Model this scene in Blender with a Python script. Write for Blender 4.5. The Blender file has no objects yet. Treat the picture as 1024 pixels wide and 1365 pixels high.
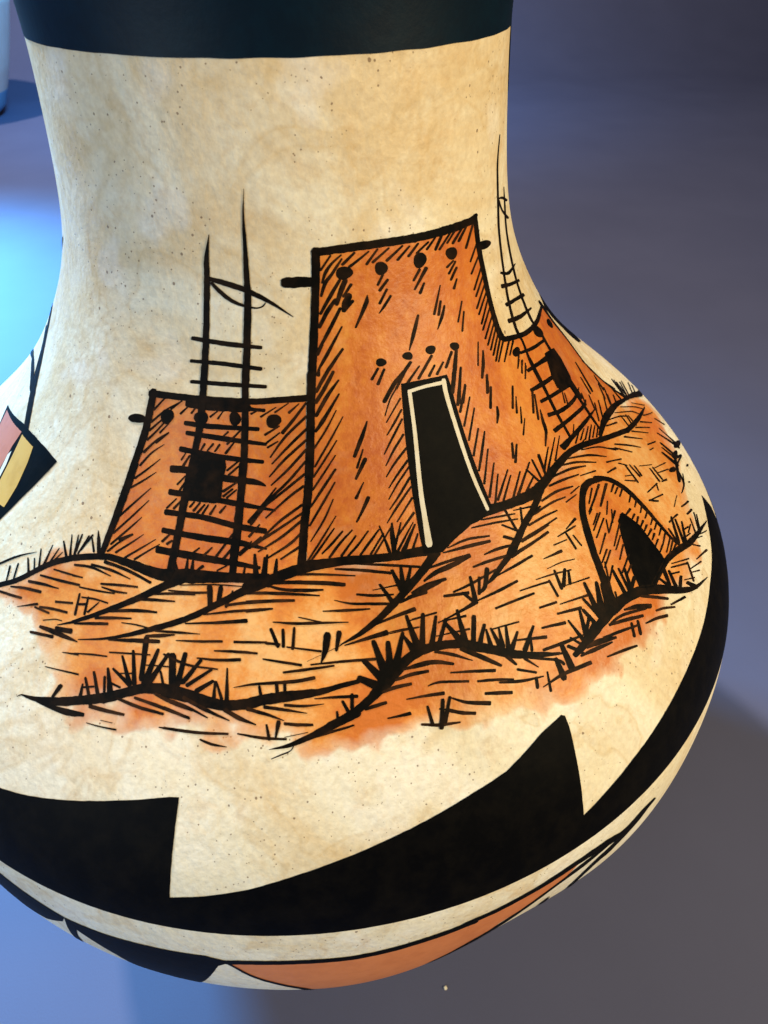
import bpy, bmesh, math, random
from mathutils import Vector, Matrix, noise
from mathutils.geometry import delaunay_2d_cdt

scene = bpy.context.scene
col = scene.collection
rnd = random.Random(7)

# ------------------------------------------------------------------ camera
cam_data = bpy.data.cameras.new("camera")
cam = bpy.data.objects.new("camera", cam_data)
col.objects.link(cam)
RIGHT = Vector((0.99132637, -0.13136265, -0.00398613))
UP = Vector((0.09047583, 0.66014763, 0.74566697))
FWD = Vector((0.09532136, 0.73955998, -0.66630690))
M = Matrix((RIGHT, UP, -FWD)).transposed().to_4x4()
M.translation = Vector((0.0, -0.1585006, 0.26357366))
cam.matrix_world = M
cam_data.sensor_fit = 'HORIZONTAL'
cam_data.sensor_width = 36.0
cam_data.lens = 31.309
cam_data.clip_start = 0.005
cam_data.clip_end = 50.0
cam_data.dof.use_dof = True
cam_data.dof.focus_distance = 0.140
cam_data.dof.aperture_fstop = 56.0
scene.camera = cam

# ------------------------------------------------------------------ light
world = bpy.data.worlds.new("World")
scene.world = world
world.use_nodes = True
world.node_tree.nodes["Background"].inputs[0].default_value = (0.50, 0.60, 0.85, 1)
world.node_tree.nodes["Background"].inputs[1].default_value = 0.12

def area(name, loc, target, size, energy, color, size_y=None):
    d = bpy.data.lights.new(name, 'AREA')
    d.shape = 'ELLIPSE' if size_y else 'DISK'
    d.size = size
    if size_y:
        d.size_y = size_y
    d.energy = energy
    d.color = color
    o = bpy.data.objects.new(name, d)
    col.objects.link(o)
    o.location = loc
    o.rotation_euler = (Vector(target) - Vector(loc)).to_track_quat('-Z', 'Y').to_euler()
    return o

area("warm_lamp", (0.50, -0.38, 0.46), (0.03, -0.03, 0.12), 0.20, 4.9, (1.0, 0.82, 0.48))
area("cool_fill", (-0.60, -0.50, 0.40), (0.0, 0.0, 0.15), 0.60, 3.7, (0.74, 0.90, 1.0))  # broad cool fill added out of frame at the left front

def bulb(name, loc, radius, energy, color):
    d = bpy.data.lights.new(name, 'POINT')
    d.energy = energy
    d.color = color
    d.shadow_soft_size = radius
    o = bpy.data.objects.new(name, d)
    col.objects.link(o)
    o.location = loc
    return o

bulb("overhead_lamp", (-0.62, 0.72, 1.40), 0.046, 102.0, (1.0, 0.93, 0.86))

def spot(name, loc, target, cone, radius, energy, color):
    d = bpy.data.lights.new(name, 'SPOT')
    d.energy = energy
    d.color = color
    d.spot_size = math.radians(cone)
    d.spot_blend = 1.0
    d.shadow_soft_size = radius
    o = bpy.data.objects.new(name, d)
    col.objects.link(o)
    o.location = loc
    o.rotation_euler = (Vector(target) - Vector(loc)).to_track_quat('-Z', 'Y').to_euler()
    return o

spot("blue_spot", (-0.62, 0.72, 0.50), (-0.52, 0.36, 0.0), 96, 0.09, 370.0, (0.09, 0.50, 1.0))
spot("blue_spot", (-0.12, 1.05, 0.70), (-0.15, 1.36, 0.0), 128, 0.06, 48.0, (0.12, 0.46, 1.0))  # added second blue source: fills the vessel's shadow, tints the back blue

scene.view_settings.view_transform = 'Standard'
scene.view_settings.look = 'None'
scene.view_settings.exposure = 0.0
scene.view_settings.gamma = 1.0
scene.view_settings.use_curve_mapping = False

# ------------------------------------------------------------------ the jar's profile (metres, base at z = 0)
KZ = [0.0, 0.0072, 0.0204, 0.036, 0.0495, 0.063, 0.0765, 0.09, 0.1035, 0.117, 0.1305, 0.144, 0.1575, 0.171, 0.1845, 0.198, 0.2115, 0.225, 0.2385, 0.252, 0.264, 0.276, 0.288]
KR = [0.0432, 0.0564, 0.0744, 0.08806, 0.09838, 0.10695, 0.1134, 0.11794, 0.12019, 0.12015, 0.11795, 0.1105, 0.0973, 0.08047, 0.06605, 0.05609, 0.04955, 0.04652, 0.04509, 0.04441, 0.04536, 0.04728, 0.05016]
def _spline(x, y):
    n = len(x); h = [x[i+1]-x[i] for i in range(n-1)]
    a = [0.0]*n; b = [1.0]*n; c = [0.0]*n; d = [0.0]*n
    for i in range(1, n-1):
        a[i] = h[i-1]; b[i] = 2*(h[i-1]+h[i]); c[i] = h[i]
        d[i] = 6*((y[i+1]-y[i])/h[i]-(y[i]-y[i-1])/h[i-1])
    for i in range(1, n):
        w = a[i]/b[i-1]; b[i] -= w*c[i-1]; d[i] -= w*d[i-1]
    m = [0.0]*n
    m[-1] = d[-1]/b[-1]
    for i in range(n-2, -1, -1):
        m[i] = (d[i]-c[i]*m[i+1])/b[i]
    return h, m
_H, _M = _spline(KZ, KR)
def prof(z):
    z = min(max(z, KZ[0]), KZ[-1])
    k = 0
    while k < len(KZ)-2 and z > KZ[k+1]:
        k += 1
    t = z-KZ[k]; h = _H[k]
    c = (KR[k+1]-KR[k])/h - h*(2*_M[k]+_M[k+1])/6
    r = KR[k]+c*t+_M[k]/2*t*t+(_M[k+1]-_M[k])/(6*h)*t**3
    s = c+_M[k]*t+(_M[k+1]-_M[k])/(2*h)*t*t
    return r, s
def dent(th, z):
    """the jar is built by hand: its underside is a little flat at the right, full at the left"""
    h = min(1.0, max(0.0, (0.128-z)/0.034)); h = h*h*(3-2*h)
    th = (th+math.pi) % (2*math.pi)-math.pi
    return 1+h*(-0.0185*math.exp(-((th-0.30)/0.20)**2)+0.003*math.exp(-((th+0.50)/0.55)**2))
def surf(th, z, off=0.0):
    """point on the jar wall at angle th and height z, off metres proud of it"""
    r, s = prof(z)
    l = math.sqrt(1+s*s)
    rr = r*dent(th, z)+off/l
    return (rr*math.sin(th), -rr*math.cos(th), z-off*s/l)
UT, UZ = 1e-4, 1e-5        # units of the painted strokes: angle (rad) and height (m)

# ------------------------------------------------------------------ materials
def mat(name):
    m = bpy.data.materials.new(name)
    m.use_nodes = True
    nt = m.node_tree
    return m, nt, nt.nodes, nt.links, nt.nodes["Principled BSDF"]

def ramp(nodes, stops, interp='LINEAR'):
    r = nodes.new("ShaderNodeValToRGB")
    r.color_ramp.interpolation = interp
    e = r.color_ramp.elements
    e[0].position, e[0].color = stops[0]
    e[1].position, e[1].color = stops[-1]
    for p, c in stops[1:-1]:
        n = e.new(p); n.color = c
    return r

def tex(nodes, links, co, scale, detail=4, rough=0.55, dist=0.0, kind="ShaderNodeTexNoise"):
    t = nodes.new(kind)
    t.inputs["Scale"].default_value = scale
    if kind == "ShaderNodeTexNoise":
        t.inputs["Detail"].default_value = detail
        t.inputs["Roughness"].default_value = rough
        t.inputs["Distortion"].default_value = dist
    links.new(co, t.inputs["Vector"])
    return t

def mixc(nodes, links, f, a, b, mode='MIX'):
    m = nodes.new("ShaderNodeMix"); m.data_type = 'RGBA'; m.blend_type = mode
    for k, v in ((0, f), (6, a), (7, b)):
        if isinstance(v, (float, int)):
            m.inputs[k].default_value = v
        elif isinstance(v, tuple):
            m.inputs[k].default_value = v
        else:
            links.new(v, m.inputs[k])
    return m.outputs[2]

def math_node(nodes, links, op, a, b=None):
    n = nodes.new("ShaderNodeMath"); n.operation = op
    for k, v in ((0, a), (1, b)):
        if v is None:
            continue
        if isinstance(v, (float, int)):
            n.inputs[k].default_value = v
        else:
            links.new(v, n.inputs[k])
    return n.outputs[0]

def clay_nodes(nodes, links):
    """cream slip with tan watermarks and fine dark pits; returns colour, height, coordinate"""
    tc = nodes.new("ShaderNodeTexCoord")
    co = tc.outputs["Object"]
    n1 = tex(nodes, links, co, 30, 9, 0.68, 0.8)
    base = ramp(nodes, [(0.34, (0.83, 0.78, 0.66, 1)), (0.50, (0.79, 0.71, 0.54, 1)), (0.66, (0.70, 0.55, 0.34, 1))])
    # slip colour shifts from cream to tan with height
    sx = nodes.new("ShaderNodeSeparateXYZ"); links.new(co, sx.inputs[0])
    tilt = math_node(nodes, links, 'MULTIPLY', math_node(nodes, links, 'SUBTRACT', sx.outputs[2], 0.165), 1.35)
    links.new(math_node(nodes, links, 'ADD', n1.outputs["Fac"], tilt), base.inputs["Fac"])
    # watermark patches with darker rims
    n2 = tex(nodes, links, co, 48, 3, 0.5, 0.9)
    wm = ramp(nodes, [(0.50, (0, 0, 0, 1)), (0.545, (1, 1, 1, 1)), (0.565, (0.45, 0.45, 0.45, 1)), (0.70, (0.25, 0.25, 0.25, 1))])
    links.new(n2.outputs["Fac"], wm.inputs["Fac"])
    wmf = math_node(nodes, links, 'MULTIPLY', wm.outputs["Color"], 0.45)
    c = mixc(nodes, links, wmf, base.outputs["Color"], (0.60, 0.42, 0.20, 1))
    # pale bloom
    n3 = tex(nodes, links, co, 70, 2, 0.5, 0.3)
    pb = ramp(nodes, [(0.58, (0, 0, 0, 1)), (0.66, (1, 1, 1, 1))])
    links.new(n3.outputs["Fac"], pb.inputs["Fac"])
    c = mixc(nodes, links, math_node(nodes, links, 'MULTIPLY', pb.outputs["Color"], 0.35), c, (0.84, 0.81, 0.76, 1))
    # blotchy rust freckling
    n5 = tex(nodes, links, co, 170, 6, 0.72, 0.5)
    fr_ = ramp(nodes, [(0.53, (0, 0, 0, 1)), (0.72, (1, 1, 1, 1))])
    links.new(n5.outputs["Fac"], fr_.inputs["Fac"])
    c = mixc(nodes, links, math_node(nodes, links, 'MULTIPLY', fr_.outputs["Color"], 0.42), c, (0.58, 0.36, 0.15, 1))
    # fine fibrous grain
    n4 = tex(nodes, links, co, 900, 3, 0.6)
    gr = ramp(nodes, [(0.35, (0.90, 0.88, 0.86, 1)), (0.65, (1.06, 1.06, 1.06, 1))])
    links.new(n4.outputs["Fac"], gr.inputs["Fac"])
    c = mixc(nodes, links, 0.8, c, gr.outputs["Color"], 'MULTIPLY')
    # pits
    pits = None
    for sc, thr, gate in ((330, 0.11, 0.0), (620, 0.13, 0.0), (1000, 0.16, 0.0)):
        v = nodes.new("ShaderNodeTexVoronoi"); v.inputs["Scale"].default_value = sc
        wob = nodes.new("ShaderNodeVectorMath"); wob.operation = 'MULTIPLY_ADD'
        wn = tex(nodes, links, co, sc*2.5, 2, 0.6)
        links.new(wn.outputs["Color"], wob.inputs[0]); wob.inputs[1].default_value = (0.10/sc,)*3
        links.new(co, wob.inputs[2])
        links.new(wob.outputs[0], v.inputs["Vector"])
        sep = nodes.new("ShaderNodeSeparateColor"); links.new(v.outputs["Color"], sep.inputs[0])
        size = math_node(nodes, links, 'MULTIPLY', sep.outputs[1], thr)
        a = math_node(nodes, links, 'LESS_THAN', v.outputs["Distance"], size)
        b = math_node(nodes, links, 'GREATER_THAN', sep.outputs[0], gate)
        f = math_node(nodes, links, 'MULTIPLY', a, b)
        pm = tex(nodes, links, co, 45 if sc < 700 else 70, 3, 0.6)
        f = math_node(nodes, links, 'MULTIPLY', f, math_node(nodes, links, 'GREATER_THAN', pm.outputs["Fac"], 0.47))
        pits = f if pits is None else math_node(nodes, links, 'MAXIMUM', pits, f)
    c = mixc(nodes, links, math_node(nodes, links, 'MULTIPLY', pits, 0.72), c, (0.12, 0.05, 0.02, 1))
    # relief: brushed slip, lumps, pits
    s1 = tex(nodes, links, co, 560, 4, 0.62)
    s2 = tex(nodes, links, co, 130, 4, 0.55)
    h = math_node(nodes, links, 'ADD', math_node(nodes, links, 'MULTIPLY', s1.outputs["Fac"], 0.45), s2.outputs["Fac"])
    h = math_node(nodes, links, 'SUBTRACT', h, math_node(nodes, links, 'MULTIPLY', pits, 0.5))
    return c, h, co

def finish(nodes, links, bsdf, colour, height, strength, dist, rough):
    links.new(colour, bsdf.inputs["Base Color"])
    bsdf.inputs["Roughness"].default_value = rough
    bsdf.inputs["Specular IOR Level"].default_value = 0.35
    bp = nodes.new("ShaderNodeBump")
    bp.inputs["Strength"].default_value = strength
    bp.inputs["Distance"].default_value = dist
    links.new(height, bp.inputs["Height"])
    links.new(bp.outputs["Normal"], bsdf.inputs["Normal"])

def clay_material():
    m, nt, N, L, b = mat("cream_slip")
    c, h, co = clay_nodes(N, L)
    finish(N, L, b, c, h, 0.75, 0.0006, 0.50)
    return m

def wash_material(name, light, mid, dark, streak=False):
    """thin orange pigment over the slip: the vertex attribute 'wash' is how much pigment lies there"""
    m, nt, N, L, b = mat(name)
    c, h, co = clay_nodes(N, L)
    at = N.new("ShaderNodeAttribute"); at.attribute_name = "wash"
    ad = N.new("ShaderNodeAttribute"); ad.attribute_name = "deep"
    n = tex(N, L, co, 34, 5, 0.62, 0.5)
    n2 = tex(N, L, co, 420, 4, 0.75)
    if streak:
        mp = N.new("ShaderNodeMapping"); mp.inputs["Scale"].default_value = (1.0, 1.0, 0.30)
        L.new(co, mp.inputs["Vector"])
        n = tex(N, L, mp.outputs["Vector"], 62, 6, 0.62, 0.5)
    f = math_node(N, L, 'ADD', n.outputs["Fac"], math_node(N, L, 'MULTIPLY', math_node(N, L, 'SUBTRACT', n2.outputs["Fac"], 0.5), 0.62))
    f = math_node(N, L, 'ADD', f, math_node(N, L, 'MULTIPLY', ad.outputs["Fac"], 0.34))
    r = ramp(N, [(0.30, light), (0.50, mid), (0.72, dark)])
    L.new(f, r.inputs["Fac"])
    # edge of the wash breaks up like watercolour
    ne = tex(N, L, co, 130, 4, 0.6, 0.4)
    e = math_node(N, L, 'ADD', at.outputs["Fac"], math_node(N, L, 'MULTIPLY', math_node(N, L, 'SUBTRACT', ne.outputs["Fac"], 0.5), 0.7))
    er = ramp(N, [(0.25, (0, 0, 0, 1)), (0.46, (0.55, 0.55, 0.55, 1)), (0.95, (0.97, 0.97, 0.97, 1))])
    L.new(e, er.inputs["Fac"])
    gate = ramp(N, [(0.0, (0, 0, 0, 1)), (0.12, (1, 1, 1, 1))])
    L.new(at.outputs["Fac"], gate.inputs["Fac"])
    k = math_node(N, L, 'MULTIPLY', er.outputs["Color"], gate.outputs["Color"])
    c = mixc(N, L, k, c, r.outputs["Color"])
    finish(N, L, b, c, h, 0.75, 0.0006, 0.46)
    return m

def pigment(name, colour, colour2, rough=0.5, spec=0.3):
    m, nt, N, L, b = mat(name)
    tc = N.new("ShaderNodeTexCoord"); co = tc.outputs["Object"]
    n = tex(N, L, co, 210, 5, 0.68)
    r = ramp(N, [(0.42, colour), (0.68, colour2)])
    L.new(n.outputs["Fac"], r.inputs["Fac"])
    s = tex(N, L, co, 620, 4, 0.65)
    finish(N, L, b, r.outputs["Color"], s.outputs["Fac"], 0.15, 0.0003, rough)
    b.inputs["Specular IOR Level"].default_value = spec
    return m

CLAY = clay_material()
BLACK = pigment("black_pigment", (0.0015, 0.0015, 0.002, 1), (0.0045, 0.0038, 0.0032, 1), 0.55, 0.04)
INK = pigment("brown_black_pigment", (0.003, 0.0025, 0.002, 1), (0.016, 0.008, 0.004, 1), 0.55, 0.05)
HATCH = pigment("thin_brown_pigment", (0.004, 0.003, 0.002, 1), (0.045, 0.018, 0.007, 1), 0.55, 0.05)
NECK = pigment("burnished_black_painted_sheen", (0.001, 0.007, 0.015, 1), (0.001, 0.010, 0.020, 1), 0.45, 0.14)  # reflection of the blue light put into the black base colour
WHITE = pigment("white_slip", (0.72, 0.66, 0.54, 1), (0.62, 0.53, 0.38, 1), 0.55)
TERRA = pigment("terracotta_pigment", (0.62, 0.205, 0.070, 1), (0.55, 0.17, 0.055, 1), 0.55)
ROSE = pigment("rose_pigment", (0.52, 0.17, 0.095, 1), (0.46, 0.14, 0.075, 1), 0.55)
OCHRE = pigment("ochre_pigment", (0.62, 0.35, 0.07, 1), (0.54, 0.29, 0.05, 1), 0.55)
ADOBE = wash_material("adobe_wash", (0.70, 0.25, 0.030, 1), (0.59, 0.152, 0.008, 1), (0.45, 0.080, 0.003, 1), True)
EARTH = wash_material("earth_wash", (0.78, 0.42, 0.145, 1), (0.70, 0.25, 0.036, 1), (0.56, 0.135, 0.005, 1))

# ------------------------------------------------------------------ object helpers
def mesh_object(name, verts, faces, material, parent=None, kind=None, smooth=True):
    me = bpy.data.meshes.new(name)
    me.from_pydata(verts, [], faces)
    me.materials.append(material)
    if smooth:
        me.polygons.foreach_set("use_smooth", [True]*len(me.polygons))
    me.update()
    o = bpy.data.objects.new(name, me)
    col.objects.link(o)
    if parent is not None:
        o.parent = parent
    if kind:
        o["kind"] = kind
    return o

def lathe(name, pts, material, parent=None, seg=256, loc=(0, 0, 0), cap_bottom=True, handmade=False):
    verts, faces = [], []
    for r, z in pts:
        for k in range(seg):
            a = 2*math.pi*k/seg
            k_ = dent(a, z) if handmade else 1.0
            verts.append((loc[0]+r*k_*math.sin(a), loc[1]-r*k_*math.cos(a), loc[2]+z))
    for i in range(len(pts)-1):
        for k in range(seg):
            k2 = (k+1) % seg
            faces.append((i*seg+k, i*seg+k2, (i+1)*seg+k2, (i+1)*seg+k))
    if cap_bottom:
        faces.append(tuple(range(seg))[::-1])
    return mesh_object(name, verts, faces, material, parent)

_layer = [0]
def next_off(base):
    """every stroke lies a hair above the last so that crossing strokes never share a plane"""
    _layer[0] = (_layer[0]+1) % 150
    return base+_layer[0]*3.0e-7

def ribbon(data, base, rough=1.0):
    """one brush stroke: rows of (angle, height, half-width vector) -> verts, faces on the wall"""
    rows = [(data[i]*UT, data[i+1]*UZ, data[i+2]*UT, data[i+3]*UZ) for i in range(0, len(data), 4)]
    off = next_off(base)
    # densify
    dense = []
    for i in range(len(rows)-1):
        a, b = rows[i], rows[i+1]
        p0 = rows[i-1] if i > 0 else a
        p3 = rows[i+2] if i+2 < len(rows) else b
        L = math.hypot((b[0]-a[0])*0.1, b[1]-a[1])
        n = max(2, int(L/0.0007))
        for k in range(n):
            t = k/n
            q = []
            for j in range(4):
                if len(rows) > 2:
                    m1 = (b[j]-p0[j])*0.5; m2 = (p3[j]-a[j])*0.5
                    q.append((2*t**3-3*t*t+1)*a[j]+(t**3-2*t*t+t)*m1+(-2*t**3+3*t*t)*b[j]+(t**3-t*t)*m2)
                else:
                    q.append(a[j]*(1-t)+b[j]*t)
            dense.append(tuple(q))
    dense.append(rows[-1])
    seed = rnd.random()*100
    verts, faces = [], []
    def cap(row, other, sgn):
        # rounded end: extend by half a width along the stroke
        r, _ = prof(row[1])
        r = max(r, 0.03)
        hw = math.hypot(row[2]*r, row[3])
        dx, dz = (row[0]-other[0])*r, row[1]-other[1]
        l = math.hypot(dx, dz) or 1.0
        out = []
        for f, w in ((0.45, 0.86), (0.80, 0.52)):
            out.append((row[0]+dx/l*hw*f/r, row[1]+dz/l*hw*f, row[2]*w, row[3]*w))
        return out
    c0 = cap(dense[0], dense[1], 1)
    c1 = cap(dense[-1], dense[-2], 1)
    full = [c0[1], c0[0]]+dense+[c1[0], c1[1]]
    for i, (t, z, dt, dz) in enumerate(full):
        for s in (1, -1):
            w = 1.0+0.13*rough*noise.noise((i*0.55+seed, s*7.3, seed))+0.07*rough*noise.noise((i*1.9+seed, s*3.3, 2.0))
            verts.append(surf(t+s*dt*w, z+s*dz*w, off))
    for i in range(len(full)-1):
        faces.append((2*i, 2*i+1, 2*i+3, 2*i+2))
    # keep faces outward
    a, b, c = (Vector(verts[k]) for k in faces[len(faces)//2][:3])
    nrm = (b-a).cross(c-a)
    if nrm.dot(Vector((a.x, a.y, 0))) < 0:
        faces = [f[::-1] for f in faces]
    return verts, faces

def dense_outline(pts, step):
    out = []
    for i in range(len(pts)):
        a, b = pts[i], pts[(i+1) % len(pts)]
        n = max(1, int(math.hypot(b[0]-a[0], b[1]-a[1])/step))
        for k in range(n):
            t = k/n
            out.append((a[0]+(b[0]-a[0])*t, a[1]+(b[1]-a[1])*t))
    return out

def smooth_closed(pts, n=3):
    out = []
    m = len(pts)
    for i in range(m):
        a, b, c, d = pts[i-1], pts[i], pts[(i+1) % m], pts[(i+2) % m]
        for k in range(n):
            t = k/n
            out.append(tuple(0.5*((2*b[j])+(c[j]-a[j])*t+(2*a[j]-5*b[j]+4*c[j]-d[j])*t*t+(3*b[j]-a[j]-3*c[j]+d[j])*t**3) for j in (0, 1)))
    return out

def inside(p, poly):
    x, y = p; r = False
    j = len(poly)-1
    for i in range(len(poly)):
        xi, yi = poly[i]; xj, yj = poly[j]
        if (yi > y) != (yj > y) and x < (xj-xi)*(y-yi)/(yj-yi)+xi:
            r = not r
        j = i
    return r

def edge_dist(p, poly):
    best = 9.0
    for i in range(len(poly)):
        ax, ay = poly[i-1]; bx, by = poly[i]
        dx, dy = bx-ax, by-ay
        l = dx*dx+dy*dy or 1e-12
        t = min(1, max(0, ((p[0]-ax)*dx+(p[1]-ay)*dy)/l))
        d = math.hypot(p[0]-ax-t*dx, p[1]-ay-t*dy)
        best = min(best, d)
    return best

def fill(pts, base, grid=0.0022, jag=0.00006, step=0.0009, flat=False):
    """painted area: outline in (angle, height) -> verts, faces on the wall, with interior points so that it follows the curve"""
    th_s = 0.10                                     # metres per radian, for a roughly square plane
    off = base if flat else next_off(base)
    P = [(t*th_s, z) for t, z in pts]
    P = dense_outline(P, step)
    sd = rnd.random()*50
    P = [(x+jag*noise.noise((x*900+sd, y*900, 0)), y+jag*noise.noise((x*900, y*900+sd, 5))) for x, y in P]
    n = len(P)
    verts = [Vector(p) for p in P]
    x0, x1 = min(p[0] for p in P), max(p[0] for p in P)
    y0, y1 = min(p[1] for p in P), max(p[1] for p in P)
    y = y0+grid*0.5
    row = 0
    while y < y1:
        x = x0+grid*(0.5 if row % 2 else 0.25)
        while x < x1:
            if inside((x, y), P) and edge_dist((x, y), P) > grid*0.35:
                verts.append(Vector((x, y)))
            x += grid
        y += grid; row += 1
    edges = [(i, (i+1) % n) for i in range(n)]
    v, e, f, *_ = delaunay_2d_cdt(verts, edges, [list(range(n))], 1, 1e-7)
    vv = [surf(p.x/th_s, p.y, off) for p in v]
    ff = [tuple(q) for q in f]
    if ff:
        a, b, c = (Vector(vv[k]) for k in ff[len(ff)//2][:3])
        if (b-a).cross(c-a).dot(Vector((a.x, a.y, 0))) < 0:
            ff = [q[::-1] for q in ff]
    return vv, ff, [(p.x/th_s, p.y) for p in v]

def poly_pts(d):
    d = d[1:] if d[0] == 'P' else d
    return [(d[i]*UT, d[i+1]*UZ) for i in range(0, len(d), 2)]

INK_OFF, WASH_OFF, TOP_OFF = 0.00010, 0.00004, 0.00016

def item(d, base=INK_OFF, rough=1.0):
    if d[0] == 'S':
        return ribbon(d[1:], base, rough)
    pts = poly_pts(d)
    v, f, _ = fill(smooth_closed(pts, 3) if len(pts) == 12 else pts, base)
    return v, f

def paint(name, ds, material, parent, base=INK_OFF, kind=None, rough=1.0):
    V, F = [], []
    for d in ds:
        v, f = item(d, base, rough)
        k = len(V)
        V += v
        F += [tuple(i+k for i in q) for q in f]
    return mesh_object(name, V, F, material, parent, kind)

def paint_each(name, ds, material, parent, base=INK_OFF):
    return [paint(name, [d], material, parent, base) for d in ds]

def clusters(ds, reach):
    """strokes whose middles lie within reach of each other form one tuft"""
    mid = []
    for d in ds:
        p = poly_pts(d) if d[0] == 'P' else [(d[i]*UT, d[i+1]*UZ) for i in range(1, len(d), 4)]
        mid.append((sum(q[0] for q in p)/len(p)*0.1, sum(q[1] for q in p)/len(p)))
    grp = list(range(len(ds)))
    def root(i):
        while grp[i] != i:
            i = grp[i]
        return i
    for i in range(len(ds)):
        for j in range(i):
            if math.hypot(mid[i][0]-mid[j][0], mid[i][1]-mid[j][1]) < reach:
                grp[root(i)] = root(j)
    out = {}
    for i in range(len(ds)):
        out.setdefault(root(i), []).append(ds[i])
    return list(out.values())

def set_attr(o, name, vals):
    a = o.data.attributes.new(name, 'FLOAT', 'POINT')
    a.data.foreach_set("value", vals)

def wash_patch(name, data, material, parent, extra=0.0):
    v, f, uv = fill(poly_pts(data), WASH_OFF+extra, 0.0018, flat=True)
    o = mesh_object(name, v, f, material, parent)
    set_attr(o, "wash", [1.0]*len(o.data.vertices))
    set_attr(o, "deep", [0.0]*len(o.data.vertices))
    return o

# ------------------------------------------------------------------ the strokes (angle, height in UT, UZ units)
lo = [
['S',-5399,19833,2,-56,-5155,19846,0,-55,-4917,19856,-2,-55,-4683,19865,-3,-54,-4453,19872,-4,-54,-4226,19877,-4,-53,-4003,19883,-4,-53,-3782,19887,-4,-52,-3563,19892,-3,-52,-3348,19896,-4,-51,-3136,19899,-4,-51,-2927,19901,-4,-50,-2719,19903,-4,-50,-2510,19905,-3,-49,-2300,19907,-3,-49,-2088,19909,-2,-48,-1872,19912,-1,-48,-1675,19916,0,-48,-1475,19920,1,-48,-1271,19925,2,-49,-1066,19930,2,-49,-859,19934,1,-49,-651,19938,1,-50,-443,19940,0,-50,-236,19941,-2,-51,-30,19941,-3,-51],
['S',-5295,19861,-139,-3,-5312,19762,-139,-4,-5323,19664,-140,-4,-5333,19567,-141,-4,-5343,19469,-141,-3,-5357,19371,-140,-2,-5376,19271,-138,0,-5398,19183,-136,1,-5425,19092,-133,2,-5454,19000,-130,2,-5483,18909,-126,2,-5510,18820,-123,2,-5533,18735,-120,2,-5552,18654,-118,1,-5569,18565,-115,0,-5582,18482,-113,0,-5593,18403,-111,0,-5603,18325,-109,0,-5610,18249,-107,0,-5616,18172,-105,0],
['S',-5519,18713,-137,2,-5540,18627,-136,2,-5560,18541,-134,1,-5576,18455,-133,1,-5591,18371,-131,1,-5604,18288,-129,1,-5616,18207,-127,1,-5626,18128,-124,1,-5636,18052,-121,1,-5647,17967,-117,1,-5657,17886,-112,1,-5666,17807,-106,1,-5675,17729,-101,1,-5682,17653,-95,1,-5689,17577,-89,0,-5694,17502,-84,0]]
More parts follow.
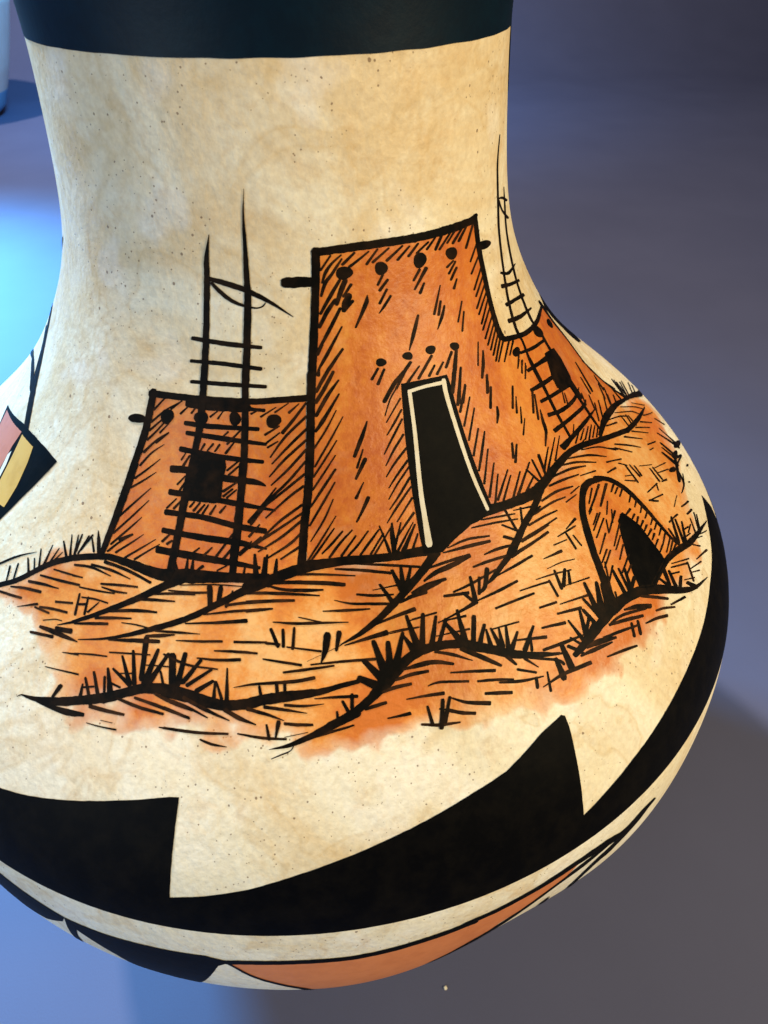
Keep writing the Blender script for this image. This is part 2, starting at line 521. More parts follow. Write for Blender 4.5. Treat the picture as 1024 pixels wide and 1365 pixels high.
R1 = [
['S',-3461,20392,-121,-3,-3468,20302,-122,-3,-3473,20212,-123,-3,-3477,20122,-123,-3,-3481,20033,-123,-3,-3485,19945,-123,-3,-3489,19857,-123,-3,-3492,19768,-122,-3,-3496,19681,-121,-2,-3502,19596,-120,-1,-3511,19514,-118,0,-3525,19427,-116,2,-3543,19350,-113,3,-3566,19263,-110,4,-3597,19145,-108,4,-3616,19070,-107,4,-3637,18986,-107,4,-3659,18895,-107,4,-3681,18801,-107,4,-3701,18703,-107,3,-3718,18604,-107,3,-3733,18507,-106,2,-3743,18412,-106,2,-3749,18329,-105,1,-3753,18245,-104,1,-3754,18161,-102,0,-3754,18076,-101,0,-3752,17992,-100,0,-3750,17909,-98,0,-3746,17827,-97,0,-3742,17746,-96,0,-3738,17666,-94,0],
['S',-2036,20437,-121,-2,-2043,20340,-120,-2,-2047,20242,-119,-2,-2051,20145,-118,-2,-2054,20048,-117,-2,-2056,19951,-116,-2,-2059,19855,-115,-2,-2061,19760,-114,-1,-2064,19665,-113,-1,-2068,19570,-113,-1,-2071,19478,-112,-1,-2073,19390,-112,-1,-2075,19304,-111,-1,-2077,19218,-111,-1,-2080,19132,-110,0,-2084,19043,-110,0,-2090,18951,-110,1,-2097,18855,-109,1,-2107,18752,-108,2,-2116,18671,-108,3,-2126,18587,-107,3,-2137,18500,-106,3,-2149,18412,-105,3,-2160,18322,-105,3,-2172,18232,-104,3,-2183,18142,-103,3,-2193,18053,-102,3,-2203,17964,-101,3,-2211,17877,-100,3,-2219,17793,-99,3,-2225,17710,-98,3],
['S',-3008,22490,-10,0,-3059,22394,-31,1,-3110,22297,-54,1,-3158,22201,-74,0,-3196,22109,-91,-1,-3218,22030,-102,-3,-3230,21961,-107,-5,-3240,21884,-111,-5,-3258,21782,-113,-4,-3276,21694,-115,-4,-3297,21591,-117,-4,-3318,21481,-118,-4,-3337,21367,-118,-4,-3355,21255,-119,-4,-3370,21152,-119,-4,-3383,21056,-120,-4,-3396,20962,-121,-3,-3407,20872,-122,-3,-3417,20784,-122,-3,-3426,20699,-123,-3,-3433,20616,-123,-3,-3441,20523,-123,-3,-3447,20435,-122,-3,-3453,20351,-121,-3,-3458,20268,-120,-3,-3461,20183,-119,-3],
['S',-1582,23182,-8,0,-1607,23105,-13,0,-1633,23027,-19,0,-1658,22949,-26,0,-1682,22869,-33,0,-1701,22788,-39,-1,-1715,22706,-46,-1,-1726,22622,-53,-2,-1733,22537,-60,-2,-1741,22451,-67,-2,-1749,22366,-73,-2,-1759,22279,-79,-2,-1769,22193,-84,-2,-1778,22105,-90,-3,-1787,22018,-95,-3,-1796,21930,-100,-3,-1803,21846,-106,-4,-1808,21767,-112,-4,-1813,21685,-118,-3,-1822,21594,-123,-3,-1837,21486,-126,-2,-1852,21394,-128,-1,-1871,21289,-129,0,-1891,21177,-130,0,-1912,21063,-131,0,-1931,20950,-131,0,-1948,20843,-130,0,-1962,20747,-130,0,-1978,20629,-128,0,-1992,20524,-126,0,-2005,20426,-124,0,-2017,20329,-121,0,-2028,20230,-119,0],
['S',-3716,18414,-105,2,-3723,18332,-105,2,-3730,18250,-105,2,-3735,18168,-105,1,-3739,18087,-104,1,-3743,18010,-104,1,-3746,17936,-103,1,-3748,17866,-103,1,-3751,17777,-102,1,-3754,17696,-100,1,-3756,17620,-99,1,-3757,17545,-98,1,-3758,17469,-97,1],
['S',-2122,18964,-111,1,-2128,18875,-110,1,-2132,18787,-109,1,-2135,18699,-108,0,-2138,18613,-107,0,-2140,18527,-105,1,-2142,18442,-104,1,-2145,18359,-103,1,-2149,18276,-102,1,-2153,18194,-101,2,-2159,18113,-99,2,-2166,18033,-98,3,-2174,17953,-97,3,-2182,17875,-96,3,-2190,17797,-95,3,-2198,17720,-94,3,-2206,17644,-93,3,-2212,17569,-92,3,-2218,17494,-90,3]]
G1 = [
['S',-3914,20138,-1,-29,-3678,20144,-2,-30,-3449,20148,-3,-32,-3221,20152,-3,-33,-2988,20154,-4,-34,-2743,20155,-5,-35,-2559,20155,-5,-34,-2368,20155,-5,-34,-2172,20153,-5,-33,-1974,20151,-6,-32,-1777,20147,-6,-31,-1580,20143,-6,-30,-1388,20138,-6,-29],
['S',-3997,19793,2,-57,-3807,19800,1,-67,-3619,19807,0,-76,-3360,19814,-2,-83,-3174,19818,-2,-85,-2949,19822,-4,-87,-2708,19826,-6,-87,-2474,19827,-9,-87,-2270,19826,-12,-86,-2116,19823,-28,-82,-1946,19808,-36,-55,-1875,19793,-14,-31,-1676,19786,-6,-27,-1456,19779,-6,-28],
['S',-4018,19496,-5,-37,-3828,19496,-6,-39,-3652,19494,-7,-41,-3454,19493,-5,-42,-3197,19495,-3,-42,-3036,19497,-2,-42,-2858,19499,-2,-41,-2665,19501,-2,-39,-2464,19503,-2,-37,-2258,19503,-3,-36,-2052,19503,-3,-34,-1850,19501,-4,-32,-1657,19497,-4,-31],
['S',-3935,19351,-4,-34,-3723,19351,-5,-35,-3515,19349,-7,-37,-3310,19345,-8,-39,-3106,19341,-8,-41,-2901,19336,-9,-42,-2695,19330,-9,-42,-2516,19324,-9,-40,-2335,19318,-9,-38,-2154,19311,-9,-36,-1972,19303,-8,-33,-1791,19294,-8,-30,-1611,19285,-8,-27,-1434,19274,-8,-25],
['S',-4080,19102,-10,-41,-3942,19098,-11,-41,-3806,19094,-10,-41,-3614,19089,-9,-41,-3457,19084,-10,-41,-3277,19078,-10,-41,-3081,19071,-10,-42,-2875,19063,-9,-41,-2666,19056,-8,-41,-2487,19051,-7,-39,-2300,19046,-6,-38,-2107,19040,-6,-36,-1912,19034,-6,-34,-1719,19027,-7,-31,-1529,19018,-7,-29],
['S',-4272,18792,13,-53,-4110,18802,11,-52,-3950,18811,4,-51,-3724,18814,-4,-51,-3568,18811,-10,-50,-3387,18803,-13,-50,-3192,18794,-14,-50,-2994,18783,-15,-50,-2802,18772,-14,-50,-2628,18763,-11,-50,-2431,18756,-8,-49,-2236,18751,-6,-48,-2052,18746,-7,-47,-1889,18740,-9,-45,-1755,18733,-18,-41,-1570,18708,-19,-27,-1455,18683,-11,-12],
['S',-4207,18470,2,-44,-4030,18472,1,-42,-3865,18473,0,-41,-3682,18474,-2,-39,-3454,18472,-3,-38,-3292,18469,-4,-38,-3109,18465,-5,-38,-2913,18458,-6,-39,-2712,18451,-7,-39,-2514,18442,-8,-39,-2326,18432,-9,-39,-2155,18422,-10,-37,-1976,18411,-10,-35,-1809,18399,-10,-31,-1651,18387,-9,-27,-1497,18374,-8,-23,-1345,18361,-7,-19,-1189,18347,-6,-15],
['S',-4219,18193,6,-39,-4027,18199,5,-39,-3834,18204,4,-39,-3644,18207,3,-39,-3457,18208,0,-39,-3277,18207,-2,-39,-3106,18203,-6,-39,-2912,18193,-11,-39,-2729,18179,-14,-39,-2554,18163,-16,-40,-2385,18146,-15,-40,-2220,18132,-13,-41,-2059,18120,-11,-40,-1903,18110,-10,-40,-1751,18100,-10,-39,-1601,18090,-11,-39,-1450,18079,-12,-38],
['S',-4188,17953,3,-36,-4008,17954,1,-37,-3831,17954,0,-38,-3656,17953,-1,-40,-3482,17952,-1,-41,-3308,17949,-2,-42,-3134,17946,-1,-43,-2956,17944,-1,-43,-2772,17942,-1,-43,-2589,17938,-2,-43,-2411,17934,-4,-43,-2243,17928,-6,-42,-2091,17921,-9,-40,-1932,17909,-11,-35,-1792,17897,-11,-30,-1663,17883,-10,-24,-1538,17869,-7,-17,-1409,17855,-5,-11],
['S',-3915,20820,-13,-33,-3674,20815,-15,-35,-3439,20808,-16,-37,-3207,20800,-17,-39,-2973,20792,-16,-41,-2734,20784,-15,-41,-2529,20778,-14,-40,-2321,20772,-12,-39,-2111,20765,-11,-36,-1900,20759,-11,-34,-1691,20751,-10,-31,-1485,20742,-10,-29],
['S',-3959,20460,-3,-27,-3752,20464,-4,-28,-3548,20468,-4,-30,-3347,20470,-5,-32,-3147,20471,-6,-33,-2946,20471,-8,-34,-2745,20468,-9,-35,-2541,20462,-11,-35,-2335,20455,-12,-35,-2130,20445,-13,-34,-1925,20435,-13,-33,-1721,20423,-13,-32,-1519,20411,-13,-31],
['S',-4221,17704,5,-44,-4058,17706,4,-45,-3899,17707,2,-46,-3740,17707,1,-47,-3576,17706,1,-48,-3403,17705,0,-48,-3248,17703,-1,-48,-3085,17700,-2,-47,-2918,17696,-3,-46,-2751,17691,-4,-44,-2587,17685,-5,-43,-2430,17678,-6,-41,-2279,17671,-7,-38,-2133,17663,-7,-35,-1990,17654,-7,-32,-1848,17645,-7,-29,-1708,17634,-7,-25,-1567,17623,-6,-22]]
lw = [
['P',-3707,19096,-3202,19127,-2668,19069,-2605,18923,-2680,18734,-2684,18437,-2837,18405,-3598,18397,-3751,18437,-3771,18671,-3730,18944]]
lb = [
['P',-5367,19417,-5441,19379,-5587,19352,-5748,19333,-5945,19323,-6101,19342,-6116,19381,-6045,19419,-5927,19453,-5748,19474,-5565,19472,-5424,19452],
['P',-4430,19565,-4475,19505,-4544,19461,-4637,19425,-4760,19423,-4857,19464,-4900,19523,-4887,19585,-4810,19633,-4702,19655,-4584,19657,-4471,19628],
['P',-3262,19619,-3289,19563,-3366,19519,-3478,19504,-3583,19515,-3681,19541,-3746,19591,-3714,19651,-3612,19687,-3507,19703,-3392,19706,-3294,19674],
['P',-2194,19646,-2217,19595,-2285,19555,-2382,19534,-2481,19549,-2538,19591,-2561,19637,-2562,19689,-2498,19737,-2389,19747,-2298,19726,-2230,19693],
['P',-930,19616,-993,19570,-1073,19537,-1180,19511,-1307,19520,-1383,19566,-1396,19619,-1365,19669,-1280,19707,-1164,19719,-1044,19710,-945,19673]]
lh = [
['S',-5188,19597,37,-9,-5016,19702,30,-8,-4840,19806,24,-7],
['S',-5214,19405,34,-11,-5066,19482,31,-10,-4917,19558,28,-10,-4757,19629,23,-10,-4583,19694,19,-10,-4399,19754,16,-9,-4216,19812,14,-9],
['S',-5233,19272,34,-10,-5067,19360,30,-10,-4900,19447,25,-9,-4730,19533,21,-7],
['S',-5242,19128,35,-9,-5139,19192,33,-9,-5035,19256,31,-8,-4936,19317,29,-8,-4806,19403,26,-7,-4682,19485,24,-6],
['S',-5293,18937,41,-11,-5168,19015,37,-10,-5040,19093,32,-9,-4913,19162,26,-9,-4790,19218,20,-9,-4669,19264,15,-7,-4548,19311,11,-6],
['S',-5327,18737,37,-7,-5232,18811,35,-7,-5135,18884,32,-8,-5029,18952,27,-8,-4908,19011,20,-8,-4779,19065,14,-6,-4649,19117,9,-4],
['S',-5399,18536,31,-10,-5283,18595,30,-10,-5166,18654,28,-10,-5049,18714,26,-9,-4933,18774,21,-7,-4818,18834,16,-5,-4702,18894,10,-4],
['S',-5455,18393,28,-11,-5333,18444,26,-11,-5211,18495,25,-11,-5091,18546,23,-10,-4978,18596,20,-8,-4868,18646,14,-6,-4757,18696,9,-4],
['S',-5592,17955,33,-8,-5487,18029,32,-7,-5378,18104,31,-8,-5270,18177,29,-7,-5168,18244,27,-7,-5046,18322,22,-6,-4933,18392,16,-5,-4819,18461,10,-3],
['S',-5559,17757,32,-7,-5471,17821,31,-7,-5380,17886,30,-7,-5288,17951,29,-7,-5199,18013,28,-7,-5117,18070,26,-7,-5000,18151,22,-6,-4896,18222,16,-4,-4791,18294,11,-3],
['S',-5531,17612,31,-7,-5426,17685,30,-7,-5317,17760,29,-7,-5211,17831,28,-7,-5118,17893,26,-7,-5025,17955,21,-6,-4952,18004,16,-4,-4879,18053,10,-3],
['S',-5330,17696,35,-17,-5172,17752,28,-15,-5013,17807,22,-12],
['S',-5320,17534,27,-9,-5208,17590,25,-9,-5094,17646,24,-9,-4985,17700,22,-8,-4887,17750,18,-7,-4794,17797,14,-5,-4700,17845,9,-3],
['S',-5020,17510,25,-10,-4909,17562,24,-10,-4797,17613,23,-9,-4683,17665,20,-9,-4566,17717,17,-7,-4448,17770,12,-5,-4327,17822,8,-4],
['S',-4753,17521,25,-10,-4633,17578,23,-9,-4504,17638,20,-9,-4405,17681,17,-8,-4300,17726,13,-6,-4193,17771,10,-5],
['S',-4560,19670,29,-13,-4382,19745,22,-10,-4204,19819,14,-6],
['S',-4211,19625,32,-11,-3988,19742,21,-8],
['S',-3836,19660,34,-9,-3725,19736,23,-6],
['S',-3195,19639,26,-13,-3055,19697,19,-10,-2913,19754,13,-7],
['S',-2945,19622,27,-8,-2776,19742,16,-5],
['S',-1876,19725,16,-16,-1647,19778,8,-8],
['S',-1568,19683,19,-15,-1327,19754,14,-12,-1083,19823,9,-8],
['S',-1114,19750,20,-15,-899,19816,15,-11,-683,19881,10,-8],
['S',-677,19739,28,-16,-511,19803,20,-12,-344,19867,12,-7],
['S',-4853,19277,29,-8,-4721,19359,23,-6,-4587,19442,17,-5],
['S',-4928,19113,26,-9,-4738,19208,21,-8,-4546,19302,15,-6],
['S',-909,19440,41,-18,-783,19508,40,-17,-655,19576,39,-17,-525,19646,37,-16,-393,19718,35,-14,-259,19792,32,-13,-122,19867,29,-12],
['S',-1301,19086,19,-7,-1195,19157,23,-8,-1090,19229,27,-10,-977,19300,30,-12,-847,19372,31,-14,-726,19431,30,-15,-591,19489,29,-16,-449,19548,28,-16,-303,19606,28,-16,-159,19664,28,-16],
['S',-1255,18992,17,-8,-1131,19054,20,-10,-1006,19116,24,-12,-879,19178,27,-13,-748,19238,28,-15,-613,19298,29,-16,-474,19357,28,-16,-334,19415,28,-16,-191,19474,27,-16],
['S',-1337,18808,17,-7,-1228,18868,21,-9,-1121,18928,24,-11,-1006,18988,27,-13,-877,19050,28,-15,-759,19102,28,-16,-631,19154,27,-16,-495,19208,26,-16,-356,19261,26,-16,-218,19313,26,-16],
['S',-1286,18690,15,-8,-1162,18746,18,-10,-1036,18800,21,-12,-909,18856,25,-14,-780,18914,28,-14,-651,18976,29,-15,-520,19041,30,-15,-387,19106,29,-14,-252,19171,29,-15],
['S',-1824,18165,31,-10,-1730,18230,32,-11,-1633,18298,33,-12,-1534,18365,34,-12,-1433,18429,34,-13,-1331,18490,33,-14,-1199,18559,31,-15,-1064,18621,29,-15,-929,18681,28,-15,-796,18743,28,-14,-666,18808,28,-13,-538,18875,27,-13,-409,18942,26,-12,-278,19009,25,-12],
['S',-1484,18397,14,-8,-1358,18447,17,-10,-1232,18495,19,-12,-1102,18545,22,-14,-964,18598,24,-15,-846,18642,24,-16,-722,18688,24,-16,-593,18735,24,-16,-463,18782,23,-16,-332,18829,23,-16],
['S',-1440,18249,15,-8,-1315,18305,17,-9,-1185,18363,19,-11,-1054,18420,22,-12,-929,18473,23,-14,-814,18519,23,-15,-655,18576,23,-16,-519,18619,21,-16,-382,18662,21,-16],
['S',-1575,17959,15,-7,-1458,18020,18,-9,-1339,18081,21,-10,-1216,18140,23,-12,-1083,18198,24,-14,-967,18243,23,-15,-843,18285,22,-16,-716,18327,21,-16,-586,18368,21,-16,-456,18409,20,-16],
['S',-1844,17863,21,-14,-1715,17906,21,-15,-1585,17949,20,-15,-1454,17992,20,-15,-1320,18035,20,-15,-1183,18079,20,-15,-1042,18123,19,-15,-898,18168,19,-15,-752,18213,18,-14,-604,18258,17,-14,-454,18302,16,-14],
['S',-1614,17819,11,-8,-1500,17855,13,-10,-1383,17891,14,-11,-1267,17926,16,-13,-1151,17962,18,-14,-1039,17999,21,-15,-905,18046,22,-15,-776,18095,23,-15,-648,18144,22,-15,-516,18193,22,-15],
['S',-1367,17744,13,-10,-1236,17785,15,-12,-1099,17826,16,-13,-968,17865,18,-14,-853,17902,21,-14,-735,17946,23,-14,-642,17988,24,-13,-548,18030,24,-13],
['S',-2069,17770,21,-11,-1903,17847,21,-11,-1732,17923,21,-11,-1558,18000,21,-11],
['S',-1054,17727,13,-10,-904,17774,15,-12,-751,17820,17,-13,-596,17866,18,-15],
['S',-1877,18195,43,-16,-1795,18247,40,-15,-1712,18299,38,-14,-1610,18364,35,-13,-1513,18427,31,-12,-1400,18500,27,-10,-1280,18576,22,-8,-1160,18651,18,-7],
['S',-1445,19415,22,-18,-1226,19479,17,-14,-1003,19541,12,-10],
['S',-1410,19293,22,-14,-1207,19368,18,-12,-1001,19441,14,-10],
['S',-1379,19228,18,-15,-1224,19271,15,-13,-1068,19314,12,-10],
['S',-1859,18008,28,-11,-1732,18084,22,-9,-1601,18160,16,-7],
['S',-4005,18950,29,-6,-3899,19055,18,-3],
['S',-3920,18870,41,-8,-3845,18946,32,-6,-3769,19023,23,-5],
['S',-4020,18594,26,-8,-3919,18660,22,-7,-3817,18727,18,-6],
['S',-3913,18523,34,-6,-3793,18649,22,-4],
['S',-4206,18250,25,-8,-4094,18322,22,-7,-3980,18393,19,-6],
['S',-3996,18264,35,-10,-3904,18329,27,-8,-3810,18394,20,-6],
['S',-3545,18320,29,-9,-3445,18388,24,-8],
['S',-3422,18278,35,-9,-3281,18388,25,-7],
['S',-3315,18247,33,-10,-3229,18309,29,-9,-3141,18371,24,-7],
['S',-3170,18244,30,-7,-3103,18308,28,-7,-3033,18372,25,-6],
['S',-2948,18261,35,-8,-2821,18378,20,-5],
['S',-2682,18294,32,-11,-2542,18385,18,-6],
['S',-3428,19122,23,-5,-3326,19222,35,-7],
['S',-3215,19134,20,-7,-3053,19237,30,-10],
['S',-2979,19135,27,-7,-2851,19235,32,-9],
['S',-2645,19122,35,-11,-2517,19209,28,-9,-2387,19295,20,-7],
['S',-2740,19367,23,-10,-2597,19436,22,-10],
['S',-2612,19255,28,-11,-2417,19361,26,-11,-2219,19466,23,-10],
['S',-2571,18876,24,-12,-2413,18946,22,-12,-2254,19015,20,-11],
['S',-2524,18809,25,-12,-2387,18874,23,-11,-2248,18940,21,-10],
['S',-2644,18579,29,-17,-2465,18647,23,-14,-2283,18714,17,-11],
['S',-2628,18513,27,-14,-2505,18567,23,-12,-2380,18620,19,-10],
['S',-2524,18497,24,-12,-2398,18555,20,-10,-2272,18613,16,-8],
['S',-4131,17818,32,-10,-3969,17924,23,-7],
['S',-3989,17798,27,-13,-3880,17846,23,-11],
['S',-3329,17705,28,-12,-3226,17759,22,-9,-3122,17812,16,-7],
['S',-2978,17728,28,-11,-2886,17781,22,-9,-2793,17835,16,-6],
['S',-2656,17735,31,-9,-2539,17831,28,-8,-2418,17928,25,-8,-2293,18026,22,-7],
['S',-2458,17721,30,-10,-2354,17795,25,-9,-2247,17869,21,-7],
['S',-2091,17788,23,-10,-1945,17865,19,-9,-1795,17943,15,-7],
['S',-5551,17517,30,-8,-5474,17568,29,-7,-5396,17619,27,-8,-5309,17669,23,-8,-5208,17716,18,-7,-5099,17761,13,-6,-4988,17805,8,-4]]
T1 = [
['S',-3184,21800,-30,-35,-3004,21783,-32,-38,-2824,21767,-34,-40,-2648,21749,-36,-42,-2475,21729,-39,-43,-2258,21702,-40,-43,-2046,21673,-42,-41,-1823,21635,-43,-39,-1641,21598,-44,-36,-1450,21555,-43,-33,-1257,21508,-41,-30,-1064,21457,-37,-26,-912,21413,-33,-21,-759,21365,-28,-17,-606,21314,-21,-12,-453,21263,-13,-8,-301,21212,-6,-4],
['S',-3094,21728,-44,-18,-2939,21658,-52,-22,-2775,21589,-56,-26,-2654,21544,-52,-27,-2525,21501,-46,-27,-2388,21464,-37,-27,-2239,21434,-28,-25,-2082,21410,-21,-23,-1932,21390,-15,-20,-1723,21370,-9,-16,-1540,21363,-1,-13,-1403,21376,7,-12,-1304,21399,16,-9,-1224,21446,13,-4]]
gc = [
['S',-6442,17274,48,-33,-6300,17307,46,-33,-6159,17339,43,-34,-6007,17370,39,-35,-5840,17400,35,-36,-5664,17429,29,-38,-5483,17450,17,-40,-5298,17458,6,-43,-5111,17459,-1,-46,-4926,17457,-6,-49,-4742,17451,-10,-53,-4560,17442,-12,-58,-4382,17434,-12,-62,-4211,17426,-12,-66,-4044,17419,-5,-71,-3871,17418,9,-75,-3736,17424,26,-78,-3599,17435,34,-81,-3456,17446,33,-84,-3308,17456,27,-86,-3152,17464,22,-83,-2989,17470,18,-78,-2824,17476,15,-73,-2662,17481,13,-68,-2504,17486,11,-65,-2347,17490,9,-61,-2189,17493,7,-59,-2028,17496,5,-57,-1896,17497,4,-58,-1762,17497,2,-59,-1627,17496,1,-61,-1492,17495,0,-62,-1358,17493,-2,-64],
['S',-3348,17435,-63,47,-3463,17402,-62,46,-3576,17369,-61,44,-3691,17334,-61,42,-3811,17296,-62,39,-3937,17253,-62,36,-4065,17206,-60,34,-4198,17157,-57,32,-4335,17108,-53,30,-4452,17067,-51,29,-4575,17024,-49,28,-4699,16980,-48,27,-4819,16938,-47,26,-4931,16898,-45,24,-5060,16852,-43,23,-5182,16808,-41,22,-5296,16767,-39,20,-5403,16729,-36,19,-5530,16683,-33,18,-5644,16643,-30,16,-5758,16602,-28,14],
['S',-1358,17482,-54,56,-1496,17450,-53,53,-1632,17417,-51,50,-1770,17383,-51,47,-1917,17345,-50,44,-2045,17309,-49,41,-2179,17270,-48,38,-2315,17229,-46,36,-2449,17189,-45,34,-2574,17150,-43,32,-2689,17114,-43,31,-2795,17079,-43,30,-2899,17045,-42,30,-3008,17012,-40,30,-3127,16978,-38,31,-3238,16949,-36,31,-3358,16919,-35,31,-3482,16889,-34,31,-3607,16859,-34,30,-3727,16830,-34,30,-3837,16803,-34,29,-3958,16773,-32,28,-4070,16745,-30,26,-4178,16718,-28,24,-4283,16692,-25,22,-4388,16667,-22,20,-4520,16636,-20,18,-4649,16606,-18,16,-4779,16578,-15,15,-4911,16550,-13,13,-5048,16524,-10,11,-5188,16499,-8,9,-5329,16473,-6,7,-5470,16447,-4,5],
['S',6492,17632,-100,47,6332,17587,-90,42,6176,17542,-77,38,6000,17496,-64,37,5848,17462,-56,37,5685,17428,-54,37,5516,17392,-56,37,5347,17351,-60,37,5210,17313,-65,37,5070,17272,-68,38,4930,17229,-72,39,4794,17185,-75,41,4662,17142,-77,42],
['S',-8212,16479,62,-17,-8089,16533,60,-17,-7965,16585,60,-18,-7844,16637,61,-17,-7733,16689,65,-15,-7604,16759,69,-14,-7488,16829,71,-14,-7369,16899,71,-15,-7250,16965,72,-17,-7128,17031,71,-19,-6984,17096,67,-22,-6853,17145,61,-26,-6707,17193,58,-28,-6554,17241,58,-29,-6405,17287,58,-30],
['S',-5706,16614,-24,15,-5901,16557,-16,10,-6096,16497,-7,4],
['S',-6321,15551,6,-3,-6247,15596,6,-7,-6124,15609,2,-16,-5948,15628,6,-26,-5836,15646,12,-31,-5708,15668,16,-36,-5576,15691,21,-41,-5450,15716,27,-44,-5334,15741,32,-46,-5221,15768,36,-46,-5109,15796,38,-46,-4991,15825,39,-47,-4863,15855,40,-49,-4730,15887,42,-50,-4597,15919,45,-51,-4474,15950,49,-51,-4360,15982,52,-49,-4253,16015,53,-46,-4150,16047,50,-44,-4050,16076,47,-44,-3930,16110,46,-46,-3817,16139,41,-49,-3692,16162,32,-54,-3585,16174,21,-56,-3472,16183,14,-58,-3354,16188,7,-60,-3234,16189,0,-62,-3111,16185,-9,-63,-2985,16176,-15,-65,-2858,16165,-17,-66,-2733,16154,-19,-68],
['S',-5902,15618,-1,-9,-5795,15622,-2,-13,-5689,15625,-2,-17,-5572,15629,-1,-22,-5432,15637,0,-29,-5283,15645,2,-35,-5143,15655,5,-39,-5023,15667,9,-35,-4912,15681,9,-29,-4801,15694,6,-23],
['S',-3327,16180,-4,-70,-3194,16176,-5,-70,-3061,16172,-8,-70,-2922,16165,-12,-69,-2810,16156,-17,-67,-2692,16146,-18,-66,-2576,16135,-18,-64,-2468,16125,-16,-62,-2339,16113,-15,-61,-2220,16103,-10,-60,-2102,16098,2,-59,-1987,16101,12,-57,-1872,16110,18,-55,-1750,16122,22,-54,-1651,16134,25,-54,-1548,16148,27,-56,-1441,16163,26,-57,-1329,16176,22,-58,-1210,16186,18,-59,-1085,16194,15,-58,-958,16202,13,-57,-832,16209,12,-55,-705,16215,9,-52,-578,16219,8,-47,-452,16224,8,-42,-331,16230,9,-37,-215,16239,11,-34,-103,16250,11,-31,5,16261,10,-29,107,16270,8,-28,231,16279,7,-26,345,16286,6,-25,460,16293,5,-24],
['S',367,15966,-28,44,272,15947,-28,44,177,15927,-28,43,83,15907,-29,43,-9,15887,-29,42,-98,15867,-28,42,-205,15842,-28,40,-309,15817,-26,37,-411,15792,-24,35,-512,15768,-21,32,-615,15745,-19,30,-718,15721,-17,27,-818,15699,-14,25,-914,15681,-10,22,-1032,15664,-6,16,-1144,15653,-3,10,-1255,15641,-1,3],
['S',2779,17508,-78,50,2642,17461,-75,47,2512,17413,-70,44,2379,17365,-64,41,2233,17314,-59,40,2125,17277,-57,39,2010,17238,-55,38,1891,17197,-53,37,1774,17156,-52,36,1663,17118,-51,36,1561,17083,-49,35,1424,17037,-47,34,1299,16995,-44,34,1180,16957,-42,33,1063,16920,-39,32,947,16885,-35,31,833,16852,-32,29,721,16821,-27,27,611,16793,-22,24,503,16769,-17,21,396,16748,-12,16,290,16728,-8,11,186,16707,-4,6],
['S',192,16701,-3,5,104,16684,-3,4,16,16667,-2,3,-90,16647,-2,3,-189,16628,-2,3,-300,16607,-2,2,-415,16585,-2,2,-526,16562,-2,2],
['S',3872,16021,42,36,3771,16054,43,38,3671,16086,45,38,3562,16124,49,38,3473,16157,52,37,3378,16194,52,37,3279,16231,51,37,3177,16267,49,38,3072,16302,48,39,2964,16337,46,40,2854,16370,42,42,2741,16398,36,44,2624,16421,30,45,2504,16441,25,47,2385,16456,20,48,2271,16468,14,49,2127,16478,7,50,1990,16481,-2,50,1861,16477,-11,51,1740,16468,-22,51,1626,16452,-33,51,1516,16429,-44,50,1407,16399,-56,49,1301,16362,-65,50,1200,16324,-70,51,1113,16287,-74,50,1030,16251,-74,50,935,16210,-69,50,849,16176,-64,48,755,16138,-57,45,659,16100,-51,41,567,16065,-45,39,481,16035,-42,38,399,16006,-39,38,315,15980,-35,38,225,15954,-32,38,128,15929,-28,39,24,15906,-26,39,-81,15882,-26,38,-184,15858,-27,38],
['S',4662,17142,-43,38,4545,17118,-41,35,4431,17094,-39,33,4313,17068,-37,30,4184,17037,-36,28,4052,17004,-33,26,3940,16976,-27,24,3827,16953,-16,17,3733,16937,-7,8],
['S',2734,16388,-49,-45,2863,16350,-49,-44,2992,16311,-50,-44,3119,16271,-51,-43,3239,16231,-53,-42,3350,16191,-55,-40,3454,16152,-55,-39,3556,16113,-51,-39,3662,16076,-45,-40,3771,16043,-39,-40,3882,16013,-35,-40,3997,15983,-32,-38,4121,15951,-29,-35,4228,15923,-26,-32,4342,15894,-21,-27,4460,15863,-17,-21,4579,15831,-13,-16,4698,15798,-8,-10],
['S',3326,16797,-10,28,3192,16786,-9,24,3060,16775,-8,20,2908,16762,-6,17,2770,16752,-5,14,2619,16740,-4,11,2464,16728,-3,8,2314,16714,-2,5],
['S',7740,15599,45,-44,7907,15608,44,-44,8079,15615,42,-43,8252,15618,42,-44,8422,15620,44,-47,8591,15617,41,-52,8769,15601,27,-55,8961,15567,9,-56,9162,15518,-2,-57,9364,15463,-9,-57,9562,15400,-16,-57,9761,15330,-11,-59,9972,15259,12,-66,10209,15189,31,-68,10463,15115,36,-63,10716,15036,35,-55,11073,14913,26,-38,11451,14764,10,-14],
['S',6311,15849,34,-88,6472,15846,31,-84,6636,15841,20,-80,6807,15825,-1,-75,6989,15797,-20,-71,7178,15757,-38,-67,7366,15705,-57,-61,7544,15642,-75,-53,7720,15566,-85,-47,7904,15476,-89,-41,8058,15392,-92,-34,8222,15293,-89,-30,8387,15191,-79,-29,8541,15099,-64,-31,8712,15003,-46,-33,8866,14924,-24,-37,9036,14849,-4,-38,9240,14773,8,-33,9466,14695,8,-22,9706,14605,3,-7],
['S',6384,15849,-52,75,6245,15841,-51,72,6108,15831,-49,69,5974,15820,-48,65,5842,15808,-48,63,5711,15794,-47,60,5581,15779,-47,58,5455,15763,-45,57,5337,15748,-41,54,5192,15730,-35,48,5056,15714,-30,42,4923,15697,-25,35],
['S',11680,16917,-8,-45,12198,16794,-8,-44,12729,16654,5,-45,13221,16520,26,-47,13689,16383,35,-44,14104,16251,31,-33,14527,16101,14,-14]]
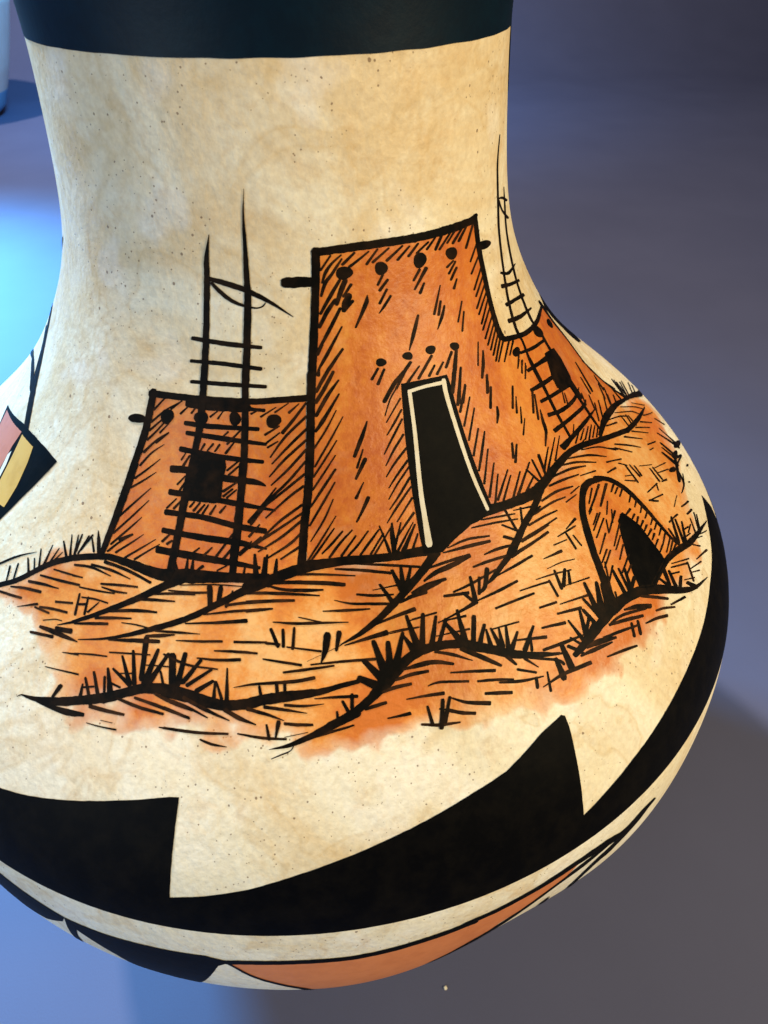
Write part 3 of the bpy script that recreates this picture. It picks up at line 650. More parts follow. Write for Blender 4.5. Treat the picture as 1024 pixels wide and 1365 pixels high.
gr = [
['S',-6043,17707,-11,-2,-5987,17655,-32,-6,-5930,17600,-49,-8,-5870,17537,-53,-9,-5810,17471,-53,-8],
['S',-6164,17624,-28,3,-6249,17515,-31,3,-6329,17407,-34,3],
['S',-6480,17576,-24,-1,-6473,17472,-33,-1,-6465,17369,-41,-1],
['S',-6259,17595,-24,1,-6317,17474,-26,1,-6370,17354,-29,1],
['S',-6159,17599,-21,-5,-6052,17524,-26,-6,-5948,17448,-30,-7],
['S',-5869,16915,-26,-2,-5825,16805,-30,-2,-5781,16697,-34,-3],
['S',-5616,16918,-25,-2,-5586,16830,-30,-2,-5556,16742,-34,-2],
['S',-5806,16807,13,-14,-5582,16846,13,-14],
['S',-5484,16773,26,-6,-5398,16842,19,-4,-5311,16911,13,-3],
['S',-2718,17350,-67,-4,-2685,17252,-63,-4,-2654,17155,-60,-4],
['S',-2458,17354,-58,2,-2466,17275,-55,2,-2473,17197,-52,2],
['S',-2170,17338,-17,3,-2228,17250,-25,4,-2283,17162,-33,5],
['S',-3946,16659,-42,-2,-3920,16569,-44,-2,-3894,16480,-45,-3],
['S',-3694,17624,-18,-3,-3641,17559,-32,-5,-3589,17495,-45,-7],
['S',-3371,17661,-24,0,-3364,17590,-38,0,-3357,17520,-52,-1],
['S',-3234,17675,-19,0,-3225,17602,-36,-1,-3216,17530,-52,-1],
['S',-2966,17595,-30,14,-3139,17512,-21,9],
['S',-1703,17765,-18,-1,-1665,17652,-38,-3,-1628,17540,-58,-4],
['S',-1906,17671,-18,1,-1929,17595,-25,2,-1950,17519,-31,2],
['S',-1451,17744,-23,1,-1472,17634,-32,2,-1493,17526,-40,2],
['S',-2364,17635,-10,8,-2478,17600,-12,9,-2591,17565,-13,9],
['S',6973,17026,-13,20,6735,17017,-9,13,6504,17005,-5,7],
['S',6425,16954,-31,2,6424,16849,-34,2,6421,16745,-36,2],
['S',6588,16876,-25,0,6606,16800,-25,1,6624,16724,-24,1],
['S',5074,17661,-36,0,5089,17562,-38,0,5102,17465,-39,0,5113,17369,-40,0],
['S',5554,17578,-29,5,5447,17472,-34,6,5343,17368,-38,7],
['S',4794,17505,-21,-8,4969,17423,-25,-9,5143,17340,-30,-10],
['S',4692,17363,-33,-15,4872,17292,-32,-14,5051,17218,-31,-13],
['S',5928,17514,11,14,5620,17559,8,11,5318,17600,5,7],
['S',6169,17452,-12,15,5962,17434,-13,16,5761,17415,-14,17],
['S',-8577,16671,31,-5,-8455,16740,33,-5,-8332,16809,34,-6,-8216,16869,32,-7,-8064,16939,27,-7,-7918,16997,19,-6,-7764,17052,12,-4,-7609,17104,5,-2],
['S',-8168,16755,-31,-5,-8103,16682,-27,-5,-8041,16610,-23,-4],
['S',-7967,16842,-28,-4,-7912,16759,-27,-4,-7858,16676,-26,-4],
['S',-7775,16979,-21,-5,-7649,16910,-27,-7,-7528,16841,-33,-9],
['S',-7574,17022,-18,-4,-7478,16957,-21,-5,-7385,16892,-24,-5],
['S',-7526,17163,-19,-3,-7411,17060,-27,-5,-7300,16959,-35,-6],
['S',-7230,17281,-16,-1,-7221,17185,-26,-1,-7211,17091,-36,-2,-7200,16998,-45,-3],
['S',-6992,17290,-15,0,-7030,17190,-25,0,-7065,17091,-34,0],
['S',-6836,17271,-11,1,-6900,17208,-18,2,-6962,17144,-25,3],
['S',-6949,17395,-23,-6,-6800,17316,-30,-9,-6656,17239,-37,-10],
['S',-6789,17517,-15,-2,-6682,17400,-27,-4,-6578,17285,-38,-6],
['S',-6590,17551,-15,-2,-6527,17436,-28,-3,-6464,17322,-39,-4],
['S',-5473,15887,-49,5,-5510,15823,-41,4,-5548,15757,-32,3],
['S',-5011,16003,-21,-2,-4992,15919,-33,-3,-4975,15835,-44,-4],
['S',-4994,16082,-26,-7,-4895,15994,-29,-8,-4799,15905,-32,-9,-4708,15815,-35,-10],
['S',-4856,16173,-26,-7,-4773,16097,-30,-8,-4693,16020,-35,-9,-4615,15944,-39,-11],
['S',-4596,16158,-28,-4,-4552,16073,-27,-4,-4508,15988,-27,-4,-4467,15902,-27,-4],
['S',-4581,16257,-27,-5,-4511,16172,-41,-8,-4442,16086,-54,-11,-4377,15999,-66,-14],
['S',-4476,16277,-12,-11,-4328,16238,-16,-15,-4183,16197,-21,-19,-4042,16156,-26,-22],
['S',-4353,16431,-22,-6,-4248,16345,-31,-9,-4147,16258,-40,-11,-4050,16172,-48,-14],
['S',-4147,16510,-32,-4,-4095,16429,-37,-5,-4045,16347,-41,-6,-3997,16266,-45,-6,-3951,16184,-49,-7],
['S',-3933,16667,-64,-3,-3908,16565,-60,-3,-3883,16463,-57,-3,-3860,16361,-54,-3,-3837,16260,-51,-2],
['S',-3627,16579,-37,3,-3657,16491,-45,4,-3686,16404,-54,5,-3714,16317,-62,6,-3742,16230,-70,6],
['S',-3390,16560,-34,7,-3456,16481,-40,9,-3521,16401,-46,10,-3585,16321,-52,11,-3647,16241,-58,12],
['S',-3469,16365,-22,-4,-3413,16298,-25,-5,-3358,16230,-28,-6],
['S',-3280,16533,-79,-6,-3247,16444,-75,-6,-3216,16355,-71,-6,-3185,16266,-68,-5],
['S',-3018,16590,-36,3,-3039,16492,-47,3,-3060,16393,-58,4,-3080,16295,-68,5],
['S',-2816,16463,-17,5,-2909,16374,-20,6,-2999,16285,-24,7],
['S',-4971,15982,10,-11,-4766,16029,10,-11],
['S',-4448,16124,-4,-12,-4333,16114,-4,-12,-4219,16103,-5,-12],
['S',-3288,16532,-67,-5,-3247,16423,-66,-5,-3209,16315,-65,-5,-3172,16206,-63,-5],
['S',-3039,16583,-44,2,-3051,16480,-48,2,-3062,16377,-53,2,-3073,16275,-57,2],
['S',-2685,16548,-30,10,-2781,16467,-36,11,-2875,16385,-41,13,-2967,16304,-46,14],
['S',-2444,16461,-20,12,-2591,16398,-22,14,-2736,16335,-25,15,-2880,16270,-28,17],
['S',-2382,16344,-21,14,-2531,16285,-27,18,-2678,16224,-33,22],
['S',-2339,16338,-19,0,-2333,16261,-28,0,-2328,16184,-36,0],
['S',-2313,16339,-17,-4,-2245,16255,-24,-5,-2180,16171,-30,-6],
['S',-2124,16486,-15,0,-2111,16398,-23,-1,-2097,16310,-31,-1,-2085,16223,-39,-1,-2073,16135,-46,-1],
['S',-1261,16917,-33,-7,-1189,16829,-35,-7,-1118,16742,-36,-7],
['S',-1009,16907,-32,0,-1005,16824,-34,0,-1001,16742,-35,0],
['S',-768,16923,-28,2,-788,16819,-31,2,-808,16717,-35,2],
['S',-83,16809,-77,9,-103,16758,-73,8,-122,16707,-68,9,-145,16660,-58,11,-194,16596,-35,8,-246,16536,-10,3],
['S',170,16825,-57,8,128,16742,-43,6,86,16659,-30,4],
['S',-1462,16307,-25,-2,-1426,16211,-32,-3],
['S',-1137,16346,-33,-1,-1122,16268,-34,-1,-1109,16190,-35,-1],
['S',-973,16354,-29,1,-973,16271,-31,1,-974,16188,-32,1],
['S',-1306,15902,-20,-2,-1282,15832,-25,-3,-1258,15761,-29,-3],
['S',-1096,15926,-40,5,-1120,15844,-28,3,-1145,15760,-16,2],
['S',112,16100,-23,-5,150,16047,-27,-6,188,15993,-32,-7],
['S',290,16134,-35,4,261,16028,-31,3],
['S',-17,15996,-21,0,-14,15928,-27,0],
['S',1592,17427,-35,-4,1652,17307,-52,-6,1710,17189,-69,-8],
['S',1819,17447,-32,2,1786,17326,-52,3,1755,17206,-70,4],
['S',2053,17419,-29,7,1946,17318,-39,9,1843,17218,-48,12],
['S',1241,17294,-28,-6,1320,17209,-37,-8,1397,17124,-46,-10,1472,17041,-55,-12],
['S',467,16323,-31,-29,633,16269,-40,-37,796,16213,-51,-46],
['S',617,16494,-39,-16,733,16412,-50,-20,845,16329,-61,-23,955,16245,-71,-27],
['S',874,16671,-50,-4,913,16560,-63,-5,950,16450,-76,-6,986,16340,-88,-7],
['S',1159,16630,-51,4,1137,16535,-61,4,1116,16442,-72,5,1095,16348,-82,6],
['S',1505,16707,-33,8,1418,16608,-47,11,1335,16510,-60,14,1254,16412,-73,17],
['S',1503,16693,-22,-5,1577,16601,-46,-9,1648,16508,-69,-14],
['S',1676,16874,-37,-2,1700,16768,-50,-3,1723,16663,-63,-3,1746,16558,-75,-4],
['S',2036,16848,-41,6,1976,16746,-48,7,1917,16644,-55,8,1861,16543,-61,9],
['S',2306,16788,-31,7,2225,16699,-39,9,2147,16611,-47,11,2071,16523,-55,13],
['S',2502,16724,-36,12,2411,16655,-36,12,2323,16587,-37,12,2237,16519,-38,12],
['S',2479,16682,-31,-6,2543,16607,-45,-9,2606,16532,-59,-12,2667,16457,-72,-14],
['S',2817,16772,-35,1,2803,16682,-45,2,2789,16594,-55,2,2776,16506,-64,3,2763,16418,-74,4],
['S',3129,16641,-49,10,3063,16559,-49,10,2999,16477,-50,10,2937,16396,-50,10],
['S',3288,16517,-32,11,3175,16438,-38,14,3066,16359,-45,16],
['S',3292,16457,-21,1,3277,16371,-38,2,3262,16285,-54,3],
['S',3404,16445,-26,-1,3428,16339,-42,-2,3452,16232,-58,-2],
['S',3572,16420,-21,2,3539,16320,-36,4,3507,16219,-50,5],
['S',3742,16405,-25,4,3693,16325,-35,6,3645,16244,-44,7,3599,16163,-52,9],
['S',3935,16290,-20,9,3802,16218,-32,15,3673,16146,-45,21],
['S',294,16154,-32,3,282,16095,-33,3,270,16035,-35,3],
['S',105,16100,-23,-5,147,16045,-27,-6,187,15990,-32,-7],
['S',1661,15862,-25,0,1668,15766,-30,0,1676,15670,-35,0],
['S',1970,15885,-34,7,1920,15794,-37,8,1872,15701,-40,9,1825,15608,-43,9],
['S',2115,15894,-26,8,2047,15816,-30,9,1982,15738,-34,11,1919,15659,-38,12],
['S',5245,16612,-31,1,5246,16516,-33,1,5246,16421,-35,1],
['S',3392,17079,-38,3,3364,16988,-45,3,3335,16898,-52,4,3308,16810,-58,4],
['S',3085,16947,-27,-8,3183,16872,-33,-9,3278,16797,-39,-11],
['S',3602,17039,-31,6,3528,16956,-33,6,3456,16874,-34,7],
['S',3870,17092,-52,13,3793,17028,-51,13,3718,16965,-48,13,3646,16916,-36,17,3546,16888,-18,18,3447,16876,-9,15],
['S',5511,16673,-37,4,5476,16572,-42,4,5442,16472,-46,5],
['S',5786,16619,-36,12,5654,16546,-42,14,5527,16473,-47,16],
['S',5857,16576,-30,7,5787,16514,-37,9,5719,16452,-44,10],
['S',4334,16260,-22,11,4197,16197,-30,15,4065,16132,-37,19,3936,16068,-44,22],
['S',4182,16185,-17,3,4128,16108,-25,5,4076,16031,-32,7],
['S',4745,15875,-58,5,4739,15786,-66,6,4734,15697,-74,7,4730,15606,-82,8],
['S',4485,15769,-51,5,4477,15668,-63,6,4470,15564,-75,8],
['S',4186,15702,-20,4,4140,15598,-26,5,4098,15493,-31,7],
['S',3909,15700,-35,7,3867,15610,-35,7],
['S',4864,15836,-24,-9,4990,15750,-26,-9,5115,15661,-28,-10],
['S',5174,16082,-24,0,5205,15986,-31,0,5237,15888,-39,0,5268,15789,-46,0],
['S',5572,16132,-34,7,5504,16032,-38,8,5438,15932,-42,9,5376,15831,-46,10],
['S',5572,16132,-29,5,5504,16014,-40,7,5441,15896,-50,10,5381,15775,-60,12],
['S',5650,16074,-44,-1,5703,15953,-51,-1,5756,15830,-58,-1],
['S',5704,15980,-34,16,5577,15920,-33,16,5454,15859,-33,16,5336,15797,-33,16],
['S',5731,15883,-26,20,5591,15846,-26,19,5456,15808,-26,19],
['S',5179,16086,-24,0,5211,15987,-33,0,5244,15887,-42,0,5276,15786,-50,0],
['S',5021,15904,-23,-6,5120,15816,-27,-7,5219,15726,-31,-7],
['S',4883,15843,-25,-8,4965,15783,-28,-9,5048,15722,-32,-10],
['S',6585,15508,-35,11,6533,15439,-37,12,6483,15369,-39,13],
['S',6768,15461,-36,12,6717,15393,-40,14,6668,15325,-45,16],
['S',8393,15574,-73,24,8317,15467,-62,21,8246,15356,-52,18],
['S',8519,15471,-48,15,8463,15368,-57,19,8412,15263,-67,23],
['S',8093,15567,-37,2,8151,15477,-47,3,8210,15383,-56,5],
['S',8761,15238,-44,29,8630,15205,-49,32,8504,15171,-54,35],
['S',8531,15434,-14,-11,8827,15304,-14,-11],
['S',8861,15054,-64,4,9049,14840,-79,8],
['S',10653,14942,9,7,10312,15124,10,8,10002,15276,11,9],
['S',11077,14779,6,9,10478,15097,9,11],
['S',10006,15775,-49,20,9855,15694,-53,22,9712,15611,-58,24,9578,15524,-62,26],
['S',10085,15681,-43,17,9944,15583,-50,20,9812,15481,-58,24,9690,15375,-65,28],
['S',9571,15759,-41,11,9535,15625,-45,13,9507,15485,-49,15],
['S',10250,15538,-41,20,10036,15457,-48,24,9837,15370,-55,27],
['S',10373,15366,4,16,10012,15492,3,12],
['S',10511,15323,-24,20,10182,15345,-23,19],
['S',10232,15296,2,13,9874,15419,2,16],
['S',10322,15680,-4,14,10051,15744,-4,15,9793,15799,-5,16],
['S',10717,15336,-29,14,10562,15235,-39,19,10418,15128,-48,24],
['S',11093,15230,-31,17,10865,15148,-40,23,10656,15059,-49,28],
['S',11147,15144,-26,16,10939,15088,-33,20,10746,15025,-40,24],
['S',12232,17024,-46,12,12158,16942,-48,13,12085,16860,-51,14],
['S',12561,16895,-48,14,12450,16828,-50,15,12342,16761,-52,16],
['S',12666,16820,-49,14,12555,16681,-54,16],
['S',13265,16030,-53,18,13447,15747,-76,29,13699,15400,-112,53],
['S',13730,15881,-41,17,13768,15636,-66,30,13864,15344,-100,53],
['S',12798,16006,-63,22,12831,15814,-81,30,12884,15605,-101,41],
['S',12330,16011,-71,22,12379,15850,-94,31,12439,15677,-119,43],
['S',12601,16007,-45,15,12648,15842,-61,21,12709,15664,-79,30],
['S',13470,15697,-77,32,13576,15527,-104,46,13712,15329,-140,70],
['P',14009,15140,13720,15301,13509,15424,13365,15520,13370,15556,13543,15504,13770,15405,14035,15271,14396,15044,14726,14778,14646,14787,14342,14957],
['P',13015,15532,12834,15593,12671,15665,12590,15719,12587,15749,12672,15746,12825,15706,12995,15647,13184,15566,13322,15483,13289,15462,13159,15492],
['S',12719,15668,-50,-4,13339,15318,-60,3],
['S',12396,15652,22,-22,12829,15514,29,-30,13339,15317,42,-42],
['S',12676,15653,-92,52,12349,15660,-89,50,12050,15654,-87,48,11773,15638,-86,47],
['P',12160,15713,12108,15711,12001,15737,11862,15795,11763,15851,11714,15893,11717,15917,11786,15912,11894,15884,12028,15834,12152,15770,12189,15726],
['S',12140,15618,-53,25,12004,15548,-61,30,11841,15504,-54,32,11586,15541,-28,22,11315,15594,-14,13],
['S',12269,15492,-30,18,11913,15498,-33,20],
['P',13208,15091,13136,15121,13066,15158,13009,15193,12963,15226,12964,15243,13018,15230,13084,15204,13152,15172,13221,15131,13257,15098,13251,15084],
['P',12290,15249,12254,15259,12213,15279,12180,15299,12159,15317,12158,15327,12173,15330,12202,15324,12244,15306,12276,15284,12291,15268,12299,15255]]
gh = [
['S',-6331,17204,11,-14,-6171,17226,11,-15,-6012,17247,9,-16,-5840,17260,4,-17,-5697,17262,-1,-15,-5546,17258,-3,-12,-5393,17251,-2,-9,-5245,17244,-2,-6],
['S',-5870,17291,4,-14,-5713,17299,4,-15,-5557,17306,3,-16,-5404,17311,1,-17,-5256,17312,-2,-17,-5069,17305,-4,-14,-4889,17293,-3,-9,-4713,17280,-2,-5],
['S',-5540,17381,0,-22,-5369,17381,0,-21,-5201,17381,-1,-20,-5034,17378,-3,-20,-4865,17371,-6,-19,-4693,17358,-8,-18,-4519,17340,-9,-17,-4347,17320,-9,-16,-4178,17299,-9,-16],
['S',-6259,17082,5,-11,-5971,17107,4,-9],
['S',-6168,17000,7,-11,-5999,17019,4,-7],
['S',-5954,16992,4,-9,-5786,17006,4,-10,-5619,17019,4,-11,-5458,17031,5,-11,-5302,17043,5,-11,-5150,17055,4,-10,-4999,17067,3,-9],
['S',-5427,17121,9,-13,-5262,17141,9,-14,-5098,17160,9,-15,-4937,17177,8,-16,-4780,17191,7,-15,-4627,17203,5,-13,-4475,17214,4,-11],
['S',-5373,17090,0,-9,-5236,17091,0,-11,-5100,17090,0,-13,-4977,17092,3,-14,-4830,17102,5,-12,-4696,17114,4,-9],
['S',-4414,17079,9,-18,-4286,17090,9,-18,-4157,17102,8,-18,-4032,17112,8,-19,-3912,17121,7,-18,-3766,17130,5,-16,-3629,17137,4,-12,-3492,17144,2,-9],
['S',-4998,16855,11,-12,-4841,16881,12,-14,-4683,16907,14,-17,-4529,16930,13,-19,-4381,16949,11,-20,-4243,16962,9,-19,-4112,16972,6,-17,-3984,16979,5,-15,-3856,16986,4,-13],
['S',-5256,16737,12,-15,-5125,16759,13,-16,-4993,16779,13,-17,-4856,16799,12,-17,-4709,16818,10,-15,-4557,16836,7,-12,-4405,16853,5,-9],
['S',-5697,16594,10,-10,-5544,16622,12,-13,-5392,16649,13,-15,-5252,16672,14,-17,-5132,16691,13,-17,-5024,16707,12,-16,-4916,16722,11,-15],
['S',-4217,17154,8,-11,-4058,17175,8,-12,-3897,17195,8,-14,-3740,17213,8,-15,-3589,17227,7,-16,-3448,17238,6,-16,-3314,17245,4,-15,-3182,17251,4,-14,-3050,17257,3,-14],
['S',-3696,17255,2,-9,-3554,17260,2,-11,-3410,17264,2,-13,-3271,17268,3,-15,-3146,17272,4,-16,-3007,17279,5,-16,-2886,17288,5,-15,-2765,17295,4,-14],
['S',-3450,17338,3,-7,-3306,17350,3,-7,-3162,17362,3,-8,-3018,17372,3,-8,-2875,17382,3,-9,-2734,17390,2,-9,-2594,17396,2,-9,-2457,17399,1,-9,-2322,17401,1,-9,-2188,17400,0,-8,-2056,17399,0,-7,-1924,17397,0,-6,-1791,17395,0,-6],
['S',-1847,17314,4,-11,-1728,17321,4,-14,-1610,17328,4,-16,-1493,17331,2,-16,-1376,17333,2,-16],
['S',-2286,17173,7,-16,-2161,17185,8,-17,-2037,17197,7,-18,-1897,17208,6,-18,-1775,17214,4,-17,-1642,17219,3,-16,-1506,17223,2,-15,-1371,17226,2,-14],
['S',-2769,17045,5,-9,-2635,17059,5,-10,-2501,17073,6,-12,-2368,17086,6,-13,-2232,17099,6,-15,-2094,17110,6,-16,-1952,17119,5,-16,-1807,17127,4,-15,-1660,17134,3,-15,-1513,17140,3,-14,-1367,17146,3,-13],
['S',-3148,16920,4,-9,-3005,16932,4,-10,-2862,16943,5,-12,-2720,16953,5,-14,-2579,16962,5,-16,-2443,16971,6,-17,-2311,16980,6,-19,-2182,16989,7,-20,-2056,16997,7,-22,-1930,17005,7,-23,-1803,17012,6,-24],
['S',-4602,16780,2,-5,-4480,16788,2,-7,-4359,16796,2,-8,-4242,16800,1,-9,-4130,16800,0,-9,-4021,16798,-1,-9,-3913,16795,-1,-9],
['S',-3783,16783,4,-11,-3668,16790,4,-12,-3554,16797,4,-14,-3439,16803,4,-15,-3318,16809,4,-15,-3189,16815,3,-14,-3055,16820,2,-11,-2920,16824,1,-7,-2786,16828,1,-4],
['S',-3962,16706,9,-15,-3851,16719,10,-18,-3740,16731,11,-20,-3633,16744,12,-21,-3532,16756,11,-18,-3436,16768,8,-13,-3340,16780,5,-8],
['S',-4776,16558,6,-8,-4627,16578,8,-12,-4477,16597,10,-17,-4330,16615,12,-21,-4186,16631,12,-23,-4047,16645,11,-24,-3912,16657,10,-23,-3778,16668,9,-22,-3644,16678,8,-21],
['S',-3283,16723,2,-5,-3160,16730,2,-8,-3039,16736,3,-11,-2917,16742,4,-13,-2794,16748,4,-15,-2669,16754,4,-15,-2542,16761,4,-15,-2415,16767,4,-14,-2289,16773,3,-13],
['S',-2033,16775,2,-15,-1913,16777,2,-15,-1794,16778,1,-15,-1677,16779,1,-15,-1565,16779,1,-15,-1455,16780,1,-14,-1346,16779,0,-13],
['S',-2428,16666,1,-9,-2314,16668,2,-11,-2201,16671,2,-14,-2088,16672,1,-16,-1976,16672,1,-17,-1866,16671,0,-17,-1757,16669,-1,-16,-1648,16665,-1,-14,-1540,16662,-1,-13],
['S',-4666,16433,5,-8,-4545,16447,5,-9,-4423,16461,5,-10,-4303,16473,5,-10,-4188,16484,5,-11,-4044,16497,4,-10,-3907,16508,3,-9,-3770,16519,3,-8],
['S',-5428,16294,4,-6,-5297,16313,5,-8,-5168,16331,6,-10,-5042,16348,6,-11,-4922,16361,5,-10,-4806,16372,4,-9,-4691,16383,3,-9],
['S',-5785,16897,5,-9,-5664,16911,6,-10,-5544,16924,5,-11,-5426,16934,3,-11,-5251,16939,1,-10,-5080,16940,0,-9],
['S',8069,17700,-16,-9,8313,17643,-19,-11,8568,17582,-23,-12,8816,17517,-29,-12,9040,17452,-36,-11,9280,17365,-38,-7,9479,17279,-30,-4,9679,17191,-20,-2],
['S',7696,17696,-16,-12,7928,17647,-19,-13,8164,17596,-24,-14,8399,17536,-30,-12,8630,17463,-31,-9,8856,17383,-26,-7,9085,17299,-20,-4],
['S',7160,17658,-7,-16,7419,17629,-9,-18,7685,17596,-12,-19,7939,17557,-18,-18,8165,17510,-23,-15,8375,17459,-22,-11,8587,17405,-18,-9],
['S',6836,17593,-6,-16,7023,17574,-7,-17,7213,17553,-10,-19,7414,17527,-13,-18,7631,17494,-14,-16,7859,17454,-13,-13,8092,17412,-11,-10],
['S',6309,17497,2,-16,6531,17491,2,-18,6758,17483,-1,-19,6982,17466,-8,-19,7193,17437,-14,-16,7398,17400,-14,-13,7605,17361,-11,-10],
['S',5856,17413,3,-16,6034,17411,3,-16,6219,17409,2,-16,6402,17404,0,-16,6572,17395,-3,-16,6768,17377,-7,-14,6943,17354,-8,-12,7121,17330,-7,-10],
['S',5516,17331,1,-15,5710,17327,0,-16,5908,17321,-1,-16,6097,17313,-2,-16,6270,17300,-4,-14,6432,17286,-4,-12,6597,17270,-4,-10],
['S',5091,17219,2,-15,5262,17219,2,-15,5437,17218,1,-16,5613,17215,1,-16,5786,17212,1,-15,6007,17208,1,-14,6223,17203,1,-12,6444,17196,1,-11],
['S',4826,17120,3,-15,4998,17122,2,-15,5177,17122,2,-15,5351,17121,2,-15,5507,17121,3,-15,5673,17123,4,-14,5811,17126,4,-12,5951,17129,3,-10],
['S',8904,17598,-13,-7,9172,17531,-16,-8,9445,17460,-21,-8,9702,17378,-29,-6,9923,17284,-32,-3,10119,17181,-29,-1,10314,17076,-24,-1],
['S',9506,17144,-19,-8,9835,17050,-18,-7,10173,16948,-16,-5],
['S',9183,17062,-6,-11,9667,16977,-9,-14],
['S',8135,17378,-9,-7,8468,17311,-12,-9,8811,17237,-15,-11],
['S',7363,17312,3,-11,7590,17305,3,-10,7823,17295,2,-9],
['S',7037,17272,1,-11,7277,17261,1,-10,7523,17247,0,-8],
['S',6136,16999,0,-8,6290,16991,-1,-10,6447,16982,-1,-12,6583,16973,-1,-13,6722,16964,-1,-12,6835,16956,-1,-10],
['S',5893,16943,-4,-10,6112,16921,-4,-9,6335,16896,-3,-7],
['S',3930,17640,-4,-10,4103,17626,-5,-12,4278,17610,-6,-13,4453,17593,-8,-14,4627,17573,-9,-15,4798,17551,-10,-14,4967,17528,-10,-13,5136,17502,-9,-11,5307,17476,-8,-10],
['S',4275,17684,-5,-10,4455,17665,-7,-12,4636,17644,-8,-14,4813,17622,-10,-15,4980,17600,-10,-14,5142,17577,-9,-12,5305,17553,-8,-10],
['S',3112,17512,2,-7,3252,17519,2,-10,3393,17526,3,-13,3536,17529,1,-16,3683,17527,-4,-17,3835,17516,-8,-17,3989,17498,-9,-15,4146,17477,-9,-14,4303,17456,-8,-12],
['S',2962,17473,-1,-10,3138,17467,-2,-14,3318,17460,-4,-18,3495,17452,-5,-22,3664,17442,-7,-25,3821,17431,-9,-25,3968,17420,-9,-23,4113,17407,-9,-21,4261,17393,-9,-20],
['S',4121,17279,-3,-10,4326,17264,-4,-11,4533,17246,-5,-11,4744,17227,-5,-12],
['S',-6855,17041,4,-10,-6679,17056,4,-11,-6506,17069,4,-12,-6349,17080,4,-12,-6157,17095,4,-10,-5984,17107,3,-7],
['S',-7152,16898,6,-11,-6991,16916,6,-13,-6831,16932,7,-14,-6675,16948,7,-15,-6524,16962,8,-16,-6334,16981,8,-16,-6150,16998,7,-15,-5969,17014,6,-14],
['S',-7391,16760,14,-16,-7247,16783,14,-17,-7103,16804,13,-17,-6955,16824,10,-17,-6798,16842,7,-14,-6637,16857,4,-10,-6478,16872,2,-6],
['S',-7812,16579,10,-8,-7668,16611,13,-10,-7525,16642,15,-14,-7378,16670,14,-16,-7223,16693,12,-17,-7064,16714,10,-17,-6907,16734,9,-17],
['S',-8070,16445,7,-13,-7883,16473,8,-14,-7699,16499,9,-15,-7520,16525,9,-15,-7343,16551,9,-14],
['S',-7334,16438,5,-3,-7204,16481,10,-5,-7076,16522,15,-8,-6957,16559,19,-11,-6842,16593,24,-14],
['S',-6871,16549,2,-11,-6649,16562,1,-12,-6432,16572,1,-13],
['S',-6741,16579,12,-13,-6575,16608,11,-14,-6400,16633,9,-15,-6268,16647,7,-15,-6128,16659,5,-14,-5990,16671,5,-14],
['S',-6399,16721,12,-13,-6176,16758,11,-13,-5955,16792,11,-13],
['S',-6494,16470,7,-5,-6336,16513,7,-5,-6195,16547,5,-6,-6032,16562,2,-5],
['S',-6506,16390,3,-16,-6333,16401,3,-24,-6159,16410,2,-29,-6037,16414,0,-29,-5912,16417,-1,-28,-5792,16418,-1,-24,-5626,16420,-1,-16,-5467,16421,0,-6],
['S',-6095,16454,15,-26,-5898,16478,15,-28,-5703,16501,15,-30],
['S',-6670,16281,9,-15,-6472,16309,9,-17,-6276,16334,9,-18,-6083,16358,9,-19],
['S',-5711,16249,2,-4,-5521,16273,4,-9,-5333,16296,6,-13],
['S',-5969,16021,1,-4,-5836,16035,2,-6,-5704,16048,2,-7,-5573,16061,2,-9,-5440,16073,3,-10,-5307,16084,3,-10,-5175,16094,3,-11],
['S',-4725,15809,1,-22,-4603,15813,0,-23,-4482,15816,0,-23,-4362,15819,1,-22,-4242,15823,2,-20,-4122,15827,1,-18,-4004,15831,1,-15],
['S',-4246,15985,-4,-15,-4122,15977,-5,-16,-3999,15967,-5,-18,-3877,15957,-5,-19,-3754,15949,-4,-19,-3628,15943,-2,-19,-3501,15939,-2,-18,-3374,15935,-2,-16,-3248,15929,-2,-15],
['S',-3872,16037,-3,-15,-3759,16031,-3,-16,-3648,16024,-4,-17,-3538,16017,-4,-18,-3428,16008,-5,-19,-3317,15998,-6,-19,-3204,15987,-6,-19,-3090,15974,-7,-18,-2977,15960,-7,-17,-2864,15945,-6,-16,-2753,15930,-6,-15],
['S',-3479,16124,-8,-16,-3377,16109,-9,-17,-3275,16092,-10,-18,-3175,16076,-10,-18,-3076,16061,-8,-19,-2949,16045,-7,-17,-2825,16030,-6,-15,-2702,16014,-5,-12],
['S',-4691,15620,0,-5,-4589,15623,0,-6,-4489,15626,0,-8,-4388,15630,0,-9,-4286,15635,1,-10,-4185,15641,1,-11,-4084,15646,1,-11],
['S',-3279,15780,1,-7,-3171,15783,1,-9,-3064,15785,1,-11,-2957,15787,1,-13,-2853,15788,1,-14,-2750,15789,0,-13,-2648,15789,0,-13],
['S',-4429,15699,0,-4,-4305,15704,0,-4,-4181,15708,0,-4],
['S',-4309,16249,4,-6,-4149,16271,4,-7,-3989,16291,4,-8],
['S',-3846,16401,2,-6,-3670,16414,2,-7,-3495,16424,2,-8,-3321,16434,2,-8],
['S',-3483,16556,-6,-10,-3390,16542,-7,-12,-3298,16528,-7,-13,-3200,16515,-7,-14,-3101,16502,-7,-14,-2997,16489,-4,-14,-2869,16480,-2,-13,-2746,16477,0,-12,-2605,16476,1,-11,-2459,16476,0,-10,-2316,16474,0,-8],
['S',-2766,16569,1,-9,-2650,16570,1,-11,-2534,16569,1,-13,-2419,16569,1,-15,-2307,16571,3,-17,-2198,16574,4,-18,-2091,16579,4,-18,-1984,16584,4,-19,-1878,16589,4,-19],
['S',-1361,16771,-2,-15,-1220,16764,-2,-16,-1079,16755,-3,-17],
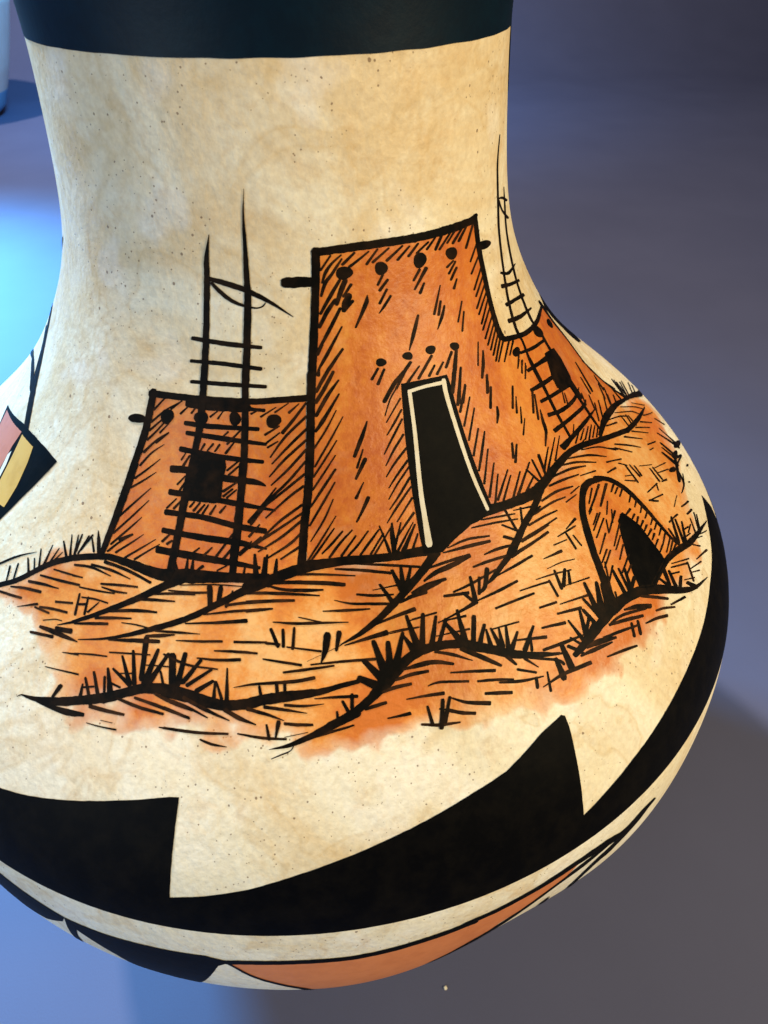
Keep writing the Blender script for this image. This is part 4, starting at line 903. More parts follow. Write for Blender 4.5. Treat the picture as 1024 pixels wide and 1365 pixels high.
['S',-1224,17001,-1,-7,-1099,16996,-1,-10,-976,16989,-2,-13,-851,16983,-2,-16,-725,16977,-2,-18,-597,16974,-1,-18,-469,16971,-1,-18,-337,16969,-1,-17,-199,16965,-1,-15,-85,16961,-2,-14,34,16956,-2,-12,156,16951,-2,-10,278,16945,-1,-8,398,16938,-1,-7],
['S',-668,17046,-3,-6,-481,17019,-4,-8,-295,16990,-5,-9,-111,16961,-6,-11],
['S',-931,16727,-2,-9,-756,16712,-3,-10,-581,16695,-3,-11,-407,16677,-4,-12,-234,16658,-5,-13],
['S',-1416,16603,-2,-8,-1294,16592,-3,-11,-1172,16581,-4,-13,-1047,16569,-4,-15,-948,16559,-5,-15,-846,16549,-5,-15,-744,16538,-5,-15,-642,16526,-5,-15],
['S',-998,16457,3,-13,-882,16463,3,-14,-766,16468,3,-15,-648,16472,3,-17,-526,16477,3,-17,-397,16481,3,-16,-264,16485,2,-14,-129,16488,1,-13,6,16491,1,-11],
['S',-1960,16293,2,-4,-1862,16305,3,-7,-1765,16317,4,-10,-1664,16328,5,-12,-1555,16336,4,-15,-1432,16342,3,-16,-1298,16346,2,-17,-1165,16349,2,-18,-1046,16351,3,-19,-911,16355,3,-20,-791,16358,4,-21,-681,16363,5,-21,-580,16369,6,-21,-487,16377,6,-20,-394,16384,6,-19],
['S',-3228,16088,-5,-19,-3123,16078,-6,-19,-3019,16068,-6,-18,-2915,16057,-7,-18,-2812,16042,-8,-16,-2709,16024,-9,-14,-2605,16002,-8,-11,-2503,15978,-6,-9,-2402,15955,-4,-6],
['S',-3260,15998,-6,-17,-3136,15983,-7,-17,-3009,15966,-7,-17,-2920,15953,-7,-15,-2828,15939,-7,-14,-2737,15925,-6,-12],
['S',-2913,16135,-13,-20,-2795,16111,-14,-20,-2678,16086,-14,-21,-2563,16061,-14,-21,-2448,16036,-13,-20,-2333,16013,-11,-17,-2219,15990,-8,-14,-2106,15967,-6,-10,-1993,15943,-4,-6],
['S',-2094,16053,-18,-21,-1997,16026,-18,-21,-1900,15998,-18,-22,-1803,15972,-15,-22,-1703,15950,-11,-18,-1601,15930,-7,-12,-1501,15909,-3,-6],
['S',-1674,16074,-8,-21,-1569,16060,-8,-20,-1466,16045,-9,-20,-1356,16027,-9,-18,-1268,16011,-9,-15,-1175,15992,-7,-12,-1082,15971,-5,-8,-990,15951,-2,-4],
['S',-1360,16097,-4,-19,-1264,16089,-4,-19,-1168,16082,-4,-18,-1073,16073,-4,-18,-975,16064,-4,-17,-875,16053,-4,-14,-773,16041,-3,-11,-670,16029,-2,-8,-568,16016,-1,-4],
['S',-975,16113,-2,-17,-859,16106,-2,-16,-744,16099,-2,-16,-626,16094,0,-15,-533,16094,1,-13,-439,16095,1,-10,-343,16097,1,-7,-247,16099,0,-4],
['S',-3189,15783,1,-15,-3072,15784,0,-16,-2955,15784,0,-16,-2839,15783,0,-17,-2722,15783,0,-17,-2605,15784,1,-17,-2485,15787,2,-17,-2363,15790,2,-16,-2241,15794,2,-15,-2119,15798,1,-14,-1998,15800,1,-13],
['S',-2493,15714,-5,-10,-2387,15693,-6,-14,-2275,15675,-5,-15,-2188,15668,-2,-13,-2095,15663,-1,-9,-2003,15657,-1,-4],
['S',-1825,15807,-2,-9,-1712,15798,-2,-11,-1599,15787,-3,-14,-1488,15776,-3,-16,-1378,15767,-2,-17,-1271,15762,-1,-17,-1165,15758,-1,-16,-1060,15755,-1,-14,-955,15751,-1,-13],
['S',-983,15917,-3,-17,-903,15911,-3,-18,-822,15904,-3,-19,-739,15898,-2,-19,-653,15895,-1,-18,-564,15892,-1,-17,-476,15888,-1,-15],
['S',-416,16163,0,-6,-299,16162,0,-9,-182,16162,0,-12,-55,16159,-1,-15,50,16155,-1,-16,163,16150,-2,-17,277,16144,-2,-18,391,16138,-3,-19],
['S',-985,15772,1,-4,-847,15786,1,-5,-708,15799,1,-5,-569,15812,1,-5],
['S',248,15836,-3,9,160,15827,-3,10,73,15817,-4,11,-15,15807,-4,12,-108,15796,-5,13,-206,15785,-5,13,-308,15773,-5,13,-412,15761,-5,13,-514,15748,-5,13],
['S',-815,15688,-8,3,-843,15654,-8,3,-883,15622,-6,5,-958,15600,-5,8,-1046,15580,-5,8,-1130,15559,-4,7,-1214,15537,-3,4],
['S',-1413,17530,2,-12,-1265,17533,1,-13,-1119,17536,1,-14,-972,17537,1,-15,-826,17538,1,-15,-678,17537,0,-16,-530,17535,-1,-17,-380,17531,-2,-17,-228,17524,-3,-16,-75,17516,-4,-15,79,17505,-4,-14,233,17494,-4,-13,387,17481,-4,-12,541,17467,-4,-10,694,17453,-4,-9],
['S',-1354,17416,30,-24,-1268,17442,14,-20,-1172,17446,3,-21,-1045,17448,2,-22,-898,17448,0,-23,-741,17446,-1,-23,-601,17442,-3,-24,-445,17435,-4,-25,-284,17427,-5,-25,-132,17417,-6,-25,-1,17408,-8,-26,163,17394,-9,-25,292,17380,-10,-24,421,17366,-10,-23],
['S',-1332,17409,-7,-14,-1212,17393,-8,-15,-1093,17376,-7,-17,-962,17363,-5,-18,-849,17357,-3,-20,-727,17352,-2,-22,-604,17349,-2,-23,-488,17345,-2,-23,-349,17341,-1,-21,-218,17339,-1,-16,-87,17336,-1,-12],
['S',-1848,17324,2,-16,-1715,17326,1,-17,-1584,17326,1,-18,-1453,17327,1,-19,-1320,17326,0,-20,-1186,17324,-1,-21,-1049,17321,-2,-21,-908,17316,-2,-20,-763,17309,-3,-18,-617,17301,-3,-16,-471,17293,-3,-14,-324,17283,-3,-11,-179,17273,-2,-9],
['S',-1835,17222,4,-18,-1702,17226,4,-19,-1570,17231,3,-20,-1438,17234,3,-20,-1304,17237,2,-21,-1167,17238,1,-20,-1029,17238,1,-19,-891,17238,0,-17,-753,17236,0,-16],
['S',-1821,17118,6,-18,-1715,17125,6,-19,-1609,17131,6,-20,-1508,17137,5,-20,-1372,17144,4,-16,-1241,17150,2,-11],
['S',245,17564,-4,-12,388,17553,-4,-14,529,17541,-6,-16,675,17527,-7,-18,830,17510,-9,-19,965,17493,-10,-19,1108,17474,-11,-19,1254,17452,-12,-19,1401,17430,-12,-18,1546,17407,-12,-18],
['S',576,17609,-3,-10,711,17597,-4,-11,845,17584,-5,-12,979,17570,-6,-13,1114,17556,-7,-15,1251,17541,-8,-16,1391,17524,-9,-16,1534,17505,-9,-17,1680,17485,-10,-17,1827,17464,-10,-17,1976,17442,-11,-16,2124,17419,-11,-16,2271,17395,-11,-16],
['S',669,17234,-6,-13,804,17218,-7,-15,939,17201,-8,-17,1076,17186,-7,-18,1215,17175,-5,-17,1355,17166,-4,-14,1497,17156,-3,-11],
['S',146,17204,-3,-4,258,17183,-5,-7,369,17162,-7,-10,501,17142,-6,-13,628,17129,-5,-15,772,17117,-5,-16,916,17105,-6,-17,1042,17093,-7,-18,1170,17081,-7,-18,1277,17070,-7,-17,1383,17059,-7,-16],
['S',-127,17093,-1,-7,5,17088,-1,-10,137,17083,-2,-14,268,17077,-3,-17,398,17071,-3,-18,527,17065,-3,-17,655,17060,-2,-15,782,17054,-2,-12,910,17047,-2,-9],
['S',1047,17252,0,-6,1231,17253,0,-7,1417,17253,0,-9,1603,17251,-1,-11],
['S',1604,17052,7,-16,1732,17065,7,-18,1862,17078,8,-19,2015,17094,9,-20,2127,17105,9,-20,2251,17118,8,-19,2383,17131,7,-18,2519,17143,7,-17,2653,17154,6,-16],
['S',1818,17081,4,-21,2036,17090,4,-25,2256,17097,3,-30],
['S',951,16863,5,-11,1060,16875,5,-12,1169,16886,6,-14,1280,16897,6,-16,1396,16907,6,-18,1516,16916,6,-20,1641,16924,5,-22,1768,16931,6,-25,1895,16937,6,-27],
['S',261,16692,2,-6,394,16704,4,-11,527,16715,5,-15,672,16726,6,-19,792,16734,6,-22,920,16741,6,-25,1052,16748,6,-28,1183,16754,6,-31],
['S',1185,16750,1,-5,1301,16752,1,-7,1418,16753,0,-8,1538,16752,-1,-9,1664,16746,-2,-8,1794,16737,-2,-7,1923,16728,-2,-5],
['S',1691,16825,1,-7,1794,16827,1,-8,1898,16829,1,-10,2005,16831,1,-11,2118,16832,1,-11,2234,16833,0,-10,2352,16833,0,-9],
['S',-455,16524,1,-9,-327,16526,1,-10,-202,16527,1,-12,-70,16527,0,-14,81,16526,0,-15,195,16524,-1,-16,320,16520,-1,-16,451,16516,-2,-16,586,16510,-2,-17,721,16504,-3,-17,853,16496,-3,-17],
['S',1781,16835,0,-7,1963,16835,0,-9,2147,16834,0,-11,2333,16832,-1,-14],
['S',1192,16735,0,-5,1361,16736,0,-7,1531,16736,0,-8,1702,16735,0,-10,1875,16732,-1,-11],
['S',2330,16725,-1,-7,2540,16716,-2,-10,2752,16705,-3,-13,2967,16691,-4,-16],
['S',2201,16582,-1,-7,2385,16574,-1,-8,2571,16564,-2,-10,2758,16552,-3,-12,2946,16539,-4,-13],
['S',3396,16442,-2,-9,3617,16426,-3,-10,3840,16407,-3,-11,4066,16385,-4,-11],
['S',2079,16423,-12,-14,2186,16397,-14,-16,2292,16371,-17,-17,2404,16338,-19,-17,2495,16308,-18,-15,2590,16273,-15,-11,2685,16236,-11,-8,2780,16199,-6,-4],
['S',2631,16363,-30,-18,2741,16314,-33,-20,2849,16265,-36,-21,2960,16212,-38,-21,3046,16168,-36,-19,3134,16122,-33,-17,3221,16075,-28,-15,3308,16027,-24,-12],
['S',3470,16122,-43,-11,3545,16046,-35,-8,3620,15968,-27,-6],
['S',1336,16324,2,-11,1462,16327,2,-17,1589,16330,2,-24,1709,16330,1,-28,1816,16329,-1,-29,1917,16326,-6,-28,2022,16315,-12,-25,2137,16294,-16,-22,2257,16265,-15,-18,2376,16235,-12,-14],
['S',1168,16233,4,-15,1285,16241,5,-18,1403,16249,4,-20,1518,16252,2,-22,1628,16251,-1,-21,1734,16246,-3,-19,1840,16240,-3,-17],
['S',874,16132,6,-15,961,16141,7,-17,1048,16150,6,-20,1140,16156,4,-22,1241,16158,1,-21,1346,16157,0,-19,1452,16155,0,-17],
['S',505,15986,5,-15,597,15994,6,-19,693,16002,6,-21,801,16010,5,-20,912,16017,4,-17],
['S',891,15846,0,-9,1000,15845,0,-12,1109,15844,1,-15,1213,15844,1,-19,1316,15844,2,-22],
['S',1300,16004,0,-7,1410,16000,0,-10,1520,15996,-1,-13,1636,15991,-2,-15,1730,15985,-3,-17,1828,15978,-3,-19,1929,15969,-4,-20,2028,15961,-5,-22],
['S',1764,16085,3,-6,1854,16094,2,-11,1988,16092,-2,-15,2080,16080,-6,-16,2193,16063,-7,-15,2316,16042,-8,-15,2443,16020,-8,-15,2564,15998,-8,-15],
['S',2269,16153,-4,-9,2378,16137,-5,-11,2487,16121,-6,-13,2597,16104,-8,-15,2707,16086,-9,-17,2819,16066,-10,-18,2932,16045,-11,-18,3045,16023,-11,-19,3158,16001,-12,-19],
['S',2745,15961,-6,-13,2860,15943,-7,-15,2974,15924,-8,-17,3091,15902,-9,-17,3211,15877,-10,-16,3332,15849,-9,-13,3454,15820,-7,-11],
['S',3156,15855,-6,-11,3312,15824,-7,-13,3469,15791,-9,-15,3627,15756,-10,-18],
['S',2812,15800,-9,-17,2899,15783,-10,-19,2986,15765,-11,-21,3073,15746,-12,-22,3199,15718,-12,-21,3325,15689,-11,-20],
['S',2149,15885,-9,-7,2231,15851,-13,-10,2313,15816,-15,-14,2413,15781,-15,-18,2507,15756,-13,-21,2614,15731,-13,-23,2727,15705,-14,-24,2837,15678,-16,-26],
['S',2057,15756,-18,-20,2152,15724,-17,-20,2253,15691,-15,-21,2333,15671,-12,-21,2419,15651,-11,-20,2505,15631,-11,-19],
['S',1478,15694,-5,-13,1591,15673,-7,-16,1704,15651,-8,-19,1820,15631,-6,-20,1938,15617,-4,-19,2059,15605,-3,-15,2181,15592,-2,-11],
['S',1868,15808,-5,-8,1984,15781,-6,-10,2101,15752,-8,-13],
['S',-192,15796,3,-11,-82,15803,3,-14,30,15811,4,-15,146,15823,4,-12,265,15835,3,-9],
['S',2287,17219,12,-13,2432,17249,16,-21,2597,17274,14,-28,2738,17284,7,-31,2897,17289,6,-33,3063,17295,8,-34,3232,17306,10,-32,3408,17319,10,-29,3587,17330,8,-27],
['S',2292,17348,1,-12,2446,17352,1,-14,2606,17354,1,-15,2765,17356,1,-17,2917,17357,0,-19,3057,17356,-1,-19,3209,17354,-2,-20,3341,17350,-3,-19,3466,17346,-3,-18,3597,17341,-3,-17],
['S',1930,17122,8,-16,2061,17138,10,-20,2194,17152,10,-25,2333,17163,6,-28,2484,17167,2,-27,2643,17167,0,-23,2802,17166,-1,-19],
['S',2878,16994,2,-12,3002,16998,2,-13,3127,17001,3,-15,3292,17007,4,-16,3424,17015,5,-16,3578,17024,5,-16,3745,17033,4,-15,3919,17041,4,-15,4089,17047,3,-14],
['S',3971,17272,0,-10,4114,17271,0,-14,4260,17269,-2,-17,4407,17262,-5,-20,4558,17250,-9,-19,4712,17232,-10,-18,4866,17214,-10,-17],
['S',3563,17186,0,-12,3694,17184,-1,-15,3826,17182,-2,-18,3974,17177,-4,-19,4102,17170,-5,-19,4242,17161,-6,-19,4387,17150,-6,-18,4532,17138,-6,-17],
['S',5095,17202,3,-18,5271,17203,2,-19,5450,17202,2,-20,5623,17200,2,-20,5781,17198,2,-19,5933,17196,2,-17,6087,17193,1,-16],
['S',4625,17094,4,-15,4769,17100,4,-15,4915,17105,4,-16,5065,17109,4,-17,5225,17112,4,-17,5397,17115,4,-17,5579,17117,4,-17,5768,17117,3,-16,5959,17116,2,-15],
['S',4037,16975,2,-9,4184,16979,2,-11,4333,16982,2,-14,4482,16984,2,-16,4627,16985,2,-17,4811,16986,2,-18,4990,16987,2,-17,5172,16986,1,-17],
['S',3362,16804,1,-9,3504,16806,1,-12,3649,16807,1,-15,3794,16808,1,-17,3936,16809,2,-19,4073,16810,2,-19,4207,16812,2,-18,4340,16813,2,-17,4476,16813,1,-17],
['S',3689,16640,-1,-14,3847,16636,-1,-15,4006,16631,-2,-16,4173,16624,-2,-16,4305,16617,-3,-16,4443,16609,-3,-15,4585,16599,-4,-15,4726,16588,-4,-14],
['S',2633,16984,-6,-16,2826,16966,-8,-18,3019,16946,-9,-20,3214,16924,-11,-22],
['S',4427,16695,-3,-9,4558,16685,-3,-10,4690,16673,-4,-11,4825,16660,-5,-12,4965,16645,-6,-12,5109,16628,-7,-13,5254,16609,-7,-14],
['S',4942,16716,-2,-6,5105,16698,-4,-8,5270,16679,-5,-10,5436,16657,-7,-11,5602,16631,-8,-11,5770,16601,-8,-10,5939,16570,-8,-9],
['S',5362,16751,-1,-5,5506,16742,-1,-6,5653,16733,-2,-8,5797,16718,-4,-8,5935,16697,-6,-8,6071,16671,-6,-7,6208,16644,-5,-6],
['S',4684,16409,-5,-14,4908,16385,-6,-15,5135,16358,-7,-16],
['S',5411,16877,-1,-6,5703,16854,-4,-14,6002,16827,-8,-22],
['S',5424,16478,-3,-6,5702,16440,-4,-7,5986,16397,-5,-9,6276,16349,-7,-10],
['S',4508,16191,-7,-13,4695,16162,-8,-16,4884,16130,-10,-18,5075,16095,-12,-20],
['S',5015,16236,-8,-14,5216,16201,-10,-16,5420,16165,-12,-18,5626,16125,-14,-20],
['S',5190,16314,-3,-7,5444,16278,-5,-10,5702,16239,-7,-13,5966,16194,-9,-16],
['S',3859,16207,-7,-11,4072,16166,-10,-14,4286,16122,-13,-18,4502,16075,-16,-21],
['S',4313,15957,-3,-19,4456,15944,-4,-20,4601,15928,-4,-21,4746,15912,-5,-22,4885,15896,-5,-22,5018,15881,-4,-19,5146,15865,-3,-16,5273,15850,-3,-11,5402,15832,-2,-7],
['S',4192,15933,-11,-15,4406,15881,-12,-15,4621,15825,-12,-15],
['S',3970,15954,-13,-12,4111,15908,-14,-13,4259,15859,-16,-14,4395,15811,-18,-15,4497,15771,-23,-14,4573,15724,-30,-10,4596,15693,-34,-5],
['S',3974,15572,2,-5,4093,15577,3,-10,4211,15582,5,-15,4335,15585,4,-19,4475,15581,2,-23,4601,15572,0,-25,4739,15558,-2,-26,4884,15540,-3,-27,5032,15520,-4,-27,5180,15499,-4,-28],
['S',3174,15851,-7,-13,3278,15828,-9,-14,3381,15805,-10,-16,3486,15782,-9,-17,3595,15760,-8,-18,3710,15741,-6,-17,3829,15723,-4,-15,3951,15705,-4,-12,4073,15686,-3,-9],
['S',3613,15902,-16,-13,3784,15837,-16,-13,3955,15770,-16,-13],
['S',3854,15973,-29,-9,3952,15894,-19,-6,4048,15814,-9,-3],
['S',7272,15659,-26,-12,7408,15591,-31,-14,7557,15512,-36,-14,7674,15443,-37,-12,7801,15364,-34,-11,7932,15281,-31,-10],
['S',6618,15725,-9,-12,6746,15688,-15,-19,6877,15650,-22,-26,7002,15608,-34,-28,7172,15536,-41,-26,7337,15458,-40,-23],
['S',6113,15726,3,-13,6231,15720,4,-17,6351,15713,1,-20,6502,15690,-6,-21,6649,15655,-12,-20,6820,15607,-13,-19,7002,15551,-13,-18,7183,15494,-13,-17],
['S',6044,15725,-9,-17,6202,15688,-11,-20,6363,15648,-14,-23,6522,15606,-16,-24,6678,15561,-17,-23,6832,15512,-16,-21,6989,15461,-15,-19],
['S',5744,15645,-5,-18,5881,15620,-5,-19,6020,15594,-6,-20,6173,15562,-7,-21,6303,15533,-8,-20,6443,15499,-8,-19,6588,15462,-7,-17,6734,15423,-7,-16],
['S',7405,15340,-7,-14,7528,15301,-10,-17,7660,15253,-16,-17,7815,15179,-19,-13,7982,15092,-16,-11],
['S',6940,15353,-2,-11,7114,15310,-5,-18,7288,15262,-10,-22,7457,15201,-15,-22,7626,15133,-15,-21],
['S',7920,15176,-2,-16,8193,15092,-3,-19,8480,14996,-3,-24],
['S',5601,15418,-2,-11,5739,15391,-3,-15,5878,15363,-5,-19,6016,15333,-6,-21,6148,15301,-7,-21,6278,15267,-6,-19,6410,15231,-6,-16],
['S',5259,15690,-2,-20,5379,15676,-3,-29,5501,15661,-7,-37,5627,15640,-14,-40,5758,15610,-19,-34,5894,15574,-16,-26,6031,15537,-11,-17],
['S',5045,15646,-1,-15,5179,15631,-2,-21,5315,15614,-3,-26,5454,15595,-4,-28,5596,15574,-4,-25,5740,15550,-4,-19,5886,15525,-3,-13],
['S',8673,15483,-11,-9,8967,15358,-15,-12,9277,15216,-18,-14],
['S',9307,15202,-32,15,9201,15085,-36,17,9104,14963,-40,19],
['S',8770,15504,-8,-7,9104,15366,-11,-9,9460,15205,-13,-11],
['S',9776,15349,-21,-1,9998,15178,-25,0,10239,14984,-30,1],
['S',9725,15020,4,-13,10059,14903,6,-21,10424,14756,11,-31],
['S',9283,15096,0,-11,9557,14998,0,-14,9848,14883,1,-18],
['S',8806,15152,-9,-7,9194,14954,-12,-10],
['S',9230,15051,-9,-7,9561,14873,-12,-10],
['S',11305,16952,-54,1,11678,16757,-43,2,12059,16546,-30,3],
['S',11967,16784,-48,3,12329,16585,-42,4,12705,16366,-34,5],
['S',12380,16680,-48,3,12764,16483,-42,4,13171,16260,-35,5],
['S',13005,16511,-58,8,13317,16330,-50,9,13652,16126,-42,9],
['S',13667,16339,-43,2,14661,15833,-37,8],
['S',10527,17118,-36,-3,10763,17012,-44,-2,11006,16895,-50,0,11178,16803,-47,1,11355,16703,-38,2,11533,16598,-28,2],
['S',9906,17283,-25,-3,10169,17168,-34,-3,10432,17048,-45,-3],
['S',10381,17093,-40,-1,10656,16936,-36,0,10929,16772,-32,1],
['S',11253,17356,-18,-6,11682,17228,-25,-6,12094,17090,-38,-3,12404,16960,-44,2,12681,16828,-40,3],
['S',10932,17356,-23,-8,11276,17255,-28,-8,11634,17145,-34,-8],
['S',12079,17190,-27,-1,12477,17027,-34,1,12889,16848,-43,3,13213,16692,-58,10,13460,16504,-47,11],
['S',12794,17019,-34,2,13105,16875,-39,4,13425,16720,-46,6,13703,16572,-54,11,13971,16398,-53,14,14186,16238,-44,14],
['S',13875,16598,-40,9,14244,16360,-48,14,14655,16079,-62,21],
['S',14245,15879,-63,26,14522,15518,-80,40],
['S',12026,16420,-26,-6,12591,16193,-29,-4],
['S',11832,16379,-12,-7,12132,16277,-12,-7],
['S',9511,17153,-16,-6,9845,17050,-21,-7,10188,16938,-28,-7],
['S',9195,17065,-6,-8,9661,16972,-15,-15],
['S',10120,16833,-38,7,10059,16695,-42,8,9999,16558,-46,9],
['S',10305,16753,-33,6,10290,16653,-38,7,10274,16552,-43,8],
['S',10456,16667,-33,7,10382,16522,-43,10],
['S',10652,16585,-18,-3,10930,16468,-21,-2,11216,16341,-24,-2],
['S',9937,16956,-27,-1,10186,16809,-28,0],
['S',9591,16754,-25,-3,9943,16587,-30,-3],
['S',9743,16776,-18,-5,10044,16667,-19,-4],
['S',10982,16354,-35,9,10922,16257,-40,11,10865,16159,-45,13],
['S',11140,16296,-36,10,11097,16199,-42,11,11057,16101,-47,13],
['S',11188,16275,-10,-5,11556,16145,-12,-6,11950,15993,-15,-6],
['S',11144,16187,-16,-5,11441,16070,-20,-6,11754,15937,-24,-6],
['S',10934,16092,-17,-8,11223,15983,-27,-12],
['S',9986,16330,0,-9,10324,16264,0,-12,10680,16187,-1,-14],
['S',10622,16195,-24,9,10476,16144,-28,11],
['S',9862,16237,-9,-7,10166,16144,-12,-9,10483,16040,-15,-10],
['S',9804,16257,-36,-3,10073,16105,-38,-2],
['S',11002,15724,-10,7,10733,15747,-11,8,10479,15762,-12,9],
['S',10771,15590,-2,-14,11295,15400,-2,-21],
['S',10735,15431,7,-21,11116,15306,10,-27],
['S',9816,15802,0,-10,10080,15736,0,-12,10358,15659,0,-14]]
to = [
['S',628,22199,8,-64,838,22205,8,-64,1044,22209,8,-65,1249,22213,9,-65,1459,22217,9,-66,1678,22219,9,-67,1911,22221,10,-67,2163,22223,10,-68,2380,22223,10,-68,2616,22221,10,-68,2867,22219,10,-68,3130,22215,11,-69,3399,22210,12,-69,3670,22205,14,-69,3938,22199,16,-70,4196,22193,19,-70,4439,22188,23,-71,4780,22182,28,-71,5108,22176,34,-72,5423,22172,40,-73,5726,22167,46,-74,6019,22163,52,-75,6304,22159,59,-75,6715,22154,71,-74,7098,22152,84,-73,7436,22152,95,-71,7709,22153,156,-64,7970,22200,107,-32],
['S',699,22220,-158,7,674,22117,-156,7,650,22013,-154,7,625,21908,-152,6,600,21803,-150,6,575,21698,-148,7,549,21595,-146,7,523,21493,-145,7,496,21393,-144,7,465,21284,-143,8,434,21178,-143,8,402,21076,-144,8,371,20974,-145,8,339,20872,-145,8,306,20769,-146,8,273,20661,-145,8,243,20564,-144,8,212,20465,-143,8,182,20365,-141,8,151,20264,-139,8,121,20162,-137,8,91,20061,-135,8,61,19960,-132,8,33,19861,-130,7],
['S',134,20302,-142,6,109,20199,-141,6,86,20095,-140,6,62,19989,-138,6,38,19883,-137,6,16,19779,-136,6,-7,19676,-135,6,-28,19577,-133,6,-49,19480,-132,6,-70,19389,-131,6,-89,19303,-130,6,-115,19189,-128,6,-140,19084,-127,7,-163,18986,-125,7,-186,18893,-124,7,-208,18805,-122,7,-231,18720,-121,8,-254,18637,-119,8,-282,18545,-117,9,-311,18460,-114,10,-341,18380,-112,10,-369,18301,-109,10,-397,18222,-108,9,-423,18141,-106,8,-448,18058,-105,8,-471,17974,-105,7,-494,17890,-104,7,-516,17806,-104,7,-537,17723,-104,7,-557,17642,-103,7],
['S',-501,17656,4,-41,-343,17659,3,-42,-183,17660,2,-42,-22,17661,1,-43,138,17660,-1,-44,295,17659,-2,-45,449,17657,-3,-45,597,17654,-5,-46,760,17649,-6,-45,915,17643,-8,-44,1064,17636,-8,-43,1213,17629,-9,-42,1365,17621,-9,-41,1524,17613,-9,-41,1667,17605,-10,-42,1813,17597,-11,-43,1963,17588,-12,-44,2115,17579,-13,-45,2267,17569,-15,-47,2421,17558,-17,-49,2573,17546,-19,-50],
['S',4334,17774,-19,-73,4530,17762,-21,-71,4731,17748,-23,-68,4934,17732,-24,-66,5133,17717,-22,-64,5323,17703,-20,-64,5549,17686,-20,-67,5765,17670,-18,-71,5971,17658,-8,-77,6167,17651,18,-79,6405,17656,46,-76,6625,17672,60,-70,6848,17689,60,-65,7078,17705,63,-63,7313,17723,61,-62,7560,17736,51,-60,7829,17741,41,-58,8114,17739,27,-55,8401,17724,4,-51,8676,17694,-21,-47,8948,17650,-40,-44,9240,17594,-54,-40,9550,17524,-66,-36,9880,17440,-70,-32,10263,17339,-69,-30,10607,17247,-69,-29,10996,17138,-73,-27,11415,17013,-80,-24,11847,16873,-87,-20],
['S',7923,22173,-152,14,7940,22075,-158,16,7950,21979,-165,17,7957,21881,-171,17,7968,21778,-175,17,7987,21664,-177,17,8010,21557,-176,17,8033,21441,-173,16,8055,21320,-169,16,8070,21198,-164,16,8077,21080,-160,16,8077,20970,-157,16,8068,20844,-155,16,8052,20722,-154,16,8033,20605,-154,16,8016,20495,-155,16,8004,20393,-158,15,7995,20273,-164,15,7994,20161,-173,15,8006,20063,-181,12,8040,19987,-179,1,8156,19914,-112,-31,8418,19873,-36,-45,8764,19821,-27,-46,9228,19757,-11,-48,9710,19699,20,-51,10167,19657,59,-53,10648,19621,98,-55,11161,19591,140,-56,11707,19572,172,-55,12329,19550,177,-52,13185,19471,183,-53],
['S',-1855,17372,59,-66,-1712,17401,56,-65,-1568,17430,53,-64,-1422,17458,50,-63,-1269,17486,48,-62,-1141,17510,48,-62,-1008,17535,47,-62,-872,17559,44,-63,-734,17581,38,-63,-597,17598,31,-63,-462,17612,23,-62,-328,17622,17,-60,-193,17629,12,-57,-56,17635,8,-54,88,17639,5,-52,236,17641,2,-51,387,17642,-1,-50,542,17640,-3,-50,703,17637,-4,-50,870,17633,-6,-50,1019,17628,-8,-50,1178,17621,-10,-50,1341,17613,-11,-51,1503,17604,-12,-51,1658,17596,-11,-52,1803,17589,-9,-53,1959,17584,-6,-53,2103,17582,-4,-55,2239,17580,-3,-56,2375,17579,-5,-57,2516,17575,-7,-58]]
tb = [
['P',1961,21816,1871,21768,1749,21743,1611,21727,1452,21741,1351,21791,1338,21849,1389,21901,1507,21934,1655,21936,1801,21919,1931,21878],
['P',3304,21797,3249,21753,3152,21720,3011,21707,2870,21735,2808,21787,2798,21836,2816,21885,2912,21924,3060,21924,3192,21895,3283,21850],
['P',4988,21778,4899,21728,4788,21695,4644,21676,4486,21703,4405,21769,4407,21836,4453,21893,4561,21933,4711,21935,4861,21907,4977,21850],
['P',6574,21714,6497,21666,6374,21639,6223,21643,6092,21676,5989,21725,5942,21788,6010,21841,6152,21856,6291,21851,6442,21831,6565,21778],
['P',9002,21584,8921,21546,8732,21535,8527,21534,8286,21553,8087,21596,7995,21645,8008,21689,8148,21712,8367,21705,8598,21682,8848,21642],
['S',7981,21658,10,-51,8337,21623,10,-58],
['S',-495,21758,-15,-77,-364,21756,-15,-85,-228,21755,-12,-87,-53,21753,-12,-87,108,21751,-11,-86,287,21749,-10,-80,450,21746,-8,-74],
['P',2749,20316,2709,20289,2630,20274,2527,20270,2423,20287,2375,20320,2379,20350,2399,20378,2468,20401,2580,20400,2673,20377,2731,20348],
['P',3748,20315,3712,20281,3624,20266,3529,20276,3452,20293,3380,20319,3358,20358,3414,20388,3501,20400,3592,20400,3680,20383,3735,20351],
['P',4698,20300,4644,20275,4569,20255,4455,20253,4354,20279,4303,20316,4296,20352,4342,20381,4433,20394,4541,20392,4655,20374,4720,20336],
['P',5747,20211,5699,20182,5608,20165,5492,20174,5410,20204,5366,20236,5339,20271,5375,20305,5481,20315,5592,20302,5685,20279,5746,20246]]
